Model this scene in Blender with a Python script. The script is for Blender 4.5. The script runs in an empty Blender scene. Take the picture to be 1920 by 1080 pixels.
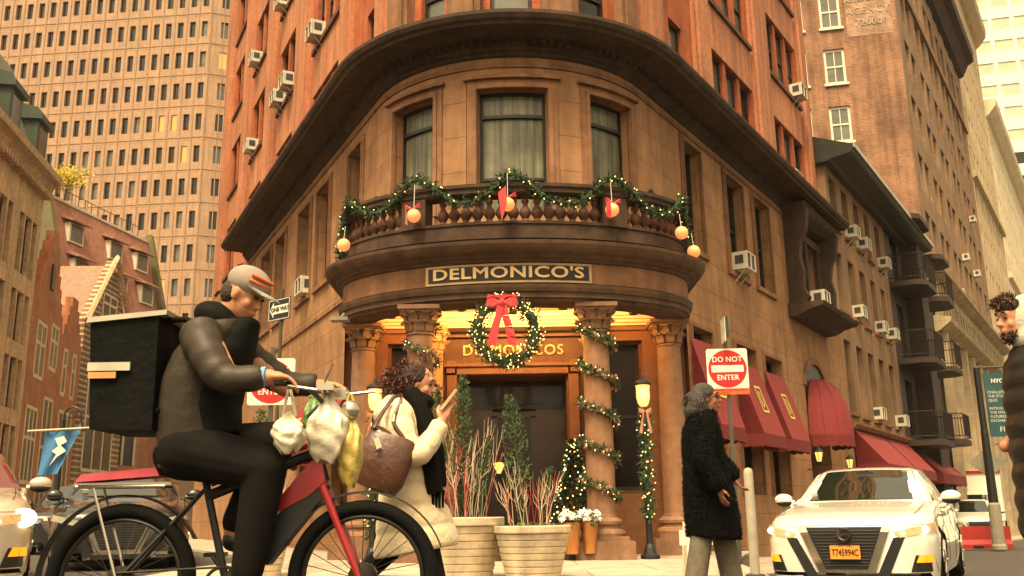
import bpy, bmesh, math, random
import numpy as np
from math import sin, cos, radians, pi, atan2, hypot
from mathutils import Vector, Matrix
C = bpy.context.scene.collection
SC = bpy.context.scene
random.seed(7)
# ---------------------------------------------------------------- camera
F = 1780.0; PITCH = math.atan(430 / F); ROLL = radians(.85)
_fw = Vector((0, cos(PITCH), sin(PITCH))); _up = Vector((0, -sin(PITCH), cos(PITCH))); _rt = Vector((1, 0, 0))
_R = _rt * cos(ROLL) - _up * sin(ROLL); _U = _up * cos(ROLL) + _rt * sin(ROLL)
cam = bpy.data.objects.new('camera', bpy.data.cameras.new('camera'))
C.objects.link(cam)
m = Matrix.Identity(4)
for i in range(3):
    m[i][0] = _R[i]; m[i][1] = _U[i]; m[i][2] = -_fw[i]
m[0][3], m[1][3], m[2][3] = 0, 0, .62
cam.matrix_world = m
cam.data.lens = F / 1920 * 36; cam.data.sensor_width = 36
cam.data.clip_end = 2000; cam.data.clip_start = .05
SC.camera = cam
# ---------------------------------------------------------------- world
w = bpy.data.worlds.new('World'); SC.world = w; w.use_nodes = True
nt = w.node_tree; nt.nodes.clear()
SUN_EL, SUN_AZ = radians(62), radians(200)
sky = nt.nodes.new('ShaderNodeTexSky'); sky.sky_type = 'NISHITA'; sky.sun_disc = False
sky.sun_elevation = SUN_EL; sky.sun_rotation = SUN_AZ; sky.dust_density = 6; sky.air_density = 1.0
hs = nt.nodes.new('ShaderNodeHueSaturation'); hs.inputs['Saturation'].default_value = .12
mx = nt.nodes.new('ShaderNodeMix'); mx.data_type = 'RGBA'; mx.blend_type = 'MULTIPLY'; mx.inputs[0].default_value = 1
mx.inputs[7].default_value = (1, .80, .50, 1)
bg = nt.nodes.new('ShaderNodeBackground'); bg.inputs[1].default_value = .135
wo = nt.nodes.new('ShaderNodeOutputWorld')
nt.links.new(sky.outputs[0], hs.inputs['Color']); nt.links.new(hs.outputs[0], mx.inputs[6])
nt.links.new(mx.outputs[2], bg.inputs[0]); nt.links.new(bg.outputs[0], wo.inputs[0])
sun = bpy.data.lights.new('sun', 'SUN'); sun.energy = 1.5; sun.angle = radians(12); sun.color = (1, .80, .50)
so = bpy.data.objects.new('sun', sun); C.objects.link(so)
sd = Vector((cos(SUN_EL) * sin(SUN_AZ), cos(SUN_EL) * cos(SUN_AZ), sin(SUN_EL)))
so.rotation_euler = sd.to_track_quat('Z', 'Y').to_euler()
SC.view_settings.view_transform = 'Standard'; SC.view_settings.look = 'None'
SC.view_settings.exposure = 1.44; SC.view_settings.gamma = 1
SC.render.film_transparent = False
SC.cycles.max_bounces = 5; SC.cycles.diffuse_bounces = 3; SC.cycles.glossy_bounces = 3
SC.cycles.transmission_bounces = 4; SC.cycles.transparent_max_bounces = 6
SC.cycles.caustics_reflective = False; SC.cycles.caustics_refractive = False
SC.cycles.sample_clamp_indirect = 4
# ---------------------------------------------------------------- materials
def lin(r, g, b):
    f = lambda c: (c / 255 / 12.92) if c <= 10 else ((c / 255 + .055) / 1.055) ** 2.4
    return (f(r), f(g), f(b))
MATS = {}
def mat(name, col, rough=.7, metal=0, noise=.25, nscale=4, bump=.0, bscale=60, emit=None, estr=1, brick=None, stain=0, spec=.4, coat=0, streak=0, trans=0, alpha=1, sheen=0):
    if name in MATS: return MATS[name]
    M_ = bpy.data.materials.new(name); M_.use_nodes = True; MATS[name] = M_
    n = M_.node_tree.nodes; l = M_.node_tree.links
    b = n['Principled BSDF']
    b.inputs['Roughness'].default_value = rough; b.inputs['Metallic'].default_value = metal
    b.inputs['Specular IOR Level'].default_value = spec; b.inputs['Coat Weight'].default_value = coat
    b.inputs['Transmission Weight'].default_value = trans; b.inputs['Alpha'].default_value = alpha
    if sheen: b.inputs['Sheen Weight'].default_value = sheen
    tc = n.new('ShaderNodeTexCoord')
    def mul(a, bsock, fac=1, mode='MULTIPLY'):
        x = n.new('ShaderNodeMix'); x.data_type = 'RGBA'; x.blend_type = mode; x.inputs[0].default_value = fac
        if isinstance(a, tuple): x.inputs[6].default_value = (*a, 1)
        else: l.new(a, x.inputs[6])
        l.new(bsock, x.inputs[7]); return x.outputs[2]
    def ramp(sock, lo, hi, p0=.3, p1=.7):
        r = n.new('ShaderNodeMapRange'); r.inputs[1].default_value = p0; r.inputs[2].default_value = p1
        r.inputs[3].default_value = lo; r.inputs[4].default_value = hi; l.new(sock, r.inputs[0]); return r.outputs[0]
    base = col; h = None
    if brick:   # brick = (width, height, mortar size, mortar colour, second colour)
        bt = n.new('ShaderNodeTexBrick'); bt.inputs['Scale'].default_value = 1
        bt.inputs['Brick Width'].default_value = brick[0]; bt.inputs['Row Height'].default_value = brick[1]
        bt.inputs['Mortar Size'].default_value = brick[2]; bt.inputs['Mortar Smooth'].default_value = .3; bt.inputs['Bias'].default_value = -.2
        bt.inputs['Color1'].default_value = (*col, 1); bt.inputs['Color2'].default_value = (*brick[4], 1); bt.inputs['Mortar'].default_value = (*brick[3], 1)
        l.new(tc.outputs['UV'], bt.inputs['Vector']); base = bt.outputs['Color']; h = bt.outputs['Fac']
    if noise:
        t = n.new('ShaderNodeTexNoise'); t.inputs['Scale'].default_value = nscale; t.inputs['Detail'].default_value = 8; t.inputs['Roughness'].default_value = .65
        l.new(tc.outputs['Object'], t.inputs['Vector'])
        base = mul(base, ramp(t.outputs[0], 1 - noise, 1 + noise))
    if stain:
        t = n.new('ShaderNodeTexNoise'); t.inputs['Scale'].default_value = .55; t.inputs['Detail'].default_value = 5; t.inputs['Distortion'].default_value = .6
        l.new(tc.outputs['Object'], t.inputs['Vector'])
        base = mul(base, ramp(t.outputs[0], 1 - stain, 1 + stain * .35))
        # vertical streaks of grime
        mp = n.new('ShaderNodeMapping'); mp.inputs['Scale'].default_value = (3.0, 3.0, .22); l.new(tc.outputs['Object'], mp.inputs[0])
        t2 = n.new('ShaderNodeTexNoise'); t2.inputs['Scale'].default_value = 1.3; t2.inputs['Detail'].default_value = 4; l.new(mp.outputs[0], t2.inputs['Vector'])
        base = mul(base, ramp(t2.outputs[0], 1 - stain, 1.1, .35, .62))
    if streak:
        mp = n.new('ShaderNodeMapping'); mp.inputs['Scale'].default_value = (14, 14, .5); l.new(tc.outputs['Object'], mp.inputs[0])
        t2 = n.new('ShaderNodeTexNoise'); t2.inputs['Scale'].default_value = 1.0; t2.inputs['Detail'].default_value = 3; l.new(mp.outputs[0], t2.inputs['Vector'])
        base = mul(base, ramp(t2.outputs[0], 1 - streak, 1 + streak, .35, .65))
    if isinstance(base, tuple): b.inputs['Base Color'].default_value = (*base, 1)
    else: l.new(base, b.inputs['Base Color'])
    if bump or h is not None:
        bp = n.new('ShaderNodeBump'); bp.inputs['Strength'].default_value = bump or .4; bp.inputs['Distance'].default_value = .02
        if h is not None:
            iv = n.new('ShaderNodeMath'); iv.operation = 'SUBTRACT'; iv.inputs[0].default_value = 1; l.new(h, iv.inputs[1]); l.new(iv.outputs[0], bp.inputs['Height'])
        else:
            t = n.new('ShaderNodeTexNoise'); t.inputs['Scale'].default_value = bscale; t.inputs['Detail'].default_value = 4
            l.new(tc.outputs['Object'], t.inputs['Vector']); l.new(t.outputs[0], bp.inputs['Height'])
        l.new(bp.outputs[0], b.inputs['Normal'])
    if emit:
        b.inputs['Emission Color'].default_value = (*emit, 1); b.inputs['Emission Strength'].default_value = estr
    return M_
def glass_mat(name, tint=(.55, .6, .5), refl=.12, dark=None):
    if name in MATS: return MATS[name]
    M_ = bpy.data.materials.new(name); M_.use_nodes = True; MATS[name] = M_
    n = M_.node_tree.nodes; l = M_.node_tree.links; n.clear()
    o = n.new('ShaderNodeOutputMaterial'); g = n.new('ShaderNodeBsdfGlossy'); g.inputs['Roughness'].default_value = .04
    t = n.new('ShaderNodeBsdfTransparent'); t.inputs[0].default_value = (*tint, 1)
    fr = n.new('ShaderNodeFresnel'); fr.inputs[0].default_value = 1.5
    ad = n.new('ShaderNodeMath'); ad.operation = 'ADD'; ad.inputs[1].default_value = refl; l.new(fr.outputs[0], ad.inputs[0])
    x = n.new('ShaderNodeMixShader'); l.new(ad.outputs[0], x.inputs[0]); l.new(t.outputs[0], x.inputs[1]); l.new(g.outputs[0], x.inputs[2]); l.new(x.outputs[0], o.inputs[0])
    return M_
# ---------------------------------------------------------------- objects, tags
WM = {}
def world(o): return WM.get(o.name, Matrix.Identity(4))
def tag(o, label=None, cat=None, group=None, kind=None):
    if label: o['label'] = label
    if cat: o['category'] = cat
    if group: o['group'] = group
    if kind: o['kind'] = kind
    return o
def thing(name, label, cat, loc=(0, 0, 0), rz=0, group=None):
    o = bpy.data.objects.new(name, None); C.objects.link(o); o.location = loc; o.rotation_euler = (0, 0, rz)
    o.empty_display_size = .2
    WM[o.name] = Matrix.Translation(loc) @ Matrix.Rotation(rz, 4, 'Z')
    return tag(o, label, cat, group)
def kids(o): return [c for c in C.objects if c.parent == o]
def dup(root, loc=None, rz=None, label=None, group=None):
    r = root.copy(); C.objects.link(r)
    if loc is not None: r.location = loc
    if rz is not None: r.rotation_euler = (0, 0, rz)
    if label: r['label'] = label
    if group: r['group'] = group
    def rec(a, b):
        for ch in KIDS.get(a.name, []):
            c = ch.copy(); C.objects.link(c); c.parent = b; KIDS.setdefault(b.name, []).append(c); rec(ch, c)
    rec(root, r)
    return r
KIDS = {}
class MB:
    def __init__(s): s.v = []; s.f = []; s.uv = {}; s.smooth = False
    def add(s, verts, faces, uv=None):
        n = len(s.v); s.v += [tuple(p) for p in verts]
        for i, f in enumerate(faces):
            if uv: s.uv[len(s.f)] = uv[i]
            s.f.append(tuple(a + n for a in f))
        return s
    def quad(s, *p): return s.add(p, [tuple(range(len(p)))])
    def hexa(s, p):  # 4 bottom + 4 top
        return s.add(p, [(3, 2, 1, 0), (4, 5, 6, 7), (0, 1, 5, 4), (1, 2, 6, 5), (2, 3, 7, 6), (3, 0, 4, 7)])
    def box(s, c, d, rz=0, M_=None):
        q = []
        for z in (-1, 1):
            for x, y in ((-1, -1), (1, -1), (1, 1), (-1, 1)):
                v = Vector((x * d[0] / 2, y * d[1] / 2, z * d[2] / 2))
                if M_ is not None: v = M_ @ v
                elif rz: v.rotate(Matrix.Rotation(rz, 3, 'Z'))
                q.append(tuple(v + Vector(c)))
        return s.hexa(q)
    def tube(s, path, r, n=8, cap=True):
        path = [Vector(p) for p in path]; k = len(path); rr = r if isinstance(r, (list, tuple)) else [r] * k
        vs = []; prev = None
        for i, p in enumerate(path):
            t = (path[min(i + 1, k - 1)] - path[max(i - 1, 0)]).normalized()
            if t.length < .5: t = Vector((0, 0, 1))
            if prev is None:
                a = Vector((0, 0, 1)) if abs(t.z) < .9 else Vector((1, 0, 0)); x = t.cross(a).normalized()
            else: x = (prev - t * prev.dot(t)).normalized()
            prev = x; y = t.cross(x)
            vs += [tuple(p + (x * cos(2 * pi * j / n) + y * sin(2 * pi * j / n)) * rr[i]) for j in range(n)]
        fs = [(i * n + j, i * n + (j + 1) % n, (i + 1) * n + (j + 1) % n, (i + 1) * n + j) for i in range(k - 1) for j in range(n)]
        if cap: fs += [tuple(range(n - 1, -1, -1)), tuple((k - 1) * n + j for j in range(n))]
        return s.add(vs, fs)
    def lathe(s, prof, c=(0, 0, 0), n=20, axis=None, a0=0, a1=2 * pi):
        full = abs(a1 - a0 - 2 * pi) < 1e-6; m_ = n if full else n + 1
        vs = [];
        for r, z in prof:
            for j in range(m_):
                a = a0 + (a1 - a0) * j / n; v = Vector((r * cos(a), r * sin(a), z))
                if axis is not None: v = axis @ v
                vs.append(tuple(v + Vector(c)))
        fs = []
        for i in range(len(prof) - 1):
            for j in range(n):
                k2 = (j + 1) % m_
                fs.append((i * m_ + j, i * m_ + k2, (i + 1) * m_ + k2, (i + 1) * m_ + j))
        if full:
            fs.append(tuple(range(n - 1, -1, -1))); fs.append(tuple((len(prof) - 1) * n + j for j in range(n)))
        return s.add(vs, fs)
    def prism(s, poly, z0, z1):
        n = len(poly); vs = [(x, y, z0) for x, y in poly] + [(x, y, z1) for x, y in poly]
        return s.add(vs, [tuple(range(n - 1, -1, -1)), tuple(range(n, 2 * n))] + [(i, (i + 1) % n, n + (i + 1) % n, n + i) for i in range(n)])
    def extr(s, poly3, d):   # planar 3-D polygon thickened along d
        n = len(poly3); d = Vector(d); vs = [tuple(p) for p in poly3] + [tuple(Vector(p) + d) for p in poly3]
        return s.add(vs, [tuple(range(n)), tuple(range(2 * n - 1, n - 1, -1))] + [(i, n + i, n + (i + 1) % n, (i + 1) % n) for i in range(n)])
    def ell(s, c, r, n=10, k=7, M_=None):
        vs = []; fs = []
        for i in range(1, k):
            for j in range(n):
                a = pi * i / k; b = 2 * pi * j / n; v = Vector((r[0] * sin(a) * cos(b), r[1] * sin(a) * sin(b), r[2] * cos(a)))
                if M_ is not None: v = M_ @ v
                vs.append(tuple(v + Vector(c)))
        top = Vector((0, 0, r[2])); bot = -top
        if M_ is not None: top = M_ @ top; bot = M_ @ bot
        vs += [tuple(top + Vector(c)), tuple(bot + Vector(c))]; T_ = len(vs) - 2
        for i in range(k - 2):
            for j in range(n): fs.append((i * n + j, (i + 1) * n + j, (i + 1) * n + (j + 1) % n, i * n + (j + 1) % n))
        for j in range(n):
            fs.append((T_, j, (j + 1) % n)); fs.append((T_ + 1, (k - 2) * n + (j + 1) % n, (k - 2) * n + j))
        return s.add(vs, fs)
    def build(s, name, material, parent=None, local=False, smooth=None, recalc=False):
        me = bpy.data.meshes.new(name)
        vs = s.v
        if parent is not None and not local:
            inv = world(parent).inverted(); vs = [tuple(inv @ Vector(p)) for p in vs]
        me.from_pydata(vs, [], s.f)
        uvl = me.uv_layers.new(name='UVMap'); co = s.v
        for p in me.polygons:
            u = s.uv.get(p.index)
            if u is not None:
                for k, li in enumerate(p.loop_indices): uvl.data[li].uv = u[k]
            else:
                a, b, c_ = (Vector(co[i]) for i in s.f[p.index][:3]); nn = (b - a).cross(c_ - a)
                if nn.length > 1e-12: nn.normalize()
                if abs(nn.z) > .8 or hypot(nn.x, nn.y) < 1e-6:
                    for k, li in enumerate(p.loop_indices): v = co[s.f[p.index][k]]; uvl.data[li].uv = (v[0], v[1])
                else:
                    t = Vector((-nn.y, nn.x, 0)).normalized()
                    for k, li in enumerate(p.loop_indices): v = Vector(co[s.f[p.index][k]]); uvl.data[li].uv = (v.dot(t), v.z)
        if smooth if smooth is not None else s.smooth:
            me.polygons.foreach_set('use_smooth', [True] * len(me.polygons))
            try: me.set_sharp_from_angle(angle=radians(40))
            except Exception: pass
        if recalc:
            bm = bmesh.new(); bm.from_mesh(me); bmesh.ops.recalc_face_normals(bm, faces=bm.faces); bm.to_mesh(me); bm.free()
        me.materials.append(material); me.update()
        o = bpy.data.objects.new(name, me); C.objects.link(o)
        if parent is not None:
            o.parent = parent; KIDS.setdefault(parent.name, []).append(o)
            WM[o.name] = world(parent)
        return o
def structure(mb, name, m_): o = mb.build(name, m_); o['kind'] = 'structure'; return o
# ---------------------------------------------------------------- facades along a plan line
class Path:
    def __init__(s, pts, u0=0, smooth=True):
        s.p = [Vector(p) for p in pts]; s.smooth = smooth
        s.u = [0]
        for a, b in zip(s.p, s.p[1:]): s.u.append(s.u[-1] + (b - a).length)
        s.u = [x - u0 for x in s.u]
        seg = [((b - a).normalized()) for a, b in zip(s.p, s.p[1:])]; s.n = [Vector((t.y, -t.x)) for t in seg]; s.t = seg
        s.kn = [s.n[0]] + [(a + b).normalized() for a, b in zip(s.n, s.n[1:])] + [s.n[-1]]
    def seg(s, u):
        i = 0
        while i < len(s.p) - 2 and u > s.u[i + 1]: i += 1
        return i
    def P(s, u, o=0, z=0):
        i = s.seg(u); a = s.p[i]; q = a + s.t[i] * (u - s.u[i])
        if s.smooth:
            L_ = s.u[i + 1] - s.u[i]; k = min(1, max(0, (u - s.u[i]) / L_)); nn = (s.kn[i] * (1 - k) + s.kn[i + 1] * k).normalized()
        else: nn = s.n[i]
        return (q.x + nn.x * o, q.y + nn.y * o, z)
    def cuts(s, u0, u1, extra=()):
        return sorted({round(u0, 4), round(u1, 4)} | {round(x, 4) for x in s.u if u0 < x < u1} | {round(x, 4) for x in extra if u0 < x < u1})
    def box(s, mb, u0, u1, o0, o1, z0, z1, z0b=None, z1b=None):
        us = s.cuts(u0, u1); n = len(us); vs = []
        for u in us: vs += [s.P(u, o0, z0), s.P(u, o1, z0 if z0b is None else z0b), s.P(u, o1, z1 if z1b is None else z1b), s.P(u, o0, z1)]
        fs = [(3, 2, 1, 0), tuple(4 * (n - 1) + k for k in range(4))]
        for i in range(n - 1):
            for k in range(4): fs.append((4 * i + k, 4 * i + (k + 1) % 4, 4 * i + 4 + (k + 1) % 4, 4 * i + 4 + k))
        mb.add(vs, fs); return mb
    def sweep(s, mb, u0, u1, prof, closed=True, step=None):
        us = s.cuts(u0, u1); n = len(us); k = len(prof); vs = []; uv = []
        for u in us: vs += [s.P(u, o, z) for o, z in prof]
        arc = [0]
        for a, b in zip(prof, prof[1:]): arc.append(arc[-1] + hypot(b[0] - a[0], b[1] - a[1]))
        fs = []
        for i in range(n - 1):
            for j in range(k if closed else k - 1):
                j2 = (j + 1) % k; fs.append((k * i + j, k * i + k + j, k * i + k + j2, k * i + j2))
                a2 = arc[j2] if j2 else arc[-1] + .1
                uv.append(((us[i], arc[j]), (us[i + 1], arc[j]), (us[i + 1], a2), (us[i], a2)))
        if closed:
            fs.append(tuple(range(k))); uv.append(tuple((o, z) for o, z in prof))
            fs.append(tuple(k * (n - 1) + j for j in range(k - 1, -1, -1))); uv.append(tuple(prof[::-1]))
        mb.add(vs, fs, uv); return mb
    def wall(s, mb, u0, u1, z0, z1, ops, depth=.3, o=0):
        us = s.cuts(u0, u1, [x for q in ops for x in q[:2]]); zs = sorted({round(z0, 4), round(z1, 4)} | {round(z, 4) for q in ops for z in q[2:4] if z0 < z < z1})
        for a, b in zip(us, us[1:]):
            um = (a + b) / 2; col = [q for q in ops if q[0] < um < q[1]]
            run = None
            for c_, d in zip(zs, zs[1:]):
                zm = (c_ + d) / 2
                solid = not any(q[2] < zm < q[3] for q in col)
                if solid and run is None: run = c_
                if (not solid or d == zs[-1]) and run is not None:
                    e = d if solid else c_
                    mb.add([s.P(a, o, run), s.P(b, o, run), s.P(b, o, e), s.P(a, o, e)], [(0, 1, 2, 3)], [((a, run), (b, run), (b, e), (a, e))]); run = None
        for q in ops:
            a, b, c_, d = q[:4]; dp = q[4] if len(q) > 4 else depth
            if dp <= 0: continue
            c_ = max(c_, z0); d = min(d, z1)
            mb.add([s.P(a, o, c_), s.P(a, o, d), s.P(a, o - dp, d), s.P(a, o - dp, c_)], [(0, 1, 2, 3)])
            mb.add([s.P(b, o, c_), s.P(b, o - dp, c_), s.P(b, o - dp, d), s.P(b, o, d)], [(0, 1, 2, 3)])
            cs = s.cuts(a, b)
            for x, y in zip(cs, cs[1:]):
                mb.add([s.P(x, o, d), s.P(y, o, d), s.P(y, o - dp, d), s.P(x, o - dp, d)], [(0, 1, 2, 3)])
                mb.add([s.P(x, o, c_), s.P(x, o - dp, c_), s.P(y, o - dp, c_), s.P(y, o, c_)], [(0, 1, 2, 3)])
        return mb
    def sheet(s, mb, u0, u1, z0, z1, o):
        us = s.cuts(u0, u1)
        for a, b in zip(us, us[1:]):
            mb.add([s.P(a, o, z0), s.P(b, o, z0), s.P(b, o, z1), s.P(a, o, z1)], [(0, 1, 2, 3)], [((a, z0), (b, z0), (b, z1), (a, z1))])
        return mb
def text(body, size, depth=.01, bold=0.0, wide=0.0, sx=1, font_align='CENTER', spacing=1):
    cu = bpy.data.curves.new('t', 'FONT'); cu.body = body; cu.size = size; cu.extrude = depth / 2; cu.align_x = font_align; cu.align_y = 'CENTER'
    cu.resolution_u = 3; cu.space_character = spacing
    o = bpy.data.objects.new('t', cu); C.objects.link(o)
    me = bpy.data.meshes.new_from_object(o.evaluated_get(bpy.context.evaluated_depsgraph_get()))
    vs = [(v.co.x * sx, v.co.y, v.co.z) for v in me.vertices]; fs = [tuple(p.vertices) for p in me.polygons]
    bpy.data.objects.remove(o); bpy.data.curves.remove(cu); bpy.data.meshes.remove(me)
    if bold:      # heavier strokes: copies nudged sideways, each a hair proud of the last
        n = len(vs); V = []; Q = []
        for k, (dx, dy) in enumerate(((-1, 0), (1, 0), (0, .7), (0, -.7), (0, 0))):
            V += [(x + dx * bold, y + dy * bold, z + k * .0006) for x, y, z in vs]; Q += [tuple(i + k * n for i in f) for f in fs]
        vs, fs = V, Q
    return vs, fs
def put_text(mb, body, size, origin, xdir, ydir=(0, 0, 1), depth=.01, **k):
    vs, fs = text(body, size, depth, **k); X = Vector(xdir).normalized(); Y = Vector(ydir).normalized(); N = X.cross(Y); O = Vector(origin)
    mb.add([tuple(O + X * a + Y * b + N * c_) for a, b, c_ in vs], fs); return mb
def ground_z(x, y):
    s = min(1, max(0, (x - 1) / 3)); s = s * s * (3 - 2 * s)
    return s * (-.24 - .014 * max(0, y - 10))
# ================================================================ palette
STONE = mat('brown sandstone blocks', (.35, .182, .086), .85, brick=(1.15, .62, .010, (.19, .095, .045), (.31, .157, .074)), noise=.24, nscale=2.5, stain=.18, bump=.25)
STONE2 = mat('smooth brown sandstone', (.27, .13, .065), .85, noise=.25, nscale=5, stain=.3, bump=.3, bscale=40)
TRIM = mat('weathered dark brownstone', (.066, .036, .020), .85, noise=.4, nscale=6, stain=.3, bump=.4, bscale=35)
TRIM2 = mat('reddish brownstone', (.13, .058, .032), .8, noise=.3, nscale=6, stain=.2, bump=.3, bscale=35)
BRICK = mat('orange red pressed brick', (.46, .115, .04), .85, brick=(.2, .068, .006, (.28, .11, .05), (.38, .085, .03)), noise=.25, nscale=3, stain=.25)
TERRA = mat('salmon terracotta panels', (.50, .20, .10), .8, noise=.22, nscale=9, stain=.25, bump=.3, bscale=60)
BRICKR = mat('weathered red brick', (.34, .145, .075), .9, brick=(.21, .075, .012, (.34, .24, .15), (.20, .08, .045)), noise=.3, nscale=.8, stain=.3)
BRICKT = mat('tan brick facade', (.36, .215, .12), .9, brick=(.21, .075, .010, (.26, .17, .1), (.23, .14, .08)), noise=.2, nscale=1, stain=.2)
DARKGLASS = mat('dark window glass', (.010, .010, .008), .08, noise=0, spec=.45)
DIMGLASS = mat('dim ground floor glass', (.016, .010, .007), .12, noise=.4, nscale=3, spec=.18)
GREYGLASS = mat('greyish window glass with blinds behind', (.10, .10, .075), .12, noise=.5, nscale=1.2, spec=.8)
LITGLASS = mat('window lit from inside', (.1, .07, .03), .3, emit=(1, .58, .12), estr=.36, noise=.3)
BLACKM = mat('black painted metal', (.012, .012, .011), .45, noise=.1)
BLACKW = mat('dark painted wood', (.022, .017, .012), .4, noise=.3, nscale=12)
WHITEF = mat('cream window paint', (.72, .66, .52), .6, noise=.1)
ACMAT = mat('off white enamelled metal', (.62, .58, .46), .5, noise=.15, nscale=8)
ACDARK = mat('dark grille slats', (.05, .045, .04), .6, noise=0)
CONC = mat('pale concrete paving', (.40, .34, .26), .9, brick=(1.5, 1.5, .012, (.2, .17, .13), (.37, .31, .24)), noise=.2, nscale=3, stain=.15)
ASPH = mat('worn asphalt', (.075, .066, .056), .85, noise=.35, nscale=14, stain=.2, bump=.5, bscale=150)
# ================================================================ ground
def grid_sheet(name, x0, x1, y0, y1, dz, m_, st):
    b = MB(); nx = int((x1 - x0) / st) + 1; ny = int((y1 - y0) / st) + 1
    vs = [(x0 + (x1 - x0) * i / nx, y0 + (y1 - y0) * j / ny) for j in range(ny + 1) for i in range(nx + 1)]
    b.add([(x, y, ground_z(x, y) + dz) for x, y in vs], [(j * (nx + 1) + i, j * (nx + 1) + i + 1, (j + 1) * (nx + 1) + i + 1, (j + 1) * (nx + 1) + i) for j in range(ny) for i in range(nx)])
    return structure(b, name, m_)
grid_sheet('road', -140, 140, -30, 330, 0, ASPH, 2.0)
# main building line: u = 0 at the middle of the rounded corner, + along the right wing, - along the left wing
CX, CY, RB = .05, 17.47, 2.73
arc = [(CX + RB * sin(radians(a)), CY - RB * cos(radians(a))) for a in np.linspace(-64, 57.5, 49)]
DL = (-.4400, .8980); DR = (.5373, .8434)
W = Path([(arc[0][0] + DL[0] * 90, arc[0][1] + DL[1] * 90)] + arc + [(arc[-1][0] + DR[0] * 150, arc[-1][1] + DR[1] * 150)], 90 + RB * radians(64))
# portico line
pa = [(CX + 2.72 * sin(radians(a)), 14.6 - 1.65 * cos(radians(a))) for a in np.linspace(-90, 90, 49)]
PP = Path([(pa[0][0], 16.9)] + pa + [(pa[-1][0], 16.9)])
um = PP.u[-1] / 2; PP.u = [x - um for x in PP.u]
PHALF = PP.u[-2]      # end of the curved part
# sidewalks with kerbs, following the building line
def walk(name, u0, u1, o0, o1, h=.11):
    b = MB(); us = W.cuts(u0, u1, [u0 + k * 1.5 for k in range(int((u1 - u0) / 1.5))]); n = len(us); vs = []
    for u in us:
        for k, (o, dz) in enumerate(((o0, h), (o1 - .15, h), (o1, h), (o1, -.2))):
            x, y, _ = W.P(u, o); vs.append((x, y, ground_z(x, y) + dz))
    b.add(vs, [(4 * i + k, 4 * i + 4 + k, 4 * i + 5 + k, 4 * i + 1 + k) for i in range(n - 1) for k in range(3)])
    return structure(b, name, CONC)
walk('sidewalk', -60, 95, -3, 1.9, .055)
b = MB(); vs = []; fs = []
pl = [(-4.2, 12.6), (-4.0, 9.6), (-3.0, 8.7), (1.6, 8.7), (2.4, 9.4), (2.7, 12.2), (3.3, 14.2), (3.8, 15.5), (-3.6, 16)]
b.prism(pl, -.2, .052); structure(b, 'plaza_pavement', CONC)
# ================================================================ the corner building
ULEFT, URIGHT = -24.0, 16.2
CB = thing('corner_building', 'brownstone corner building with rounded bay, columned portico and orange brick upper floors', 'building', (0, 17, 0))
def win(path, u0, u1, z0, z1, o, parent, style='sash', pane=DARKGLASS, frame=BLACKM, sill=None, thick=.05, label=None, curtain=False, trans=.72):
    f = MB(); t = thick
    path.box(f, u0, u0 + t, o, o + .05, z0, z1); path.box(f, u1 - t, u1, o, o + .05, z0, z1)
    path.box(f, u0 + t, u1 - t, o, o + .05, z0, z0 + t); path.box(f, u0 + t, u1 - t, o, o + .05, z1 - t, z1)
    if style == 'sash': path.box(f, u0 + t, u1 - t, o + .005, o + .06, (z0 + z1) / 2 - .025, (z0 + z1) / 2 + .025)
    if style == 'transom':
        zt = z0 + (z1 - z0) * .80; zm = z0 + (z1 - z0) * .28
        path.box(f, u0 + t, u1 - t, o + .002, o + .07, zt - .03, zt + .03); path.box(f, u0 + t, u1 - t, o + .002, o + .06, zm - .022, zm + .022)
    if style == 'four':
        path.box(f, u0 + t, u1 - t, o + .002, o + .055, (z0 + z1) / 2 - .04, (z0 + z1) / 2 + .04)
        um_ = (u0 + u1) / 2; path.box(f, um_ - .02, um_ + .02, o + .004, o + .045, z0 + t, z1 - t)
    w_ = f.build('window', frame, parent)
    if label: w_['label'] = label
    p = MB(); path.sheet(p, u0 + t * .5, u1 - t * .5, z0 + t * .5, z1 - t * .5, o + .012); p.build('pane', pane, w_)
    if sill:
        q = MB(); path.box(q, u0 - .08, u1 + .08, -.02, .10, z0 - .12, z0); q.build('sill', sill, w_)
    return w_
# --- openings
bayw = [(-2.33, -1.38), (-.59, .59), (1.35, 2.30)]
OPZ = (5.48, 7.62)
ropen = [(4.68, 5.58, 5.68, 7.86), (7.02, 8.12, 5.68, 7.86), (8.86, 9.98, 5.68, 7.86)]
rdbl = [(11.75, 12.75, 5.72, 7.62), (12.95, 13.95, 5.72, 7.62)]
rgr = [(4.6, 5.62, 1.0, 4.08), (6.95, 8.2, 1.0, 4.08), (8.82, 10.05, 1.0, 4.08)]
lopen = [(-4.88, -4.0, 5.52, 7.7), (-7.32, -6.28, 5.52, 7.7), (-9.0, -7.92, 5.52, 7.7), (-11.5, -10.4, 5.52, 7.7), (-13.25, -12.1, 5.52, 7.7), (-16.0, -14.9, 5.52, 7.7), (-17.7, -16.6, 5.52, 7.7), (-20.2, -19.1, 5.52, 7.7)]
lgr = [(-5.6, -4.4, .9, 3.0), (-8.1, -6.6, .9, 3.0), (-11.4, -9.8, .9, 3.0), (-15, -13.4, .9, 3.0)]
portal = [(-3.6, 3.3, -1.5, 4.0, 0)]
bay_ops = [(a, b_, *OPZ, .24) for a, b_ in bayw]
archop = [(12.0, 13.9, .2, 3.75, .6)]
b = MB()
W.wall(b, ULEFT, URIGHT, -1.5, 8.35, bay_ops + [(*q, .28) for q in ropen + rdbl + rgr + lopen] + [(*q, .3) for q in lgr] + portal + archop)
b.build('stone_wall', STONE, CB)
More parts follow.
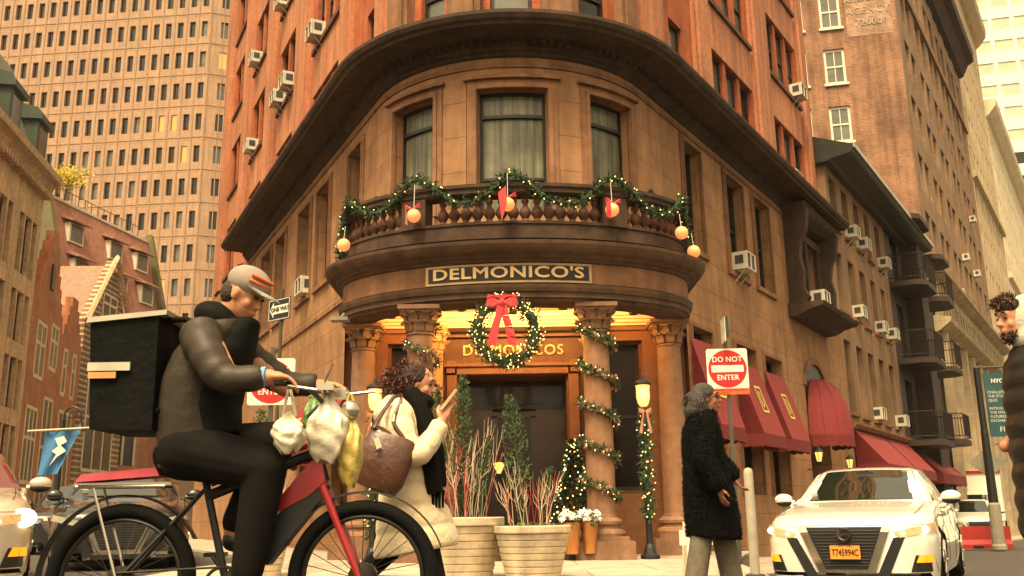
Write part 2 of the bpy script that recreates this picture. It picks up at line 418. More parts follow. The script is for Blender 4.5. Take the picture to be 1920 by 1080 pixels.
# ends of the wings and a roof so that the block is closed
b = MB(); e1, e2 = W.P(URIGHT, 0), W.P(ULEFT, 0)
for z0, z1, o in ((-1.5, 8.35, 0), (8.35, 24, -.25)):
    p, q = W.P(URIGHT, o), W.P(URIGHT, -9); b.quad((p[0], p[1], z0), (q[0], q[1], z0), (q[0], q[1], z1), (p[0], p[1], z1))
    p, q = W.P(ULEFT, o), W.P(ULEFT, -6); b.quad((q[0], q[1], z0), (p[0], p[1], z0), (p[0], p[1], z1), (q[0], q[1], z1))
b.build('party_wall', BRICK, CB)
b = MB(); ps = [W.P(u, -.25, 24) for u in W.cuts(ULEFT, URIGHT)]; b.add(ps, [tuple(range(len(ps)))]); b.build('roof', TRIM, CB)
# dark rooms behind the openings
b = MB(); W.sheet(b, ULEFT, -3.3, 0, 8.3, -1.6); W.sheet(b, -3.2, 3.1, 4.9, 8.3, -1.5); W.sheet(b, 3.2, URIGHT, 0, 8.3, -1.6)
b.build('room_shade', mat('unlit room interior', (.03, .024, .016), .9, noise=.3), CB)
# --- window surrounds (architraves)
b = MB()
def surround(mb, path, u0, u1, z0, z1, w_=.17, o=.05, head=.06, sides=True):
    path.box(mb, u0 - w_, u0, -.02, o, z0, z1 + w_); path.box(mb, u1, u1 + w_, -.02, o, z0, z1 + w_)
    path.box(mb, u0, u1, -.02, o, z1, z1 + w_)
    path.box(mb, u0 - w_ * .45, u0 - w_ * .05, o, o + .025, z0, z1 + w_ * .45); path.box(mb, u1 + w_ * .05, u1 + w_ * .45, o, o + .025, z0, z1 + w_ * .45)
    path.box(mb, u0 - w_ * .05, u1 + w_ * .05, o, o + .025, z1 + w_ * .05, z1 + w_ * .45)
    if head: path.box(mb, u0 - w_ - .05, u1 + w_ + .05, -.02, o + .07, z1 + w_, z1 + w_ + head)
for a, b_ in bayw: b = MB(); surround(b, W, a, b_, *OPZ, .17, .06); b.build('window_surround', STONE2, CB)
for q in ropen + lopen:
    b = MB(); surround(b, W, *q, .12, .035, 0); W.box(b, q[0] - .14, q[1] + .14, -.02, .07, q[2] - .1, q[2]); b.build('window_surround', STONE2, CB)
for q in rgr: b = MB(); surround(b, W, *q, .1, .03, 0); b.build('window_surround', STONE2, CB)
# shallow pilaster strips of the bay
for u in (-1.0, 0.98): b = MB(); W.box(b, u - .22, u + .22, -.02, .03, 4.9, 7.9); b.build('pilaster_strip', STONE, CB)
G_BAY = glass_mat('bay window glass', (.5, .55, .42), .10)
CURT = mat('pale grey green curtain', (.42, .42, .30), .9, noise=.15, nscale=6, streak=.45)
CGL = mat('curtained window glass', (.115, .11, .065), .6, noise=.5, nscale=1.6, streak=.5, coat=.4, spec=.4)
for k, (a, b_) in enumerate(bayw):
    w_ = win(W, a, b_, *OPZ, -.20, CB, 'transom', pane=CGL, thick=.045)
    continue
    c_ = MB(); n = 60; vs = []
    cu0, cu1 = [(a, a + .45), (a, b_), (a + .5, b_)][k]
    for i in range(n + 1):
        u = cu0 + (cu1 - cu0) * i / n; o = -.42 - .05 * abs(sin(i * .55)) - .03 * sin(i * .21)
        vs += [W.P(u, o, OPZ[0]), W.P(u, o - .02 * sin(i * .9), OPZ[1])]
    c_.add(vs, [(2 * i, 2 * i + 2, 2 * i + 3, 2 * i + 1) for i in range(n)]); c_.build('curtain', CURT, w_)
for q in ropen + rdbl + lopen: win(W, *q, -.24, CB, 'sash', pane=DARKGLASS, thick=.06, frame=BLACKW)
for q in rgr + lgr: win(W, *q, -.26, CB, 'four', pane=DIMGLASS, thick=.07, frame=BLACKW)
# --- main cornice, continuous round the corner
b = MB()
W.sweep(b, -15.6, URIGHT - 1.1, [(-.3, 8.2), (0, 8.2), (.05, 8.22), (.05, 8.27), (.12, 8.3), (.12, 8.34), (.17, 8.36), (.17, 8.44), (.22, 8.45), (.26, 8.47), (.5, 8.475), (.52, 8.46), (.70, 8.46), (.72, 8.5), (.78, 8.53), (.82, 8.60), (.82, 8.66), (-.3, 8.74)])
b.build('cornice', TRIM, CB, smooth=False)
b = MB(); u = -12
while u < 15.5:
    W.box(b, u, u + .075, .165, .235, 8.36, 8.44); u += .14
b.build('dentil_course', TRIM, CB)['kind'] = 'stuff'
b = MB(); W.box(b, -15.5, URIGHT, -.24, .03, 8.02, 8.1); W.box(b, -24, -3.4, -.02, .04, 4.75, 4.85); b.build('string_course', STONE2, CB)
# --- upper floors: piers, spandrels and window bays of orange brick
UO = -.25; Z0U = 8.7
ub = [(7.45, 10.2, 3), (11.98, 14.72, 3), (-9.0, -6.75, 3), (-13.12, -11.35, 2), (-17.2, -15.5, 2), (-21.2, -19.4, 2)]
rows = [(9.3, 11.1), (12.38, 14.2), (15.45, 17.27), (18.5, 20.3), (21.6, 23.2)]
ops = []; wl = []
for a, b_, n in ub:
    wd = (b_ - a - (n - 1) * .2) / n
    for k in range(n):
        for z0, z1 in rows:
            sh = .0 if a > 0 else -.33
            x = a + k * (wd + .2); wl.append((x, x + wd, z0 + sh, z1 + sh)); ops.append((x, x + wd, z0 + sh, z1 + sh, .17))
sb = [(-1.95, -1.35), (-.4, .42), (1.4, 2.15), (5.0, 5.7), (-4.75, -4.1)]
for a, b_ in sb:
    for z0, z1 in ((8.75, 10.8), (12.0, 14.2)): wl.append((a, b_, z0, z1)); ops.append((a, b_, z0, z1, .17))
b = MB(); W.wall(b, ULEFT, URIGHT, 8.5, 24, ops, .17, UO); b.build('brick_wall', BRICK, CB)
b = MB(); p = MB(); s_ = MB(); br = MB()
for a, b_, n in ub:
    sh = .0 if a > 0 else -.33
    zz = [8.7] + [v + sh for r_ in rows for v in r_]
    for i in range(0, len(zz) - 1, 2):      # terracotta spandrels between the rows
        p = MB(); W.box(p, a - .1, b_ + .1, UO - .05, UO + .05, zz[i] + .02, zz[i + 1] - .06); p.build('spandrel_panel', TERRA, CB)
    for z0, z1 in rows: s_ = MB(); W.box(s_, a - .12, b_ + .12, UO, UO + .12, z0 + sh - .12, z0 + sh); s_.build('sill_band', TRIM2, CB)
for u0, u1 in ((6.3, 7.2), (10.42, 11.74), (14.95, 15.6), (-6.5, -5.7), (-10.9, -9.5), (-14.9, -13.6), (-18.9, -17.7), (-22.9, -21.7), (3.2, 4.5), (-3.9, -3.2)):
    b = MB(); W.box(b, u0 + .12, u1 - .12, UO, UO + .16, 8.7, 24); W.box(b, u0, u0 + .16, UO, UO + .09, 8.7, 24); W.box(b, u1 - .16, u1, UO, UO + .09, 8.7, 24)
    b.build('giant_pilaster', TERRA, CB)
for u0, u1 in ((-2.9, -2.15), (-1.2, -.55), (.57, 1.25), (2.4, 3.1)):
    b = MB(); W.box(b, u0, u1, UO, UO + .18, 8.7, 11.2); W.box(b, u0 + .12, u1 - .12, UO + .18, UO + .22, 8.9, 11.0)
    W.box(b, u0 - .05, u1 + .05, UO + .18, UO + .26, 8.7, 8.86); b.build('stone_pier', STONE2, CB)
for k, q in enumerate(wl):
    win(W, *q, UO - .14, CB, 'sash', pane=[GREYGLASS, DARKGLASS, GREYGLASS][k % 3], thick=.06, frame=BLACKW)
# ================================================================ portico
b = MB(); zs = 3.57
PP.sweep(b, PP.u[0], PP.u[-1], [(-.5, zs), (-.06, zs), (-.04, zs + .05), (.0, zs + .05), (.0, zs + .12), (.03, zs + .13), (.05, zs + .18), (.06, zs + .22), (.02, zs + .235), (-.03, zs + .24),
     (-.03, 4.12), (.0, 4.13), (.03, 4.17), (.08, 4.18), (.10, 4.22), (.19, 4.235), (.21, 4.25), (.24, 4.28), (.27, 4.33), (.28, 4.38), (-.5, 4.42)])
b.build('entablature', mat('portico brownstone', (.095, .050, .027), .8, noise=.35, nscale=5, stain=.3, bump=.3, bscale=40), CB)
b = MB(); ps = [PP.P(u, -.3, 3.80) for u in PP.cuts(PP.u[0], PP.u[-1])]; b.add(ps, [tuple(range(len(ps)))]); b.build('portico_ceiling', mat('cream ceiling plaster', (.78, .62, .34), .8, noise=.06), CB)
b = MB(); ps = [PP.P(u, .2, 4.425) for u in PP.cuts(PP.u[0], PP.u[-1])]; b.add(ps, [tuple(range(len(ps)))]); b.build('balcony_floor', TRIM, CB)
# stepped inner beam over the door
b = MB()
for k, (zz0, zz1, oo) in enumerate(((3.72, 3.80, 0), (3.67, 3.72, .05), (3.62, 3.67, .09), (3.575, 3.62, .13))):
    b.box((.03, 15.0 + oo, (zz0 + zz1) / 2), (5.0, .5, zz1 - zz0 - .002))
b.build('inner_beam', MATS['cream ceiling plaster'], CB)
b = MB(); PP.box(b, PP.u[0], PP.u[-1], -.06, -.012, 3.825, 4.115); b.build('frieze', STONE2, CB)
# balustrade
b = MB()
PE = PP.u[-1] - .1
PP.box(b, -PE, PE, -.24, -.02, 4.42, 4.70); PP.box(b, -PE, PE, -.26, .0, 4.70, 4.74)
PP.sweep(b, -PE, PE, [(-.25, 5.14), (-.02, 5.14), (.02, 5.17), (.02, 5.22), (.05, 5.25), (.05, 5.30), (-.28, 5.32)])
ped = [-1.5, 1.5, -PHALF + .1, PHALF - .1]
for u in ped: PP.box(b, u - .19, u + .19, -.26, .02, 4.7, 5.14)
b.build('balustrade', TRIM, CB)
bal = [(.075, 0), (.075, .03), (.05, .05), (.045, .07), (.085, .13), (.092, .17), (.075, .22), (.038, .27), (.035, .30), (.055, .33), (.06, .36), (.04, .38), (.075, .40), (.075, .42)]
u = -PE + .15; nb = 0
while u < PE - .1:
    if all(abs(u - q) > .26 for q in ped):
        x, y, _ = PP.P(u, -.13); q = MB().lathe([(r_ * .95, z * .95) for r_, z in bal], (x, y, 4.74), 10); q.build('baluster', TRIM2, CB, smooth=True); nb += 1
    u += .178
# name sign on the frieze
def pbend(vs, zc, o): return [PP.P(x + UC, o + z, zc + y) for x, y, z in vs]
UC = -.1
b = MB(); PP.box(b, UC - 1.2, UC + 1.2, -.03, .005, 3.83, 4.11); sg = b.build('name_board', mat('tan sandstone border', (.42, .28, .14), .8), CB)
b = MB(); PP.box(b, UC - 1.155, UC + 1.155, .0, .012, 3.865, 4.075); b.build('sign_field', mat('dark slate inset', (.012, .011, .009), .6), sg)
vs, fs = text("DELMONICO'S", .225, .012, .007, sx=1.42, spacing=1.06)
x0 = min(v[0] for v in vs); x1 = max(v[0] for v in vs); k = 2.16 / (x1 - x0)
b = MB(); b.add(pbend([((v[0] - (x0 + x1) / 2) * k, v[1], v[2]) for v in vs], 3.97, .016), fs); b.build('lettering', mat('tan lettering', (.66, .46, .22), .7, noise=.1), sg)
# --- columns with leafy capitals
COLM = mat('column sandstone', (.24, .125, .068), .8, noise=.25, nscale=6, stain=.2, bump=.3, bscale=50)
def capital(mb, c, r, h, wtop):
    x, y, z = c
    mb.lathe([(r, 0), (r * 1.12, .02), (r * 1.12, .04), (r * 1.0, .05), (r * 1.05, h * .5), (r * 1.35, h * .85), (r * 1.4, h * .88)], c, 16)
    for ring, (zz, rr, n_, hh) in enumerate(((.06, r * 1.06, 8, h * .38), (.06 + h * .3, r * 1.14, 8, h * .4))):
        for k in range(n_):
            a = 2 * pi * (k + ring * .5) / n_
            pts = [(rr, 0), (rr + .02, hh * .5), (rr + .05, hh * .85), (rr + .085, hh * .9), (rr + .07, hh * .72)]
            for (r0, z0), (r1, z1) in zip(pts, pts[1:]):
                wd = .32 * (1 - .35 * (z0 / hh))
                mb.add([(x + q * cos(a + s * wd), y + q * sin(a + s * wd), z + zz + t) for q, t, s in ((r0, z0, -1), (r0, z0, 1), (r1, z1, 1), (r1, z1, -1))] +
                       [(x + (q + .02) * cos(a + s * wd), y + (q + .02) * sin(a + s * wd), z + zz + t) for q, t, s in ((r0, z0, -1), (r0, z0, 1), (r1, z1, 1), (r1, z1, -1))],
                       [(0, 1, 2, 3), (7, 6, 5, 4), (0, 4, 5, 1), (1, 5, 6, 2), (2, 6, 7, 3), (3, 7, 4, 0)])
    for k in range(4):   # corner volutes
        a = pi / 4 + k * pi / 2; M_ = Matrix.Rotation(a, 3, 'Z') @ Matrix.Rotation(pi / 2, 3, 'X')
        mb.lathe([(.0, -.035), (.065, -.035), (.075, -.02), (.075, .02), (.065, .035), (0, .035)], (x + r * 1.45 * cos(a), y + r * 1.45 * sin(a), z + h * .8), 12, M_)
    mb.box((x, y, z + h - .03), (wtop, wtop, .06)); mb.box((x, y, z + h - .07), (wtop * .9, wtop * .9, .04))
def column(x, y, r, z0, z1, big=True, caph=.42, m_=COLM, flutes=False):
    b = MB()
    if big:
        b.box((x, y, z0 + .12), (r * 4.0, r * 4.0, .24)); b.box((x, y, z0 + .27), (r * 3.3, r * 3.3, .06))
        b.lathe([(r * 1.6, .30), (r * 1.62, .34), (r * 1.5, .38), (r * 1.3, .40), (r * 1.25, .44), (r * 1.4, .46), (r * 1.42, .50), (r * 1.3, .53), (r * 1.08, .55), (r * 1.02, .60)], (x, y, z0), 24)
        zb = z0 + .6
    else:
        b.box((x, y, z0 + .05), (r * 3, r * 3, .1)); b.lathe([(r * 1.4, .1), (r * 1.4, .15), (r * 1.1, .2)], (x, y, z0), 16); zb = z0 + .2
    base = b.build('column_base', m_, CB)
    b = MB(); H = z1 - caph
    b.lathe([(r, zb), (r, zb + (H - zb) * .35), (r * .9, H)], (x, y, 0), 28)
    sh = b.build('column', m_, CB, smooth=True)
    b = MB(); capital(b, (x, y, H), r * .9, caph, r * 3.0); b.build('capital', m_, sh)
    return sh
for x, y in ((1.19, 13.42), (-1.33, 13.42), (2.43, 14.65), (-2.33, 14.65)): column(x, y, .2, .05, 3.575)
ORM = mat('ochre lit stone', (.50, .27, .12), .7, noise=.15)  # orange glow of the porch lamps is put into this lighter base colour
for x in (1.27, -1.23): column(x, 14.92, .13, .35, 3.58, False, .42, ORM)
# inner walls of the porch
b = MB(); WY = 15.35
def wall_y(mb, x0, x1, z0, z1, y, ops, depth=.3):
    P_ = Path([(x0, y), (x1, y)], smooth=False)
    P_.wall(mb, 0, x1 - x0, z0, z1, [(a - x0, b_ - x0, c_, d_, *e) for a, b_, c_, d_, *e in ops], depth)
wall_y(b, -1.45, 1.45, .05, 3.62, WY, [(-.88, .86, .05, 2.86, .8)])
wall_y(b, 1.42, 2.75, .05, 3.85, 15.05, [(1.5, 2.02, 1.0, 3.3, .25)]); wall_y(b, -2.7, -1.38, .05, 3.85, 15.05, [(-1.95, -1.45, 1.0, 3.3, .25)])
for x in (2.77, -2.67): b.quad((x, 14.85, .05), (x, 17.2, .05), (x, 17.2, 3.9), (x, 14.85, 3.9))
for x in (1.45, 1.42): b.quad((x, 15.05, .05), (x, WY, .05), (x, WY, 3.8), (x, 15.05, 3.8))
b.quad((-1.38, 15.05, .05), (-1.38, WY, .05), (-1.38, WY, 3.8), (-1.38, 15.05, 3.8))
REDST = mat('polished red brown stone', (.14, .052, .022), .55, noise=.2, nscale=6, stain=.15)
b.build('porch_wall', REDST, CB)
b = MB()
for s in (1, -1):
    c0 = .03
    b.box((c0 + s * 2.16, 15.0, 2.0), (.26, .16, 3.6)); b.box((c0 + s * 1.75, 15.0, 3.42), (.62, .14, .16)); b.box((c0 + s * 1.75, 14.98, 3.53), (.7, .2, .06))
    b.box((c0 + s * 1.75, 14.98, .5), (.7, .16, .9))
    b.box((-.01 + s * .98, WY - .06, 1.45), (.16, .16, 2.82)); b.box((-.01 + s * 1.0, WY - .1, 3.0), (.14, .08, .2))
b.box((-.01, WY - .06, 2.94), (1.8, .16, .13)); b.box((-.01, WY - .09, 3.02), (2.2, .2, .05)); b.box((-.01, WY - .04, 3.53), (2.4, .14, .08))
b.build('porch_moulding', mat('red brown moulded stone', (.22, .088, .036), .5, noise=.2, nscale=8), CB)
b = MB(); put_text(b, "DELMONICOS", .24, (0, WY - .02, 3.27), (1, 0, 0), depth=.03, bold=.004, sx=1.0, spacing=1.12); b.build('frieze_lettering', mat('brass letters', (.55, .28, .10), .4, metal=.3), CB)
for x0, x1 in ((1.5, 2.02), (-1.95, -1.45)):
    P_ = Path([(x0, 15.05), (x1, 15.05)], smooth=False); win(P_, 0, x1 - x0, 1.0, 3.3, -.22, CB, 'sash', thick=.06, frame=BLACKW, pane=DIMGLASS)
# door leaf, glazed with panels, in a dark vestibule
DY = WY + .75
b = MB(); b.box((0, DY + .1, 1.5), (2.0, .1, 3.0)); b.build('vestibule_wall', BLACKM, CB)
b = MB(); b.box((0, DY, 2.62), (1.76, .08, .45)); b.box((-.62, DY, 1.2), (.5, .08, 2.4)); b.box((.62, DY, 1.2), (.5, .08, 2.4))
b.box((0, DY - .05, 2.62), (1.0, .04, .3)); dsur = b.build('door_surround', mat('varnished dark timber', (.022, .010, .006), .35, noise=.4, nscale=9, coat=.3), CB)
b = MB(); b.box((0, DY, .42), (.74, .06, .84)); b.box((-.33, DY, 1.55), (.1, .06, 1.45)); b.box((.33, DY, 1.55), (.1, .06, 1.45)); b.box((0, DY, 2.3), (.74, .06, .1)); b.box((0, DY - .02, .45), (.5, .05, .5))
dr = b.build('door', MATS['varnished dark timber'], CB)
b = MB(); b.box((-.02, DY - .045, 2.62), (.8, .03, .2)); b.build('transom_reflection', mat('dim amber reflection glow', (.05, .02, .01), .2, emit=(1, .30, .06), estr=.07, noise=.5, nscale=6), dr)  # amber reflection in the door panels, put in as a faint glow
b = MB(); b.lathe([(.03, -.09), (.06, -.02), (.095, .05), (.10, .07), (.02, .09)], (-.26, DY - .14, 1.42), 8); sc_ = b.build('sconce', mat('lit amber sconce', (.6, .3, .08), .4, emit=(1, .50, .10), estr=.9, noise=.2), CB)
b = MB(); b.box((-.26, DY - .07, 1.36), (.1, .05, .16)); b.tube([(-.26, DY - .08, 1.33), (-.26, DY - .14, 1.34)], .012, 6); b.build('sconce_plate', BLACKM, sc_)
b = MB(); b.quad((-.28, DY, .84), (.28, DY, .84), (.28, DY, 2.25), (-.28, DY, 2.25)); b.build('door_glass', mat('dark door glass', (.014, .009, .006), .15, spec=.4, noise=.3, nscale=5), dr)
b = MB(); b.tube([(.3, DY - .05, 1.0), (.3, DY - .09, 1.05), (.3, DY - .09, 1.35), (.3, DY - .05, 1.4)], .012); b.build('handle', mat('brass', (.6, .35, .1), .3, metal=.9), dr)
b = MB(); b.box((0, WY + .1, .14), (2.2, 1.6, .18)); b.box((0, WY - .6, .1), (2.9, .6, .1)); b.box((0, 13.55, .09), (2.2, .9, .09)); b.build('entrance_steps', TRIM, CB)
# dining room window box to the far right of arch : rounded doorway
b = MB()
cu = 12.95; ra = .95; n = 16
for i in range(n):
    a0, a1 = pi * i / n, pi * (i + 1) / n
    q = [(cu + ra * cos(a0), 3.75 + .62 * sin(a0)), (cu + ra * cos(a1), 3.75 + .62 * sin(a1))]
    q2 = [(cu + (ra + .14) * cos(a0), 3.75 + .78 * sin(a0)), (cu + (ra + .14) * cos(a1), 3.75 + .78 * sin(a1))]
    P4 = [q[0], q2[0], q2[1], q[1]]
    b.add([W.P(u, o, z) for o in (-.05, .06) for u, z in P4], [(3, 2, 1, 0), (4, 5, 6, 7), (0, 1, 5, 4), (1, 2, 6, 5), (2, 3, 7, 6), (3, 0, 4, 7)])
b.build('arch_moulding', STONE2, CB)
b = MB(); b.add([W.P(cu + ra * cos(pi * i / n), .012, 3.75 + .62 * sin(pi * i / n)) for i in range(n + 1)], [tuple(range(n + 1))]); W.sheet(b, cu - ra, cu + ra, .2, 3.75, -.55); b.build('side_entrance', BLACKW, CB)
# bracketed double window with a projecting sill
b = MB()
W.box(b, 11.5, 14.2, -.02, .14, 7.65, 7.85); W.box(b, 11.55, 11.75, -.02, .12, 5.72, 7.65); W.box(b, 12.75, 12.95, -.02, .12, 5.72, 7.65); W.box(b, 13.95, 14.15, -.02, .12, 5.72, 7.65)
W.sweep(b, 11.1, 14.6, [(-.05, 5.35), (.25, 5.36), (.55, 5.5), (.85, 5.56), (.9, 5.66), (-.05, 5.7)])
for u in (11.25, 14.2):
    vs = []; pr = [(0, 5.7), (.42, 5.7), (.5, 5.85), (.38, 6.1), (.42, 6.5), (.34, 6.9), (.4, 7.3), (.55, 7.6), (.62, 8.1), (.5, 8.3), (0, 8.3)]
    W.sweep(b, u, u + .26, pr)
b.build('bracketed_window_bay', TRIM, CB)
b = MB(); W.sweep(b, 11.2, 14.5, [(0, 7.95), (.3, 8.0), (.5, 8.15), (.6, 8.3), (0, 8.3)]); b.build('scalloped_hood', TRIM, CB)
# ================================================================ right street: all on the same building line
def facade(name, label, path, u0, u1, z0, z1, ops, wm, back=12, depth=.28, o=0, wmats=None, cat='building', frame=True, sillm=None, limit=100, base=None, z_roof=None, style='sash', lit=.0, both=True, fr=BLACKM):
    x, y, _ = path.P((u0 + u1) / 2, 0)
    t = thing(name, label, cat, (x, y, 0))
    b = MB(); path.wall(b, u0, u1, z0, z1, [(*q, depth) for q in ops], depth, o)
    for ue in (u0, u1):
        p, q = path.P(ue, o), path.P(ue, o - back)
        b.quad((p[0], p[1], z0), (q[0], q[1], z0), (q[0], q[1], z1), (p[0], p[1], z1))
    p0, p1 = path.P(u0, o - back), path.P(u1, o - back); b.quad((p0[0], p0[1], z0), (p1[0], p1[1], z0), (p1[0], p1[1], z1), (p0[0], p0[1], z1))
    b.build('wall', wm, t)
    b = MB(); b.quad(path.P(u0, o, z1), path.P(u1, o, z1), path.P(u1, o - back, z1), path.P(u0, o - back, z1)); b.build('roof', TRIM, t)
    wmats = wmats or [DARKGLASS]
    rest = MB()
    for k, q in enumerate(ops):
        m_ = LITGLASS if random.random() < lit else random.choice(wmats)
        if k < limit:
            if frame: win(path, *q[:4], o - depth + .03, t, style, pane=m_, thick=.06, frame=fr, sill=sillm)
            else:
                p = MB(); path.sheet(p, q[0], q[1], q[2], q[3], o - depth + .03); p.build('window', m_, t)
        else: path.sheet(rest, q[0], q[1], q[2], q[3], o - depth + .03)
    if rest.v: rest.build('small_windows', DARKGLASS, t)['kind'] = 'stuff'
    return t
# the tan stone building with the big eave
ex = [16.55, 18.05, 19.6, 21.15, 22.72]
ops = [(x, x + .78, z0, z1) for z0, z1 in ((.6, 2.7),) for x in ex] + [(x, x + .78, z0, z1) for z0, z1 in ((3.45, 5.62), (6.5, 8.36), (9.1, 10.74)) for x in ex]
EAVE = facade('eave_building', 'tan stone building with five narrow windows per floor under a deep dark eave', W, 16.2, 24.4, -1.5, 11.4, ops, mat('tan rendered stone', (.29, .17, .09), .85, noise=.2, nscale=2.5, stain=.25, bump=.25), wmats=[DARKGLASS], frame=True, fr=BLACKW, depth=.3)
b = MB()
for z in (3.45, 6.5, 9.1):
    for x in ex: 
        q = MB(); W.box(q, x - .08, x + .86, -.02, .1, z - .1, z); q.build('window_sill', STONE2, EAVE)
W.sweep(b, 16.0, 29.5, [(-.3, 10.98), (.2, 11.0), (.3, 11.05), (.85, 11.12), (.92, 11.2), (.95, 11.36), (-.3, 11.9)]); b.build('eave', mat('dark green grey metal eave', (.035, .035, .026), .4, metal=.2, noise=.3), EAVE)
b = MB(); W.box(b, 16.0, 29.5, .95, .99, 11.26, 11.40); b.build('gutter', mat('weathered pale gutter', (.45, .43, .33), .5), EAVE)
b = MB(); W.sweep(b, 16.3, 24.3, [(-.02, 2.95), (.12, 2.98), (.2, 3.08), (.2, 3.14), (-.02, 3.2)]); b.build('belt_course', STONE2, EAVE)
# dark building with projecting balconies
DKW = mat('dark brown cladding', (.045, .028, .02), .7, noise=.3, nscale=3)
ops = [(x, x + 1.3, z, z + 2.1) for z in (.4, 3.3, 6.2, 9.0) for x in (25.4, 28.6, 31.6)]
BALB = facade('balcony_building', 'narrow dark brown building with stacked projecting balconies', W, 24.4, 34.0, -1.5, 10.9, ops, DKW, wmats=[DARKGLASS, GREYGLASS], depth=.2)
RAILM = mat('dark bronze railing', (.03, .02, .014), .5, metal=.4, noise=.1)
for (u0, u1), zz in (((24.6, 27.3), (3.1, 6.05, 8.95, 11.5)), ((29.4, 31.8), (3.4, 6.3, 9.2, 11.0))):
    for k, z in enumerate(zz):
        bl = MB(); ch = .35
        pts = [W.P(u0, 0), W.P(u0, 1.25 - ch), W.P(u0 + ch, 1.25), W.P(u1 - ch, 1.25), W.P(u1, 1.25 - ch), W.P(u1, 0)]
        bl.prism([(p[0], p[1]) for p in pts][::-1], z - .2, z); sl = bl.build('balcony_slab', DKW, BALB)
        if k < 3:
            r_ = MB()
            for h in (.12, 1.0): r_.tube([(p[0], p[1], z + h) for p in pts], .022, 6)
            for a, c_ in zip(pts, pts[1:]):
                n = max(2, int(hypot(a[0] - c_[0], a[1] - c_[1]) / .11))
                for i in range(n):
                    x, y = a[0] + (c_[0] - a[0]) * i / n, a[1] + (c_[1] - a[1]) * i / n; r_.tube([(x, y, z + .1), (x, y, z + 1.0)], .010, 4, False)
            r_.build('railing', RAILM, sl)
q = MB(); W.sheet(q, 27.6, 29.1, 0, 12, .6); W.box(q, 27.6, 29.1, -.1, .58, -1, 12); q.build('stair_shaft', DKW, BALB)
# tall brick building : facade along the street and a blank side wall towards us
ops = []
for k in range(9):
    z = 11.75 + 3.03 * k + (1.0 if k else 1.0)
    for x in (35.4, 37.1, 39.7, 41.4, 44.0, 45.7, 48.3, 50.0, 52.6, 54.3, 56.9): ops.append((x, x + 1.3, z, z + 1.95))
ops = [q for q in ops if q[3] < 42]
BT = facade('brick_tower', 'tall tan brick office block with a blank red brick side wall', W, 34.0, 59.5, 11.6, 42, ops, BRICKT, back=16, wmats=[DARKGLASS, DARKGLASS, GREYGLASS], depth=.25, fr=WHITEF, limit=100)
cx, cy, _ = W.P(34.0, 0)
S = Path([(cx - .977 * 22, cy + .211 * 22), (cx, cy)], 22, smooth=False)
sops = [(x, x + 1.0, z, z + 1.85) for z in (15.1, 18.05, 21.1, 24.1, 27.1) for x in (-3.63, -5.45)]
b = MB(); S.wall(b, -21.5, -.02, 5, 42, [(*q, .16) for q in sops], .16); b.build('side_wall', BRICKR, BT)
for q in sops: win(S, *q, -.13, BT, 'four', pane=GREYGLASS, thick=.12, frame=WHITEF, sill=WHITEF)
GH = mat('faded painted sign', (.40, .29, .19), .9, noise=.5, nscale=2.2)
b = MB(); S.sheet(b, -2.4, -.25, 23.5, 27.2, .012); gs = b.build('faded_wall_sign', mat('faded sign ground', (.33, .185, .12), .9, brick=(.21, .075, .012, (.45, .34, .24), (.30, .15, .09)), noise=.55, nscale=1.5), BT)
b = MB()
for k, (tx, zz) in enumerate((('ASSOCIATE', 25.5), ('AGENCY', 24.85), ('72000', 24.2))):
    X = S.t[0]; p = S.P(-1.35, .03, zz); put_text(b, tx, .52 if k else .42, p, (X.x, X.y, 0), depth=.01, bold=.006)
b.build('faded_letters', mat('faded whitewash letters', (.42, .31, .21), .9, noise=.5, nscale=3), gs)
b = MB(); W.sweep(b, 43.5, 59.5, [(-.1, 31.2), (.3, 31.3), (.7, 32.1), (1.1, 32.3), (1.15, 33.0), (-.1, 33.4)]); b.build('upper_cornice', TRIM, BT)
b = MB(); W.box(b, 34.0, 59.5, -.02, .12, 26.9, 27.15); b.build('string_course', STONE2, BT)
LIME = mat('pale limestone', (.44, .34, .21), .85, brick=(1.2, .6, .01, (.3, .22, .14), (.40, .31, .19)), noise=.15, nscale=2, stain=.2)
bo = [(x, x + .62, 9.45, 10.75) for k in range(13) for x in (36.6 + k * 1.95, 37.5 + k * 1.95)] + [(35.4 + k * 2.9, 36.9 + k * 2.9, 4.6, 7.9) for k in range(9)] + [(35.2 + k * 2.9, 37.2 + k * 2.9, 0, 3.2) for k in range(9)]
BASE = MB(); W.wall(BASE, 34.0, 63, -2, 11.6, [(*q, .3) for q in bo], .3, .1); BASE.build('limestone_base', LIME, BT)
q = MB()
for a in bo: W.sheet(q, a[0], a[1], a[2], a[3], -.15)
q.build('base_windows', DARKGLASS, BT)['kind'] = 'stuff'
b = MB(); W.sweep(b, 34.0, 63, [(0, 11.2), (.3, 11.3), (.6, 11.5), (.62, 11.65), (0, 11.8)]); b.build('belt_cornice', LIME, BT); b = MB(); W.sweep(b, 34.0, 63, [(0, 8.5), (.25, 8.6), (.7, 8.95), (.75, 9.15), (0, 9.3)]); b.build('belt_cornice', LIME, BT)
for k in range(10): b = MB(); W.box(b, 34.4 + 2.9 * k, 34.95 + 2.9 * k, .1, .42, -1.5, 8.5); b.build('base_pilaster', LIME, BT)
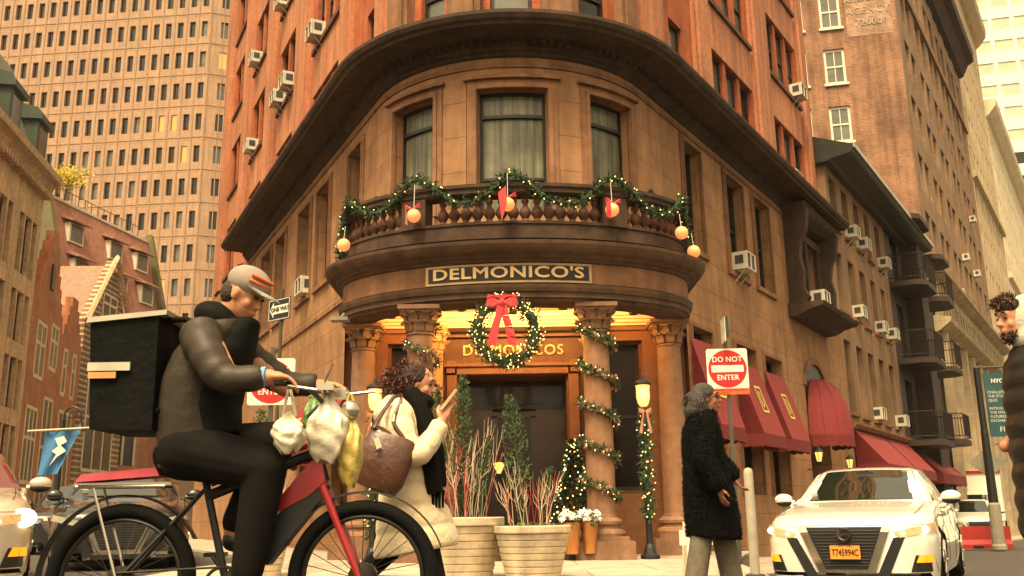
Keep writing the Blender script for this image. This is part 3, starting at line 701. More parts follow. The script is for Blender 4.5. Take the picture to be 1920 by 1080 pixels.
# paler buildings farther along
def far_block(name, label, u0, u1, z1, wm, dx, ww, z0w=3.0, dz=3.03, hh=1.75, top=None, groups=2, o=0, lim=100):
    ops = []; z = z0w
    while z + hh < z1 - 1.5:
        x = u0 + .8
        while x + ww < u1 - .5:
            ops.append((x, x + ww, z, z + hh)); x += dx
            if groups == 2 and int(round((x - u0) / dx)) % 2 == 0: x += dx * .45
        z += dz
    ops.sort(key=lambda q: q[0] + q[2] * .4)
    t = facade(name, label, W, u0, u1, -2.5, z1, ops, wm, back=18, wmats=[DARKGLASS, GREYGLASS], depth=.25, frame=False, o=o, limit=lim)
    b = MB(); W.sweep(b, u0, u1, [(0, z1 - 1.4), (.3, z1 - 1.2), (.9, z1 - .5), (1.0, z1 + .1), (-.5, z1 + .3)]); b.build('cornice', wm, t); b = MB(); W.sweep(b, u0, u1, [(o, z1 * .55), (o + .3, z1 * .55 + .1), (o + .3, z1 * .55 + .5), (o, z1 * .55 + .6)]); b.build('string_course', wm, t)
    return t
far_block('cream_office_block', 'cream stone office block with dense rows of slim windows beyond the brick tower', 59.6, 78, 43, mat('cream stone', (.62, .47, .28), .85, noise=.12, nscale=1, stain=.15), 1.55, .75, 12.6)
far_block('pale_classical_block', 'pale classical block with paired windows and a projecting top cornice', 78.2, 118, 36.5, mat('pale stone', (.80, .68, .46), .85, noise=.1, nscale=1, stain=.1), 1.9, .85, 3, 3.3)
# white tower in the distance
tw = Path([(60, 150), (98, 141)], smooth=False); ops = []
for k in range(34):
    for j in range(11): ops.append((1.5 + j * 3.4, 4.3 + j * 3.4, 3 + k * 4.0, 5.0 + k * 4.0))
ops.sort(key=lambda q: -q[2])
facade('white_tower', 'white distant office tower with horizontal window bands closing the street', tw, 0, 39, -3, 140, [q for q in ops if q[2] < 92 and q[0] < 36][:300], mat('white precast concrete', (.82, .80, .66), .8, noise=.05), back=20, wmats=[mat('pale green tower glass', (.50, .52, .38), .3, noise=.2, nscale=.3)], frame=False, depth=.15)
# ================================================================ left : tower, mansard, gables
TP = Path([(-36 - 90 * .9945, 104 + 90 * .1045), (-36, 104), (-36 + 26 * .93, 104 + 26 * .36)], 90, smooth=False)
tz = [26.4 + 4.02 * k for k in range(-5, 12)]
ops = [(-1.06 - 1.52 * j, -.34 - 1.52 * j, z - 1.0, z + 1.05) for z in tz for j in range(22)] + [(1.25 + 1.52 * j, 2.1 + 1.52 * j, z - 1.05, z + 1.1) for z in tz for j in range(3)]
ops.sort(key=lambda q: -(q[0] * .6 - abs(q[2] - 38) * .5))
TG = mat('tower granite panels', (.40, .245, .155), .8, brick=(1.52, 4.02, .03, (.30, .185, .105), (.39, .245, .14)), noise=.12, nscale=1.5, stain=.12)
TW = facade('granite_office_tower', 'tall pinkish granite office tower with a regular grid of narrow windows', TP, -62, 22, -2, 76, ops, TG, back=22, wmats=[DARKGLASS, DARKGLASS, DARKGLASS, GREYGLASS, GREYGLASS], frame=False, depth=.35, lit=.16, limit=100)
b = MB()
for z in tz: TP.box(b, -62, -.02, -.01, .05, z - 1.95, z - 1.87); TP.box(b, .02, 22, -.01, .05, z - 1.95, z - 1.87)
for j in range(-22, 10): TP.box(b, j * 1.52 + .02, j * 1.52 + .14, -.01, .07, -2, 76)
b.build('panel_joints', mat('granite joint', (.34, .215, .125), .8), TW)
# mansard corner building (left edge)
dM = Vector((-.160, .987)).normalized(); M0 = Vector((-27.48, 47.65))
MP = Path([M0 - dM * 22, M0 + dM * 7.9], 22, smooth=False)
TANS = mat('tan limestone with carving', (.58, .38, .21), .85, noise=.25, nscale=4, stain=.2, bump=.3, bscale=20)
ops = []
for z0, z1 in ((3.3, 6.1), (7.0, 9.9), (10.8, 13.7), (14.7, 18.2)):
    for u in (-18, -13.5, -9, -4.5, 0.2, 4.3): ops += [(u, u + .75, z0, z1), (u + .95, u + 2.0, z0, z1), (u + 2.2, u + 2.95, z0, z1)]
MS = facade('mansard_building', 'tan stone building with slate mansard roof and green copper dormers at the left edge', MP, -22, 7.9, -1, 20.6, ops, TANS, back=12, wmats=[mat('greenish leaded glass', (.07, .075, .035), .2, noise=.4, nscale=3)], depth=.35, frame=True, fr=BLACKM)
b = MB(); MP.sweep(b, -22, 8.2, [(-.2, 20.3), (.25, 20.4), (.5, 20.9), (.85, 21.1), (.9, 21.5), (-.3, 21.7)]); b.build('cornice', TANS, MS)
b = MB()
u = -21.5
while u < 8: MP.box(b, u, u + .18, 0, .5, 20.05, 20.4); u += .42
b.build('bracket_course', TANS, MS)['kind'] = 'stuff'
SLT = mat('grey green slate', (.20, .20, .135), .7, brick=(.35, .25, .02, (.1, .1, .07), (.16, .16, .11)), noise=.3, nscale=2)
b = MB(); MP.sweep(b, -22, 7.8, [(.2, 21.6), (-2.6, 28.5), (-8, 28.6), (-8, 21.6)]); b.build('mansard_roof', SLT, MS)
COP = mat('dark green copper', (.035, .055, .035), .5, noise=.4, nscale=4)
for u in (-10, -4.6, .6, 5.2):
    b = MB(); MP.box(b, u, u + 1.9, -1.8, .1, 21.7, 24.2); MP.sweep(b, u - .2, u + 2.1, [(-2.0, 24.2), (.35, 24.2), (.4, 24.5), (.1, 24.9), (-.6, 25.1), (-2.2, 25.1)]); d_ = b.build('dormer', COP, MS)
    b = MB(); MP.sheet(b, u + .35, u + 1.55, 22.0, 23.9, .12); b.build('dormer_window', DARKGLASS, d_)
# two stepped gables in orange brick
ORB = mat('orange brick', (.52, .19, .085), .85, brick=(.22, .075, .008, (.36, .2, .12), (.44, .15, .06)), noise=.2, nscale=2, stain=.2)
CREAMW = mat('cream mullion window', (.66, .55, .36), .7, noise=.15, nscale=6)
def stepped(path, mb, u0, u1, z, steps, dw, dz, th=.5):
    for k in range(steps): path.box(mb, u0 + dw * k, u1 - dw * k, -th, 0, z + dz * k, z + dz * (k + 1) - .001)
def mullwin(path, t, u0, u1, z0, z1, n, m_=None, gl=None):
    f = MB(); path.box(f, u0, u1, -.2, .02, z0 - .25, z0); w_ = (u1 - u0) / n
    for k in range(n + 1): path.box(f, u0 + k * w_ - .09, u0 + k * w_ + .09, -.2, .03, z0, z1)
    path.box(f, u0, u1, -.2, .03, z1, z1 + .2); path.box(f, u0, u1, -.2, .01, (z0 + z1) / 2 + .3, (z0 + z1) / 2 + .5)
    o_ = f.build('window', m_ or CREAMW, t); p = MB(); path.sheet(p, u0, u1, z0, z1, .006); p.build('pane', gl or mat('brownish pane', (.14, .10, .06), .3, noise=.4, nscale=2), o_)
    return o_
G0 = M0 + dM * 8.0; dG = Vector((-.235, .972)).normalized()
GP = Path([G0, G0 + dG * 8.2], smooth=False)
t = thing('stepped_gable_house', 'taller orange brick house with stepped gable beside the mansard building', 'building', (G0.x, G0.y, 0))
b = MB(); b.hexa([GP.P(0, 0, -1), GP.P(8.0, 0, -1), GP.P(8.0, -8, -1), GP.P(0, -8, -1), GP.P(0, 0, 13.5), GP.P(8.0, 0, 13.5), GP.P(8.0, -8, 13.5), GP.P(0, -8, 13.5)]); stepped(GP, b, .0, 8.0, 13.5, 7, .55, .8)
b.build('wall', ORB, t)
for q in ((1.6, 3.9, 9.6, 12.7, 2), (.9, 3.6, 3.2, 7.4, 3), (5.0, 7.4, 1.6, 8.4, 2), (5.2, 7.2, 10.6, 13.2, 2)): mullwin(GP, t, *q)
b = MB(); GP.box(b, 3.5, 4.3, .01, .12, 15.3, 16.9); b.build('gable_niche', BLACKW, t)
G1 = G0 + dG * 8.0; dH = Vector((-.19, .98)).normalized(); HP = Path([G1, G1 + dH * 7], smooth=False)
t = thing('small_gable_house', 'lower orange brick house with small stepped gable and slim windows', 'building', (G1.x, G1.y, 0))
b = MB(); b.hexa([HP.P(0.02, 0, -1), HP.P(5.6, 0, -1), HP.P(5.6, -7, -1), HP.P(0.02, -7, -1), HP.P(0.02, 0, 12.5), HP.P(5.6, 0, 12.5), HP.P(5.6, -7, 12.5), HP.P(0.02, -7, 12.5)]); stepped(HP, b, .02, 5.6, 12.5, 5, .5, .75); b.build('wall', ORB, t)
for q in ((1.0, 1.9, 9.4, 12.2, 1), (3.4, 4.3, 9.4, 12.2, 1), (1.2, 4.4, 3.0, 8.0, 3)): mullwin(HP, t, *q)
TILE = mat('pink clay tiles', (.36, .18, .12), .8, brick=(.3, .2, .02, (.22, .1, .07), (.30, .145, .1)), noise=.25, nscale=3)
# banded brown brick gable
BBR = mat('brown brick with pale bands', (.20, .105, .06), .85, brick=(8.0, .42, .09, (.52, .40, .25), (.20, .105, .06)), noise=.25, nscale=3, stain=.2)
I0 = G1 + dH * 5.7; dI = Vector((-.02, 1)).normalized(); IP = Path([I0, I0 + dI * 9], smooth=False)
t = thing('banded_gable_house', 'brown brick house with pale stone bands and a pointed gable', 'building', (I0.x, I0.y, 0))
b = MB(); b.hexa([IP.P(0.02, 0, -1), IP.P(8.5, 0, -1), IP.P(8.5, -7, -1), IP.P(0.02, -7, -1), IP.P(0.02, 0, 15.5), IP.P(8.5, 0, 15.5), IP.P(8.5, -7, 15.5), IP.P(0.02, -7, 15.5)])
b.extr([IP.P(0.02, 0, 15.5), IP.P(8.5, 0, 15.5), IP.P(4.2, 0, 21.0)], (IP.n[0] * -.5).to_3d()); b.build('wall', BBR, t)
b = MB(); b.extr([IP.P(0.0, -.52, 15.5), IP.P(8.5, -.52, 15.5), IP.P(4.2, -.52, 20.6)], (IP.n[0] * -6).to_3d()); b.build('roof', TILE, t)
b = MB(); p0, p1, p2 = IP.P(-.3, .3, 15.3), IP.P(4.2, .3, 21.3), IP.P(8.8, .3, 15.3)
b.tube([p0, p1, p2], .22, 4); b.build('gable_coping', TANS, t)
for q in ((2.0, 6.4, 12.2, 14.7, 3), (3.0, 5.6, 16.0, 18.0, 2), (1.6, 6.8, 4.6, 11.4, 3)): mullwin(IP, t, *q, gl=DARKGLASS)
# pink brick building with sloping upper wall and tiled dormers
P1, P2 = Vector((-38.28, 75.89)), Vector((-35.9, 87.5)); dP = (P2 - P1).normalized()
KP = Path([P1 - dP * 1.5, P2 + dP * 1.6], 1.5, smooth=False)
PINK = mat('pinkish red brick', (.42, .155, .105), .85, brick=(.3, .11, .012, (.50, .30, .21), (.34, .12, .08)), noise=.2, nscale=1, stain=.15)
kn = KP.n[0]
t = thing('pink_brick_building', 'pinkish brick building with a tall sloping upper wall and rows of tile-hooded dormers', 'building', (P1.x, P1.y, 0))
b = MB(); KP.sweep(b, -1.3, 13.4, [(2.6, -1), (2.6, 16.5), (2.2, 18.2), (0, 27.2), (-.4, 27.2), (-10, 27.2), (-10, -1)]); b.build('sloping_wall', PINK, t)
b = MB(); KP.sweep(b, -1.4, 13.5, [(-.3, 27.2), (.12, 27.2), (.12, 27.4), (-.3, 27.4)]); b.build('parapet_coping', WHITEF, t)
b = MB(); KP.sweep(b, -1.75, -1.3, [(2.9, 15.5), (2.9, 18.4), (.4, 28.0), (-.2, 28.0), (-.2, 15.5)]); b.build('party_wall_coping', mat('olive lead coping', (.13, .11, .05), .6), t); b = MB(); KP.sweep(b, 13.4, 13.8, [(2.9, 15.5), (2.9, 18.4), (.4, 28.0), (-.2, 28.0), (-.2, 15.5)]); b.build('party_wall_coping', mat('olive lead coping', (.13, .11, .05), .6), t)
for z, sc in ((24.4, 1), (21.2, 1)):
    oo = (27.2 - z) * 2.2 / 9.0
    for u in (.7, 6.3, 10.4):
        b = MB(); KP.box(b, u, u + 1.9, oo - 1.2, oo + .35, z - .7, z + 1.0); d_ = b.build('dormer', WHITEF, t)
        p = MB(); KP.sheet(p, u + .18, u + 1.72, z - .55, z + .9, oo + .37); p.build('dormer_window', mat('brownish pane', (.1, .07, .05), .3), d_)
        b = MB(); KP.sweep(b, u - .35, u + 2.25, [(oo - 1.0, z + 1.6), (oo + .9, z + .95), (oo + .9, z + 1.1), (oo - .8, z + 1.95)]); b.build('tiled_hood', TILE, d_)
b = MB()
KP.sweep(b, -1.2, 6.0, [(1.7, 19.2), (4.0, 16.4), (4.0, 16.6), (1.7, 19.9)]); b.build('tiled_skirt_roof', TILE, t); b = MB(); KP.sweep(b, 6.3, 13.3, [(1.7, 19.2), (4.0, 16.4), (4.0, 16.6), (1.7, 19.9)]); b.build('tiled_skirt_roof', TILE, t)
for q in ((1, 4, 11.5, 14.5, 2), (6, 9.5, 11.5, 14.5, 2), (1, 4, 5.5, 9, 2), (6.3, 9.8, 5.5, 9.0, 2)):
    f = MB()
    for k in range(3): KP.box(f, q[0] + k * (q[1] - q[0]) / 2 - .1, q[0] + k * (q[1] - q[0]) / 2 + .1, 2.6, 2.75, q[2], q[3])
    KP.box(f, q[0], q[1], 2.6, 2.75, q[3], q[3] + .3); o_ = f.build('window', CREAMW, t); p = MB(); KP.sheet(p, q[0], q[1], q[2], q[3], 2.62); p.build('pane', DARKGLASS, o_)
b = MB(); n = 0
u = -1.0
while u < 13: b.tube([KP.P(u, -.5, 27.3), KP.P(u, -.5, 28.6)], .04, 4); u += .9
b.tube([KP.P(-1, -.5, 28.6), KP.P(13, -.5, 28.6)], .035, 4); b.build('roof_railing', BLACKM, t)
# low dark shopfront blocks between the left street and the tower
LP = Path([(-30.5, 88), (-22.5, 104)], smooth=False)
facade('low_brown_block', 'low brown block with barred ground floor gate behind the pink brick building', LP, 0, 17, -1, 13, [(2, 5, 0, 5), (7, 9.5, .5, 4.5), (11, 14, .5, 4.5), (2, 4.5, 7, 10.5), (7, 9.5, 7, 10.5), (11, 14, 7, 10.5)], mat('brown stucco', (.28, .17, .10), .85, noise=.25, nscale=2), back=8, wmats=[mat('red brown shutter', (.10, .035, .025), .6, streak=.4)], frame=True)
# yellow autumn tree on the roof
def leaves(mb, c, r, n, s, flat=1.0, seed=1, squash=(1, 1, 1)):
    rg = random.Random(seed)
    for _ in range(n):
        while True:
            p = Vector((rg.uniform(-1, 1), rg.uniform(-1, 1), rg.uniform(-1, 1)))
            if .25 < p.length < 1: break
        p = Vector((p.x * r * squash[0], p.y * r * squash[1], p.z * r * squash[2])) + Vector(c)
        d = Vector((rg.gauss(0, 1), rg.gauss(0, 1), rg.gauss(0, 1) * flat)).normalized(); e = d.orthogonal().normalized(); e.rotate(Matrix.Rotation(rg.uniform(0, 6.3), 3, d)); f = d.cross(e)
        k = s * rg.uniform(.6, 1.3)
        mb.add([tuple(p - e * k), tuple(p - f * k * .45), tuple(p + e * k), tuple(p + f * k * .45)], [(0, 1, 2, 3)])
t = thing('rooftop_tree', 'small yellow autumn tree on the roof behind the mansard building', 'tree', (-37.0, 76, 27.2))
b = MB(); b.tube([(-37.4, 75.5, 27), (-37.3, 75.5, 28.4), (-37.0, 75.5, 29)], [.1, .07, .03], 6); b.tube([(-37.3, 75.5, 28.2), (-38.0, 75.5, 29.2)], [.05, .02], 5); b.build('trunk', BLACKW, t)
b = MB()
for i in range(9): leaves(b, (-37.3 + random.uniform(-1.6, 1.8), 75.5, 28.9 + random.uniform(-.6, .8)), .9, 130, .13, seed=i)
b.build('crown', mat('yellow leaves', (.62, .52, .06), .7, noise=.4, nscale=8), t)
# air conditioners in the windows
acn = [0]
def ac(path, u, z, o, label, wd=.54, h=.38, d=.34):
    x, y, _ = path.P(u, o, z); i = path.seg(u); nn = path.n[i]; tt = path.t[i]; rz = atan2(tt.y, tt.x)
    t = thing('air_conditioner', label, 'air conditioner', (x, y, z), rz, 'window air conditioners')
    b = MB(); b.box((0, -d / 2, h / 2), (wd, d, h)); b.box((0, -d - .012, h * .04), (wd + .02, .03, .03)); b.box((0, -d - .012, h * .97), (wd + .02, .03, .03)); b.box((-wd / 2, -d - .012, h / 2), (.035, .03, h)); b.box((wd / 2, -d - .012, h / 2), (.035, .03, h)); b.box((0, -d - .012, h / 2), (.03, .03, h)); b.build('casing', ACMAT, t, local=True)
    g = MB()
    for s in (-1, 1): g.box((s * wd / 4, -d - .004, h / 2), (wd / 2 - .05, .01, h - .06))
    for sx in (-1, 1): g.box((sx * (wd / 2 + .003), -d * .55, h * .55), (.008, d * .55, h * .5))
    g.build('grille', ACDARK, t, local=True)
    g = MB()
    for s in (-.5, .5): g = MB(); g.tube([(s * wd * .6, .0, -.28), (s * wd * .6, -d * .75, -.01), (s * wd * .6, 0, -.01)], .014, 5); g.build('bracket', ACMAT, t, local=True)
    return t
A = [(W, 7.45, 5.72, -.02, 'beige air conditioner in the second floor window with a grate, right of the portico'),
 (W, 12.2, 5.74, .35, 'boxy air conditioner on the ledge of the bracketed double window'),
 (W, 14.25, 12.42, UO, 'air conditioner on the upper orange brick window row at right'),
 (W, 12.9, 9.32, UO, 'air conditioner just above the main cornice on the right wing'),
 (W, 18.45, 9.12, -.02, 'large air conditioner on the top floor of the eave building'), (W, 20.1, 9.12, -.05, 'small air conditioner next to the large one under the eave'),
 (W, 23.1, 9.12, -.02, 'air conditioner at the far end of the top row under the eave'), (W, 18.4, 6.52, -.05, 'slim air conditioner on the middle floor of the eave building, nearest us'),
 (W, 21.5, 6.52, -.05, 'air conditioner in the fourth middle floor window of the eave building'), (W, 23.1, 6.52, .0, 'air conditioner in the last middle floor window of the eave building'),
 (W, 23.1, 3.47, .0, 'air conditioner low on the far end of the eave building'), (W, 19.9, 3.47, -.1, 'air conditioner on the lower row of the eave building'),
 (W, 47.9, 14.9, 0, 'tiny air conditioner on the brick tower facade, lower left'), (W, 43.4, 11.9, 0, 'tiny air conditioner near the base of the brick tower'), (W, 54.2, 18.9, 0, 'tiny air conditioner high on the brick tower'), (W, 52.6, 14.9, 0, 'tiny air conditioner in the middle of the brick tower'),
 (W, -8.1, 5.55, -.15, 'pale air conditioner in a second floor window of the left wing'),
 (W, -12.7, 12.1, UO, 'large air conditioner under a pair of windows on the left brick wing'), (W, -11.5, 12.1, UO, 'smaller air conditioner beside the large one on the left brick wing'),
 (W, -8.5, 12.1, UO, 'air conditioner on the orange brick wing nearest the bay'), (W, -16.6, 12.1, UO, 'air conditioner on the far left window pair'), (W, -12.7, 15.15, UO, 'air conditioner high on the left brick wing'),
 (W, -16.3, 9.0, UO, 'air conditioner low on the far left brick wing, just above the cornice'), (W, -16.6, 15.15, UO, 'air conditioner near the top of the picture on the far left wing')]
for p_, u, z, o, l_ in A: ac(p_, u, z, o, l_)

# ================================================================ awnings and lanterns (fixed to the corner building)
AWN = mat('dark red awning canvas', (.24, .030, .030), .75, noise=.15, nscale=8, bump=.15, bscale=30)
AWN2 = mat('dark red valance canvas', (.16, .018, .018), .8, noise=.15, nscale=8)
YEL = mat('yellow awning print', (.72, .56, .12), .7, noise=0)
def awning(path, parent, u0, u1, zt, zf, zv, proj, label=None, logo=True, o0=.03, lx=.5):
    b = MB(); P = path.P
    b.add([P(u0, o0, zt), P(u1, o0, zt), P(u1, o0 + proj, zf), P(u0, o0 + proj, zf), P(u0, o0, zt - .02), P(u1, o0, zt - .02), P(u1, o0 + proj - .02, zf - .02), P(u0, o0 + proj - .02, zf - .02)],
          [(3, 2, 1, 0), (4, 5, 6, 7), (0, 1, 5, 4), (1, 2, 6, 5), (2, 3, 7, 6), (3, 0, 4, 7)])
    for u in (u0, u1):
        b.add([P(u, o0, zt - .01), P(u, o0 + proj - .01, zf - .01), P(u, o0, zf)], [(0, 1, 2), (2, 1, 0)])
    a = b.build('awning', AWN, parent)
    if label: a['label'] = label
    v = MB(); segs = []
    n = max(6, int((u1 - u0) / .16)); pts = [(u0 + (u1 - u0) * i / n, o0 + proj) for i in range(n + 1)]
    m_ = max(3, int(proj / .16)); pts = [(u0, o0 + proj * i / m_) for i in range(m_)] + pts + [(u1, o0 + proj * (1 - i / m_)) for i in range(1, m_ + 1)]
    for (a0, b0), (a1, b1) in zip(pts, pts[1:]):
        k = 4; am = [(a0 + (a1 - a0) * j / k, b0 + (b1 - b0) * j / k) for j in range(k + 1)]
        for j in range(k):
            q0, q1 = am[j], am[j + 1]; d0 = zv - .035 * sin(pi * j / k); d1 = zv - .035 * sin(pi * (j + 1) / k)
            v.add([P(*q0, zf), P(*q1, zf), P(q1[0], q1[1] + .012, d1), P(q0[0], q0[1] + .012, d0)], [(0, 1, 2, 3)])
    v.build('valance', AWN2, a)
    if logo:
        g = MB(); uc = u0 + (u1 - u0) * lx; sl = hypot(proj, zt - zf)
        def Q(x, y): # x along the wall, y up the slope from its middle
            k = .5 + y / sl; return P(uc + x, o0 + proj * (1 - k) + .012, zf + (zt - zf) * k + .006)
        def bar(x0, y0, x1, y1): g.add([Q(x0, y0), Q(x1, y0), Q(x1, y1), Q(x0, y1)], [(0, 1, 2, 3)])
        w_, h_ = .19, .30
        bar(-w_, -h_, w_, -h_ + .045); bar(-w_, h_ - .045, w_, h_); bar(-w_, -h_, -w_ + .045, h_); bar(w_ - .045, -h_, w_, h_)
        bar(-.09, -.16, -.05, .16)
        for i in range(8):
            a0, a1 = -pi / 2 + pi * i / 8, -pi / 2 + pi * (i + 1) / 8
            g.add([Q(-.05 + .11 * cos(a0), .16 * sin(a0)), Q(-.05 + .15 * cos(a0), .19 * sin(a0)), Q(-.05 + .15 * cos(a1), .19 * sin(a1)), Q(-.05 + .11 * cos(a1), .16 * sin(a1))], [(0, 1, 2, 3)])
        g.build('emblem', YEL, a)
    return a
awning(W, CB, 4.5, 5.75, 3.85, 2.2, 1.96, .5, 'red awning behind the do not enter sign')
awning(W, CB, 6.9, 8.3, 3.7, 2.2, 1.96, .5, 'red awning with yellow emblem right of the sign'); awning(W, CB, 8.75, 10.15, 3.72, 2.2, 1.96, .5, 'red awning beside the domed one')
awning(W, CB, -5.7, -4.3, 3.0, 1.9, 1.7, .7, 'red awning left of the portico'); awning(W, CB, -8.2, -6.5, 3.0, 1.9, 1.7, .7, 'red awning on the left wing')
awning(W, EAVE, 16.6, 20.6, 2.95, 1.95, 1.65, .85, 'wide red awning with a white oval', False); awning(W, EAVE, 20.8, 24.3, 2.95, 1.95, 1.65, .85, 'wide red awning with yellow lettering', False)
awning(W, BALB, 25.5, 31.0, 2.75, 1.95, 1.6, .9, 'dull red shop awning', False)
# domed awning over the side entrance
b = MB(); nu, nv = 14, 8; uc, ru, pr, zb, zt = 12.95, .98, .8, 2.5, 3.98
def dome(i, j, k=1):
    a = pi * i / nu; e = (pi / 2) * j / nv
    return W.P(uc - ru * cos(a) * (cos(e) ** .7), .03 + pr * sin(a) * (cos(e) ** .85), zb + (zt - zb) * sin(e))
b.add([dome(i, j) for j in range(nv + 1) for i in range(nu + 1)], [(j * (nu + 1) + i, j * (nu + 1) + i + 1, (j + 1) * (nu + 1) + i + 1, (j + 1) * (nu + 1) + i) for j in range(nv) for i in range(nu)])
dm = b.build('domed_awning', AWN, CB, smooth=True)
b = MB()
for i in range(0, nu + 1, 2): b.tube([dome(i, j) for j in range(nv + 1)], .014, 5)
b.build('rib', AWN, dm)
b = MB(); k = 60; pts = []
for i in range(k + 1):
    a = pi * i / k; pts += [W.P(uc - ru * cos(a), .03 + pr * sin(a), zb), W.P(uc - ru * cos(a), .045 + pr * sin(a), 2.24 - .035 * abs(sin(i * pi / 5)))]
b.add(pts, [(2 * i, 2 * i + 2, 2 * i + 3, 2 * i + 1) for i in range(k)]); b.build('valance', AWN2, dm)
def lantern(path, u, o, z, parent, name='wall_lantern'):
    p = path.P(u, o); c = Vector((p[0], p[1], z)); w_ = path.P(u, 0)
    b = MB(); b.lathe([(.0, .34), (.03, .30), (.12, .22), (.125, .2), (.105, .2)], c, 6); b.lathe([(.06, -.06), (.065, -.03), (.05, -.03), (.02, -.09)], c, 6)
    for k in range(6):
        a = pi / 3 * k; b.tube([c + Vector((.11 * cos(a), .11 * sin(a), .2)), c + Vector((.06 * cos(a), .06 * sin(a), -.04))], .008, 4)
    b.tube([c + Vector((0, 0, -.05)), c + Vector((0, 0, -.16)), Vector((w_[0], w_[1], z - .22))], .014, 5)
    l_ = b.build(name, BLACKM, parent)
    g = MB(); g.lathe([(.055, -.03), (.1, .19)], c, 6); g.build('lamp_glass', mat('lit lantern glass', (.6, .4, .15), .3, emit=(1, .55, .13), estr=.6, noise=0), l_)
lantern(W, 11.55, .32, 1.85, CB); lantern(W, 14.55, .32, 1.8, CB)
# ================================================================ greenery with lights
PINE = mat('dark green garland needles', (.030, .058, .022), .7, noise=.45, nscale=30)
PINE2 = mat('mid green foliage', (.06, .095, .035), .65, noise=.45, nscale=25)
BULB = mat('warm string light', (1, .7, .3), .5, emit=(1, .60, .17), estr=1.9, noise=0)
CONE = mat('brown cones and berries', (.30, .14, .09), .6, noise=.3, nscale=30)
def curve_pts(pts, step=.04):
    out = []; pts = [Vector(p) for p in pts]
    for i in range(len(pts) - 1):
        a, b_ = pts[i], pts[i + 1]; p0 = pts[max(0, i - 1)]; p3 = pts[min(len(pts) - 1, i + 2)]; n = max(1, int((b_ - a).length / step))
        for k in range(n):
            t = k / n; out.append(.5 * ((2 * a) + (b_ - p0) * t + (2 * p0 - 5 * a + 4 * b_ - p3) * t * t + (3 * a - p0 - 3 * b_ + p3) * t ** 3))
    out.append(pts[-1]); return out
def garland_mesh(mb, cp, r, dens, s, seed=1, long=1.9):
    rg = random.Random(seed)
    for p in cp:
        for _ in range(dens):
            d = Vector((rg.gauss(0, 1), rg.gauss(0, 1), rg.gauss(0, 1))).normalized(); q = p + d * r * rg.uniform(.15, 1)
            d = (d + Vector((rg.gauss(0, .5), rg.gauss(0, .5), rg.gauss(0, .5) - .15))).normalized()
            e = d.orthogonal().normalized(); e.rotate(Matrix.Rotation(rg.uniform(0, 6.3), 3, d)); k = s * rg.uniform(.6, 1.4)
            mb.add([tuple(q - e * k * .32), tuple(q + d * k * long), tuple(q + e * k * .32)], [(0, 1, 2)])
def bulbs_mesh(mb, cp, r, every, s=.0075, seed=3, toward=(0, -1, 0)):
    rg = random.Random(seed); acc = 0; t = Vector(toward)
    for a, b_ in zip(cp, cp[1:]):
        acc += (b_ - a).length
        if acc > every:
            acc -= every * rg.uniform(.7, 1.3)
            d = (Vector((rg.gauss(0, .8), rg.gauss(0, .8), rg.gauss(0, .8))) + t * .9).normalized(); mb.ell(b_ + d * r * 1.05, (s, s, s * 1.2), 6, 4)
def garland(name, label, cat, pts, r=.075, dens=9, s=.03, every=.085, loc=None, group=None, seed=1, m_=None, cones=0, toward=(0, -1, 0), bs=.0075):
    cp = curve_pts(pts, .03); t = thing(name, label, cat, loc or tuple(cp[0]), 0, group)
    b = MB(); b.tube(cp[::4] + [cp[-1]], r * .35, 6); garland_mesh(b, cp, r, dens, s, seed); b.build('foliage', m_ or PINE, t)
    if every: b = MB(); bulbs_mesh(b, cp, r, every, bs, seed + 1, toward); b.build('string_lights', BULB, t)
    if cones:
        rg = random.Random(seed + 5)
        for _ in range(cones):
            b = MB(); p = cp[rg.randrange(len(cp))] + Vector((rg.uniform(-.05, .05), -r * .8, rg.uniform(-.04, .04))); b.ell(p, (.022, .022, .028), 7, 5); b.build('pine_cone', CONE, t)
    return t
# along the balcony rail
pk = [(-3.02, 4.45), (-3.0, 5.0), (-2.75, 5.36), (-2.35, 5.1), (-1.95, 5.06), (-1.5, 5.42), (-1.25, 5.36), (-.85, 5.03), (-.45, 5.08), (-.12, 5.40), (.1, 5.38), (.45, 5.06), (.9, 5.0), (1.25, 5.3), (1.5, 5.42), (1.75, 5.25), (2.15, 4.98), (2.55, 5.1), (2.85, 5.38), (3.0, 5.05), (3.08, 4.4)]
garland('balcony_garland', 'thick green pine garland with warm lights swagged along the balcony rail', 'garland', [PP.P(u, .07, z) for u, z in pk], .085, 15, .034, .12, seed=4, bs=.008)
# spirals round the front columns
def spiral(cx_, cy_, r, z0, z1, turns, ph=0, n=90): return [(cx_ + r * cos(ph + 2 * pi * turns * i / n), cy_ + r * sin(ph + 2 * pi * turns * i / n), z0 + (z1 - z0) * i / n) for i in range(n + 1)]
garland('column_garland', 'lit pine garland spiralling down the right front column, with cones', 'garland', spiral(1.19, 13.42, .235, 3.3, .85, 4.6, 2.6), .074, 15, .034, .10, loc=(1.19, 13.2, .85), group='garlands round the columns', seed=11, cones=34)
garland('column_garland', 'lit pine garland round the left front column behind the woman in the pale coat', 'garland', spiral(-1.3, 13.42, .235, 3.3, 1.1, 4.2, .4), .055, 9, .03, .10, loc=(-1.3, 13.2, 1.1), group='garlands round the columns', seed=12, cones=26)
for k, (ph, z1) in enumerate(((4.3, .9), (1.9, 1.4))):
    cx_ = (1.19, -1.3)[k]
    garland('bare_twig_garland', ('sparse twig and berry garland crossing the lights on the right column', 'sparse twig and berry garland on the left column')[k], 'garland', spiral(cx_, 13.42, .245, 3.1, z1, 4.2, ph), .035, 4, .035, 0, loc=(cx_, 13.15, z1), seed=15 + k, cones=40, m_=mat('dry brown twigs', (.16, .10, .055), .8, noise=.4, nscale=20))
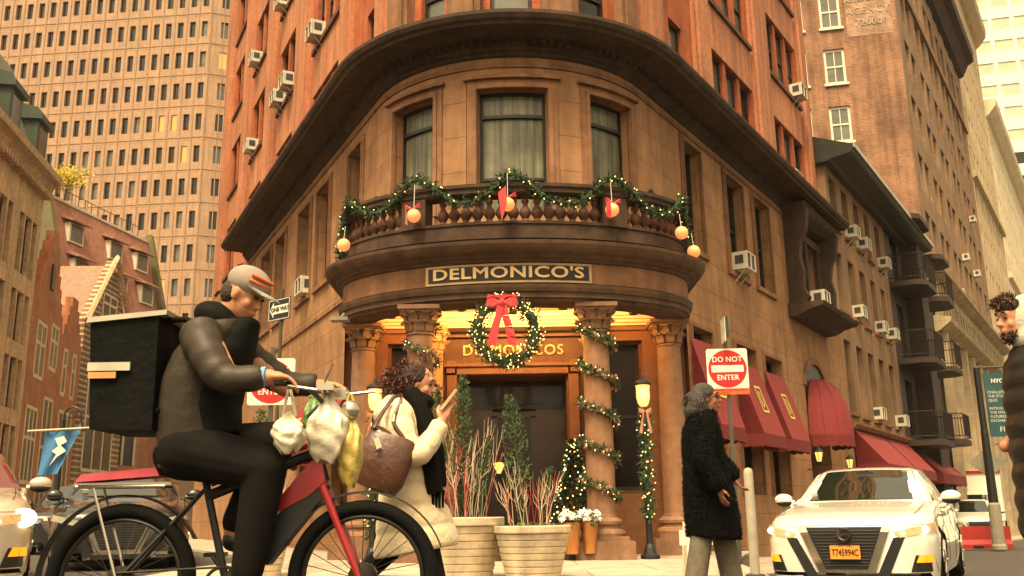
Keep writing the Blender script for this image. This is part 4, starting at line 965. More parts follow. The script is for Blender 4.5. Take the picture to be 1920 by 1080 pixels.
# wreath with red bow
t = thing('wreath', 'large round lit christmas wreath with red bow hanging over the entrance', 'wreath', (-.09, 12.82, 2.6))
cp = [Vector((-.09 + .40 * sin(a), 12.80, 3.10 + .41 * cos(a))) for a in np.linspace(0, 2 * pi, 90)]
b = MB(); b.tube(cp, .055, 8); garland_mesh(b, cp, .125, 26, .036, 21); b.build('foliage', PINE, t)
b = MB(); rg = random.Random(5)
for _ in range(170):
    a = rg.uniform(0, 2 * pi); r_ = .40 + rg.uniform(-.13, .14); b.ell((-.09 + r_ * sin(a), 12.80 - rg.uniform(.08, .15), 3.10 + r_ * cos(a)), (.007, .007, .0085), 6, 4)
b.build('string_lights', BULB, t)
REDR = mat('red velvet ribbon', (.50, .012, .02), .65, noise=.2, nscale=14, sheen=.5)
b = MB(); bx, by, bz = -.14, 12.62, 3.42
for s in (-1, 1):
    n = 12
    for i in range(n):   # loops
        def L_(i): a = 2 * pi * i / n; return bx + s * (.105 - .105 * cos(a)) * 1.0, bz + .06 + .075 * sin(a) * (1 if 1 else 1) * (.4 + .6 * sin(a / 2)), by - .015 * sin(a / 2)
        x0, z0_, y0 = L_(i); x1, z1_, y1 = L_(i + 1)
        b.add([(x0, y0 - .05, z0_), (x1, y1 - .05, z1_), (x1, y1 + .05, z1_ - .02), (x0, y0 + .05, z0_ - .02)], [(0, 1, 2, 3)])
    b.add([(bx + s * .01, by - .05, bz + .05), (bx + s * .19, by - .05, bz + .16), (bx + s * .22, by - .06, bz - .0), (bx + s * .12, by - .07, bz - .02)], [(0, 1, 2, 3), (3, 2, 1, 0)])
    tail = [(.0, 0), (.025, -.15), (.07, -.3), (.10, -.44), (.125, -.56)]
    for (o0, z0_), (o1, z1_) in zip(tail, tail[1:]):
        w0, w1 = .045 + .03 * (-z0_), .045 + .03 * (-z1_)
        b.add([(bx + s * (o0 + .02) - w0, by - .08, bz + z0_), (bx + s * (o0 + .02) + w0, by - .08 + .02 * s, bz + z0_), (bx + s * (o1 + .02) + w1, by - .08 - .02, bz + z1_), (bx + s * (o1 + .02) - w1, by - .08, bz + z1_)], [(0, 1, 2, 3), (3, 2, 1, 0)])
b.ell((bx, by - .09, bz + .03), (.045, .035, .05), 10, 7)
b.box((bx, by + .02, bz + .1), (.36, .03, .12))
b.build('bow', REDR, t)
b = MB(); b.tube([(-.09, 12.78, 3.5), (-.09, 12.85, 3.62)], .006, 4); b.build('hanging_wire', BLACKM, t)
# light balls hanging from the balcony
BALL = mat('lit crackle glass ball', (.8, .35, .15), .4, emit=(1, .27, .08), estr=.34, noise=.5, nscale=60)
spots = [(-1.42, 4.86, 'lit orange ball with bow on the left pedestal'), (-.09, 4.93, 'lit ball behind a red ribbon in the middle of the balcony'), (1.38, 4.90, 'lit orange ball with bow on the right pedestal'), (-2.72, 4.66, 'lit orange ball at the left end of the balcony'), (2.62, 4.75, 'lit orange ball near the right end of the balcony'), (3.0, 4.55, 'partly hidden lit ball at the far right end of the balcony')]
for k, (u, z, lb) in enumerate(spots):
    p = PP.P(u, .16, z); t = thing('light_ball', lb, 'ornament', p, 0, 'lit balls hanging from the balcony')
    b = MB(); b.ell(p, (.1, .1, .1), 16, 10); b.build('ball', BALL, t, smooth=True)
    b = MB(); b.tube([PP.P(u, .16, z + .1), PP.P(u, .14, z + .48 if k < 3 else z + .3)], .005, 4); b.build('cord', WHITEF, t)
    if k < 3:
        b = MB()
        for s in (-1, 1):
            b.add([PP.P(u, .2, z + .10), PP.P(u + s * .11, .22, z + .17), PP.P(u + s * .12, .2, z + .10), PP.P(u + s * .03, .22, z + .09)], [(0, 1, 2, 3), (3, 2, 1, 0)])
        if k == 1: b.add([PP.P(u - .13, .2, z + .16), PP.P(u - .02, .28, z + .24), PP.P(u - .01, .3, z - .05), PP.P(u - .08, .24, z - .26)], [(0, 1, 2, 3), (3, 2, 1, 0)])
        else: b.add([PP.P(u - .10, .2, z + .1), PP.P(u - .07, .27, z + .1), PP.P(u - .05, .24, z - .16), PP.P(u - .11, .2, z - .12)], [(0, 1, 2, 3), (3, 2, 1, 0)])
        b.build('ribbon', REDR, t)
# stay wires of the balcony
for s, (u1, z1) in ((-1, (-2.95, 6.2)), (1, (2.95, 6.25))):
    b = MB(); p = PP.P(s * 3.05, .0, 5.34); q = W.P(u1, .06, z1); b.tube([p, q], .009, 5); b.ell(q, (.05, .05, .06), 8, 6); b.build('stay_rod', BLACKM, CB)
b = MB(); b.tube(curve_pts([W.P(-3.75, .05, 4.55), W.P(-3.78, .06, 3.9), W.P(-3.65, .06, 3.5), W.P(-3.3, .06, 3.35)]), .012, 5); b.build('cable', BLACKM, CB)
b = MB(); b.box((-2.55, 13.75, 3.50), (.26, .2, .05)); b.tube([(-2.55, 13.75, 3.52), (-2.5, 13.8, 3.6)], .02, 6); b.build('flood_lamp', mat('pale lamp housing', (.2, .18, .13), .5), CB)
# porch ceiling lamps hidden behind the entablature: the lit ceiling over the door
for x, y in ((-.75, 13.75), (.75, 13.75), (0, 14.0), (1.85, 14.2), (-1.85, 14.2)):
    big = abs(x) < 1
    b = MB(); b.lathe([(.06, 0), (.07, .02), (.07, .06), (.02, .07)], (x, y, 3.60), 12); lp = b.build('ceiling_lamp', BRASS if 'BRASS' in globals() else BLACKM, CB)
    L_ = bpy.data.lights.new('porch_lamp', 'POINT'); L_.energy = 55 if big else 8; L_.color = (1, .56, .17) if big else (1, .34, .09); L_.shadow_soft_size = .06
    o = bpy.data.objects.new('porch_lamp', L_); C.objects.link(o); o.location = (x, y, 3.70)
# entrance lamp posts wound with garland
LGL = mat('lit frosted lamp glass', (.8, .5, .2), .4, emit=(1, .46, .11), estr=.62, noise=0)
for k, (x, lb) in enumerate(((1.80, 'black lamp post with lit glass shade and garland right of the entrance'), (-1.93, 'black lamp post with lit glass shade half hidden by the woman with the bag'))):
    y = 13.2; t = thing('entrance_lamp_post', lb, 'lamp post', (x, y, .05), 0, 'lamp posts beside the entrance')
    b = MB(); b.lathe([(.13, .05), (.13, .1), (.09, .13), (.07, .2), (.045, .25), (.04, 1.95), (.06, 1.98), (.06, 2.04), (.04, 2.08)], (x, y, 0), 14); b.build('post', BLACKM, t)
    b = MB(); b.lathe([(.045, 2.09), (.075, 2.13), (.095, 2.22), (.092, 2.32), (.1, 2.38), (.095, 2.38)], (x, y, 0), 16); b.build('lamp_glass', LGL, t, smooth=True)
    b = MB(); b.lathe([(.12, 2.38), (.125, 2.41), (.08, 2.45), (.03, 2.47), (.02, 2.53), (.0, 2.56)], (x, y, 0), 14); b.build('lamp_cap', BLACKM, t)
    L_ = bpy.data.lights.new('post_lamp', 'POINT'); L_.energy = 2; L_.color = (1, .5, .15); L_.shadow_soft_size = .09
    o = bpy.data.objects.new('post_lamp', L_); C.objects.link(o); o.location = (x, y - .16, 2.26)
    garland('post_garland', ('pine garland full of lights wound down the right lamp post', 'pine garland full of lights wound down the left lamp post')[k], 'garland', [(x + .02 * sin(i * 1.7), y - .03, 1.98 - i * .1) for i in range(15)], .105, 20, .036, .035, loc=(x, y - .1, .6), group='garlands on the lamp posts', seed=31 + k)
    b = MB()
    for s in (-1, 1):
        b.add([(x, y - .13, 2.02), (x + s * .09, y - .15, 2.06), (x + s * .085, y - .14, 1.99), (x + s * .02, y - .14, 1.98)], [(0, 1, 2, 3), (3, 2, 1, 0)])
        b.add([(x + s * .01, y - .14, 2.0), (x + s * .035, y - .15, 2.0), (x + s * .09, y - .14, 1.72), (x + s * .05, y - .14, 1.70)], [(0, 1, 2, 3), (3, 2, 1, 0)])
    b.build('ribbon_bow', mat('pinkish ribbon', (.40, .17, .10), .6), t)
# small lit christmas trees
for k, (x, y, h, lb) in enumerate(((.84, 13.85, 1.5, 'small lit christmas tree beside the right front column'), (-1.72, 13.6, 1.2, 'small lit christmas tree behind the woman in the pale coat'))):
    t = thing('christmas_tree', lb, 'christmas tree', (x, y, .14), 0, 'small christmas trees'); b = MB(); b.tube([(x, y, .14), (x, y, .14 + h)], [.035, .008], 6); b.build('trunk', BLACKW, t)
    b = MB(); rg = random.Random(40 + k); bl = MB()
    for _ in range(5200):
        f = rg.random() ** .8; z = .3 + (h - .1) * f; rr = (.36 * (1 - f) + .04) * rg.random() ** .45; a = rg.uniform(0, 2 * pi)
        p = Vector((x + rr * cos(a), y + rr * sin(a), z + .0)); d = Vector((cos(a), sin(a), rg.uniform(-.5, .5))).normalized(); e = d.orthogonal().normalized(); e.rotate(Matrix.Rotation(rg.uniform(0, 6.3), 3, d)); s = .03 * rg.uniform(.6, 1.4)
        b.add([tuple(p - e * s * .35), tuple(p + d * s * 2), tuple(p + e * s * .35)], [(0, 1, 2)])
    for _ in range(95):
        f = rg.random() ** .9; z = .35 + (h - .15) * f; rr = .36 * (1 - f) + .05; a = rg.uniform(pi, 2 * pi); bl.ell((x + rr * cos(a), y + rr * sin(a), z), (.009, .009, .011), 6, 4)
    b.build('branches', PINE, t); bl.build('string_lights', BULB, t)
# white poinsettias in copper pots
COPR = mat('copper pot', (.50, .22, .08), .35, metal=.7, noise=.25)
WHF = mat('white petals', (.80, .76, .70), .7, noise=.1)
for k, (x, y, lb) in enumerate(((.74, 12.95, 'white flowers in a copper pot, nearest the planters'), (.98, 13.05, 'white flowers in a copper pot against the column base'))):
    t = thing('flower_pot', lb, 'flower pot', (x, y, .14), 0, 'white flowers in copper pots')
    b = MB(); b.lathe([(.0, .14), (.085, .14), (.09, .16), (.12, .52), (.125, .54), (.11, .54)], (x, y, 0), 20); b.build('pot', COPR, t, smooth=True)
    b = MB(); rg = random.Random(60 + k)
    for _ in range(26):
        c_ = Vector((x + rg.uniform(-.15, .15), y + rg.uniform(-.13, .13), .60 + rg.uniform(-.03, .09))); ax = Vector((rg.gauss(0, .5), rg.gauss(0, .5) - .6, 1)).normalized(); e = ax.orthogonal().normalized(); f = ax.cross(e)
        for j in range(6):
            a = j * pi / 3; d = e * cos(a) + f * sin(a); g = e * cos(a + .5) + f * sin(a + .5); h_ = e * cos(a - .5) + f * sin(a - .5)
            b.add([tuple(c_), tuple(c_ + g * .026 + ax * .01), tuple(c_ + d * .055), tuple(c_ + h_ * .026 + ax * .01)], [(0, 1, 2, 3)])
    b.build('flowers', WHF, t)
    b = MB(); leaves(b, (x, y, .55), .15, 120, .035, seed=k); b.build('leaves', PINE2, t)
# ================================================================ planters
PLM = mat('cream moulded planter', (.62, .50, .33), .7, noise=.22, nscale=7, stain=.25, bump=.2, bscale=30)
SOIL = mat('dark soil', (.05, .035, .02), .9)
RTW = mat('red dogwood stems', (.42, .05, .05), .6, noise=.3); PTW = mat('pale birch twigs', (.62, .47, .32), .7, noise=.2)
def planter(x, y, r, h, label, shrubs, tw, seed, z0=.052):
    t = thing('planter', label, 'planter', (x, y, z0), 0, 'large cream planters')
    pr = [(0, 0), (r * .70, 0)]; n = 7
    for k in range(n):
        a = r * (.70 + .26 * k / n); b_ = r * (.70 + .26 * (k + 1) / n); zz = h * .86 * k / n; z2 = h * .86 * (k + 1) / n
        pr += [(a, zz + .004), (b_ - .004, z2 - .012), (b_ - .014, z2 - .004)]
    pr += [(r * .99, h * .86), (r, h * .88), (r, h - .01), (r * .98, h), (r * .9, h), (r * .88, h * .93), (0, h * .93)]
    b = MB(); b.lathe(pr, (x, y, z0), 40); b.build('pot', PLM, t)
    b = MB(); b.lathe([(0, 0), (r * .87, 0), (r * .8, .03), (0, .05)], (x, y, z0 + h * .93), 20); b.build('soil', SOIL, t)
    rg = random.Random(seed); z1 = z0 + h * .92
    for (dx, dy, lean, hh, wd) in shrubs:
        b = MB(); sp = [Vector((x + dx + lean * (k / 8) ** 1.7, y + dy, z1 + hh * k / 8)) for k in range(9)]
        b.tube(sp, [.012 * (1 - k / 10) for k in range(9)], 5)
        for k in range(int(760 * hh)):
            f = rg.random(); i = min(7, int(f * 8)); p = sp[i].lerp(sp[i + 1], f * 8 - i); rr = wd * (.25 + .9 * sin(pi * min(1, f * .95 + .05)) ** .6) * (.35 if f < .3 else 1) * rg.random() ** .6; a = rg.uniform(0, 6.3)
            p = p + Vector((rr * cos(a), rr * sin(a), 0)); d = Vector((cos(a) * .5, sin(a) * .5, rg.uniform(.3, 1.2))).normalized(); e = d.orthogonal().normalized(); e.rotate(Matrix.Rotation(rg.uniform(0, 6.3), 3, d)); s = .022 * rg.uniform(.6, 1.4)
            b.add([tuple(p - e * s * .45), tuple(p + d * s), tuple(p + e * s * .45), tuple(p - d * s * .6)], [(0, 1, 2, 3)])
        b.build('shrub', PINE2, t)
    for nm, m_, n, hm, spx in (('red_stems', RTW, tw[0], tw[2] * .85, .5), ('pale_twigs', PTW, tw[1], tw[2], .55)):
        b = MB()
        for _ in range(n):
            a = rg.uniform(0, 6.3); r0 = r * .62 * rg.random() ** .5; p = Vector((x + r0 * cos(a), y + r0 * sin(a), z1)); v = Vector((cos(a) * rg.uniform(.0, .32), sin(a) * rg.uniform(0, .2), 1)); L_ = hm * rg.uniform(.45, 1.0); pts = [p]
            for k in range(7): v += Vector((rg.gauss(0, .07), rg.gauss(0, .07), 0)); v.normalize(); pts.append(pts[-1] + v * L_ / 7)
            b.tube(pts, [.0038 * (1 - k / 9) for k in range(8)], 4, False)
            for k in (3, 4, 5):
                d = (v + Vector((rg.gauss(0, .5), rg.gauss(0, .4), .2))).normalized(); b.tube([pts[k], pts[k] + d * L_ * .18, pts[k] + d * L_ * .2 + v * L_ * .14], [.0035, .0025, .001], 3, False)
        b.build(nm, m_, t)
    b = MB(); leaves(b, (x, y, z1 + .03), r * .75, 260, .022, seed=seed, squash=(1, 1, .12))
    b.build('moss', mat('olive moss', (.13, .12, .045), .9, noise=.3), t)
planter(.16, 9.4, .37, .49, 'cream ridged planter with twigs and a curved shrub, right one of the pair', [(-.10, -.1, -.10, 1.28, .12), (.1, .1, .1, .6, .05)], (9, 20, .7), 71)
planter(-.52, 9.7, .41, .575, 'cream ridged planter with tall twigs, left one of the pair behind the walking woman', [(-.03, -.1, .04, 1.45, .11), (-.2, -.05, -.06, 1.3, .09), (.16, -.1, .12, .85, .05)], (14, 32, 1.05), 72)
planter(-2.74, 10.5, .33, .5, 'cream planter with dark shrub and red stems behind the bicycle', [(-.05, .0, .0, 1.3, .13), (.1, .1, .05, 1.2, .11)], (22, 20, .8), 73)
# ================================================================ signs
SGW = mat('off white sign sheet', (.74, .66, .54), .5, noise=.08); SGR = mat('red sign face', (.42, .012, .014), .5, noise=.08); GALV = mat('galvanised dark post', (.07, .068, .05), .5, metal=.3, noise=.2)
def stop_sign(name, label, x, y, zb, zc, s, rz, post_top, plaque, street):
    t = thing(name, label, 'traffic sign', (x, y, zb), rz, 'do not enter signs')
    b = MB(); h = post_top - zb
    b.box((0, .035, h / 2), (.05, .03, h)); b.box((0, .055, h / 2), (.02, .03, h)); b.build('post', GALV, t, local=True)
    zc -= zb; b = MB(); r = .035; hs_ = s / 2; poly = []
    for cx_, cz, a0 in ((hs_ - r, hs_ - r, 0), (-hs_ + r, hs_ - r, pi / 2), (-hs_ + r, -hs_ + r, pi), (hs_ - r, -hs_ + r, 1.5 * pi)):
        for k in range(5): a = a0 + pi / 8 * k; poly.append((cx_ + r * cos(a), 0, zc + cz + r * sin(a)))
    b.extr(poly, (0, .006, 0)); pl = b.build('sign_plate', SGW, t, local=True)
    b = MB(); b.extr([(s * .465 * cos(a), -.004, zc + s * .465 * sin(a)) for a in np.linspace(0, 2 * pi, 49)[:-1]], (0, .003, 0)); b.build('red_disc', SGR, pl, local=True)
    b = MB(); b.box((0, -.007, zc), (s * .78, .003, s * .17)); b.build('white_bar', SGW, pl, local=True)
    b = MB(); put_text(b, 'DO NOT', s * .185, (0, -.007, zc + s * .225), (1, 0, 0), depth=.003, bold=.0025, spacing=1.05, sx=.95); put_text(b, 'ENTER', s * .185, (0, -.007, zc - s * .225), (1, 0, 0), depth=.003, bold=.0025, spacing=1.05, sx=.95); b.build('lettering', SGW, pl, local=True)
    if plaque:
        b = MB(); b.box((.0, -.002, zc - s * .56), (s, .006, s * .15)); q = b.build('orange_plaque', mat('orange red plaque', (.75, .10, .03), .5), t, local=True)
        b = MB(); put_text(b, 'TEMPORARY CONSTRUCTION', s * .062, (0, -.008, zc - s * .53), (1, 0, 0), depth=.002); put_text(b, 'REGULATION', s * .062, (-s * .16, -.008, zc - s * .6), (1, 0, 0), depth=.002); b.build('plaque_lettering', BLACKM, q, local=True)
    if street:
        b = MB(); b.box((-.045, -.12, h - .20), (.012, .34, .34), rz=.0); b.build('edge_on_sign', mat('white green street sign', (.55, .55, .42), .4, noise=.5, nscale=6), t, local=True)
        b = MB(); b.box((.02, .0, h - .12), (.06, .05, .3)); b.build('post_sleeve', mat('dark green sleeve', (.02, .045, .03), .5), t, local=True)
    return t
stop_sign('do_not_enter_sign', 'white and red DO NOT ENTER sign with orange plaque beside the right wing', 3.0, 13.2, -.2, 2.60, .57, radians(-3), 3.32, True, True)
stop_sign('do_not_enter_sign', 'DO NOT ENTER sign partly hidden behind the cyclist\'s hands', -2.95, 11.5, .05, 2.27, .57, 0, 2.7, False, False)
t = thing('one_way_sign', 'black and white ONE WAY sign on a post behind the cyclist', 'traffic sign', (-3.26, 13.0, .05), radians(-38)); b = MB(); b.tube([(0, .03, 0), (0, .03, 3.75)], .025, 8); b.build('post', GALV, t, local=True)
b = MB(); b.box((0, -.005, 3.45), (.46, .008, .31)); pl = b.build('sign_plate', BLACKM, t, local=True)
b = MB(); b.extr([(-.2, -.016, 3.45), (-.12, -.016, 3.56), (-.12, -.016, 3.51), (.2, -.016, 3.51), (.2, -.016, 3.39), (-.12, -.016, 3.39), (-.12, -.016, 3.34)], (0, .005, 0)); b.build('white_arrow', SGW, pl, local=True)
b = MB(); put_text(b, 'ONE WAY', .085, (.03, -.02, 3.45), (1, 0, 0), depth=.003, bold=.002); b.build('lettering', BLACKM, pl, local=True)
b = MB()
for s in (-1, 1): b.box((0, -.014, 3.45 + s * .14), (.44, .004, .008)); b.box((s * .22, -.014, 3.45), (.008, .004, .28))
b.build('white_border', SGW, pl, local=True)
# banner pole on the far right
bx_, by_ = 13.25, 27.0; bz_ = ground_z(bx_, by_) + .05
t = thing('banner_pole', 'tall dark lamp pole carrying a dark teal banner on the right pavement', 'lamp pole', (bx_, by_, bz_), radians(-6))
b = MB(); b.lathe([(.20, 0), (.2, .1), (.17, .15), (.16, 1.2), (.13, 1.25)], (0, 0, 0), 12); b.build('pole_base', mat('grey painted pole base', (.25, .22, .16), .7), t, local=True)
b = MB(); b.lathe([(.13, 1.25), (.10, 3.2), (.09, 3.25), (.085, 5.0)], (0, 0, 0), 12); b.build('pole', BLACKM, t, local=True)
b = MB(); b.tube([(-.05, -.02, 5.02), (1.0, -.02, 5.02)], .03, 6); b.tube([(.25, -.02, 2.85), (1.0, -.02, 2.85)], .02, 6); b.tube([(-.02, -.02, 2.8), (-.05, -.02, 5.02)], .03, 6); b.build('banner_arm', GALV, t, local=True)
b = MB(); b.box((.5, -.03, 3.95), (.72, .02, 1.8)); bn = b.build('banner', mat('dark teal banner', (.02, .07, .075), .7, noise=.2, nscale=2), t, local=True)
b = MB(); put_text(b, 'NYC', .16, (.5, -.05, 4.62), (1, 0, 0), depth=.004, bold=.006)
for k, s_ in enumerate(('CHALLENGE', 'THE STATUS', 'QUO.', '', 'INTRODUCING', 'THE FMX', 'FUTURES', 'EXCHANGE.')):
    if s_: put_text(b, s_, .105, (.2, -.05, 4.30 - k * .115), (1, 0, 0), depth=.004, font_align='LEFT')
put_text(b, 'FMX', .2, (.6, -.05, 3.25), (1, 0, 0), depth=.004); b.build('banner_lettering', mat('pale banner print', (.6, .62, .5), .7), bn, local=True)
b = MB(); dz = 2.35; b.extr([(.0, .05, dz - .42), (.55, .05, dz), (.0, .05, dz + .42), (-.5, .05, dz)], (0, .02, 0)); b.build('diamond_sign_back', mat('aluminium sign back', (.25, .22, .16), .5, metal=.3), t, local=True)
# red water filled barrier
t = thing('traffic_barrier', 'low red plastic traffic barrier on the right pavement edge', 'barrier', (13.0, 28.5, ground_z(13.0, 28.5) + .05), radians(-8))
b = MB()
b.extr([(-1.25, -.22, .0), (-1.25, -.22, .12), (-1.25, -.12, .25), (-1.25, -.10, .62), (-1.25, .10, .62), (-1.25, .12, .25), (-1.25, .22, .12), (-1.25, .22, 0)], (2.5, 0, 0)); b.build('shell', mat('red barrier plastic', (.34, .022, .014), .5, noise=.2), t, local=True)
for x in (-.9, -.3, .3, .9): b = MB(); b.box((x, -.225, .05), (.28, .03, .07)); b.build('slot', BLACKM, t, local=True)
# bollard and folding barricade behind the woman in black
t = thing('bollard', 'pale steel bollard standing just left of the silver car', 'bollard', (2.22, 9.2, .05)); b = MB(); b.lathe([(.045, 0), (.045, .95), (.038, .985), (.0, 1.0)], (0, 0, 0), 20); b.build('bollard_tube', mat('pale grey steel', (.42, .37, .28), .5, metal=.2, noise=.25), t, local=True)
b = MB(); b.lathe([(.09, 0), (.09, .02), (.06, .03)], (0, 0, 0), 20); b.build('base_flange', GALV, t, local=True)
t = thing('folding_barricade', 'small white folding barricade behind the legs of the woman in black', 'barricade', (1.75, 9.4, .05)); b = MB()
for y in (-.2, .2): 
    for x in (-.12, .22): b.tube([(x, y, 0), (x, y * .1, .5)], .022, 5)
b.build('legs', WHITEF, t, local=True); b = MB(); b.box((.05, -.1, .36), (.5, .02, .14)); b.build('board', WHITEF, t, local=True)
# old street lamp and flag on the left street
lx, ly = -10.4, 22.0
t = thing('street_lamp', 'old fashioned black street lamp with a curled bracket on the left street', 'street lamp', (lx, ly, 0)); b = MB(); b.lathe([(.16, 0), (.16, .3), (.09, .5), (.06, .7), (.045, 2.9), (.05, 2.95)], (lx, ly, 0), 10); b.build('post', BLACKM, t)
b = MB(); cp = [(lx, ly, 2.9)] + [(lx + .2 - .2 * cos(a), ly, 3.05 + .2 * sin(a)) for a in np.linspace(0, pi, 10)] + [(lx + .4, ly, 2.9)]; b.tube(cp, .022, 6)
b.tube([(lx + .2 + .11 * cos(a) * (1 - a / 9), ly, 3.05 + .11 * sin(a) * (1 - a / 9)) for a in np.linspace(0, 7, 22)], .014, 5); b.build('bracket', BLACKM, t)
b = MB(); b.lathe([(.03, 2.9), (.05, 2.84), (.13, 2.74), (.14, 2.70), (.10, 2.70)], (lx + .4, ly, 0), 12); b.build('lamp_shade', BLACKM, t)
b = MB(); b.lathe([(.09, 2.70), (.07, 2.62), (0, 2.58)], (lx + .4, ly, 0), 12); b.build('lamp_globe', mat('unlit globe', (.4, .36, .25), .3), t)
fx, fy = -7.95, 16.0
t = thing('flag', 'blue postal flag hanging from an angled pole over the left street', 'flag', (fx, fy, 1.4)); b = MB(); b.tube([(fx - .2, fy, 2.14), (fx + 1.6, fy - .1, 2.2)], .02, 6); b.build('flagpole', mat('pale pole', (.5, .42, .28), .5), t)
b = MB(); n = 12; vs = []
for j in range(n + 1):
    for i in range(n + 1):
        u, v = i / n, j / n; vs.append((fx + .1 + u * .58 - v * .08 - u * v * .22, fy + .04 * sin(u * 9 + v * 2), 2.12 - v * .72 + u * .03))
b.add(vs, [(j * (n + 1) + i, j * (n + 1) + i + 1, (j + 1) * (n + 1) + i + 1, (j + 1) * (n + 1) + i) for j in range(n) for i in range(n)]); fl = b.build('flag_cloth', mat('blue flag cloth', (.05, .17, .33), .8, noise=.1), t, smooth=True)
b = MB(); sw = [(.20, .62), (.34, .66), (.40, .56), (.30, .50), (.40, .40), (.26, .30), (.14, .14), (.24, .34), (.16, .40), (.26, .48)]
b.extr([(fx + .1 + x, fy - .06, 1.42 + z * .95) for x, z in sw], (0, .01, 0)); b.build('white_bird_emblem', SGW, fl)
# ================================================================ smooth merged bodies
def cap(mb, p0, p1, r0, r1, n=14):
    p0, p1 = Vector(p0), Vector(p1); mb.tube([p0, p1], [r0, r1], n); mb.ell(p0, (r0,) * 3, n, 8); mb.ell(p1, (r1,) * 3, n, 8)
def limb(mb, pts, rs):
    for (a, b_), (ra, rb) in zip(zip(pts, pts[1:]), zip(rs, rs[1:])): cap(mb, a, b_, ra, rb)
def ring_loft(mb, secs, n=28, ex=2.2):
    # secs: (cx, cy, cz, half depth x, half width y, tilt) ; closed loft of superellipses
    vs = []
    for s in secs:
        cx_, cy_, cz, rx, ry = s[:5]; tl = s[5] if len(s) > 5 else 0
        for j in range(n):
            a = 2 * pi * j / n; ca, sa = cos(a), sin(a); e = 2 / ex
            x = rx * (abs(ca) ** e) * (1 if ca > 0 else -1); y = ry * (abs(sa) ** e) * (1 if sa > 0 else -1)
            vs.append((cx_ + x, cy_ + y, cz + x * tl))
    k = len(secs)
    mb.add(vs, [(i * n + j, i * n + (j + 1) % n, (i + 1) * n + (j + 1) % n, (i + 1) * n + j) for i in range(k - 1) for j in range(n)] + [tuple(range(n - 1, -1, -1)), tuple((k - 1) * n + j for j in range(n))])
def blob(mb, name, m_, parent, voxel=.01, sm=4, jit=0):
    me = bpy.data.meshes.new('t'); me.from_pydata(mb.v, [], mb.f)
    bm = bmesh.new(); bm.from_mesh(me); bmesh.ops.recalc_face_normals(bm, faces=bm.faces); bm.to_mesh(me); bm.free()
    o = bpy.data.objects.new('t', me); C.objects.link(o)
    r = o.modifiers.new('r', 'REMESH'); r.mode = 'VOXEL'; r.voxel_size = voxel
    s = o.modifiers.new('s', 'SMOOTH'); s.iterations = sm; s.factor = .5
    dg = bpy.context.evaluated_depsgraph_get(); ev = o.evaluated_get(dg); m2 = bpy.data.meshes.new_from_object(ev)
    bpy.data.objects.remove(o); bpy.data.meshes.remove(me)
    inv = world(parent).inverted(); m2.transform(inv); m2.polygons.foreach_set('use_smooth', [True] * len(m2.polygons))
    m2.materials.clear(); m2.materials.append(m_); m2.name = name
    o = bpy.data.objects.new(name, m2); C.objects.link(o); o.parent = parent; KIDS.setdefault(parent.name, []).append(o); WM[o.name] = world(parent)
    return o
def frame(yaw, pitch=0):   # local +X forward
    return Matrix.Rotation(yaw, 3, 'Z') @ Matrix.Rotation(pitch, 3, 'Y')
def head_prims(mb, c, M_, s=1.0):
    c = Vector(c); T_ = lambda x, y, z: c + M_ @ Vector((x * s, y * s, z * s)); S = lambda a: tuple(v * s for v in a)
    mb.ell(T_(-.012, 0, .03), S((.098, .076, .095)), 18, 12, M_); mb.ell(T_(.012, 0, -.03), S((.078, .062, .085)), 16, 10, M_)
    mb.ell(T_(.048, 0, -.085), S((.034, .034, .03)), 12, 8, M_); mb.ell(T_(.062, 0, -.055), S((.026, .030, .024)), 10, 8, M_)
    cap(mb, T_(.082, 0, .022), T_(.106, 0, -.018), .010 * s, .014 * s, 10); mb.ell(T_(.098, 0, -.022), S((.014, .018, .011)), 10, 6, M_)
    mb.ell(T_(.075, 0, .045), S((.022, .052, .012)), 12, 6, M_)
    mb.ell(T_(.086, 0, -.052), S((.012, .026, .006)), 10, 6, M_); mb.ell(T_(.083, 0, -.064), S((.012, .022, .007)), 10, 6, M_)
    for q in (-1, 1): mb.ell(T_(.055, q * .042, -.02), S((.024, .018, .024)), 10, 6, M_); mb.ell(T_(-.005, q * .077, .0), S((.02, .008, .032)), 10, 6, M_)
    cap(mb, T_(-.03, 0, -.06), T_(-.05, 0, -.17), .052 * s, .056 * s, 14)
def eyes(c, M_, parent, s=1.0):
    c = Vector(c); b = MB()
    for q in (-1, 1): b.ell(c + M_ @ Vector((.080 * s, q * .032 * s, .018 * s)), (.011 * s, .013 * s, .008 * s), 10, 7, M_)
    e = b.build('eyes', mat('dark eyes', (.03, .02, .015), .2, noise=0), parent, smooth=True)
    b = MB()
    for q in (-1, 1):
        p = [c + M_ @ Vector(((.094 - .01 * abs(k - 1)) * s, q * (.012 + .017 * k) * s, (.047 + .006 * (1 - abs(k - 1))) * s)) for k in range(3)]; b.tube(p, .005 * s, 5)
    b.build('eyebrows', mat('dark brows', (.03, .02, .015), .8, noise=0), parent)
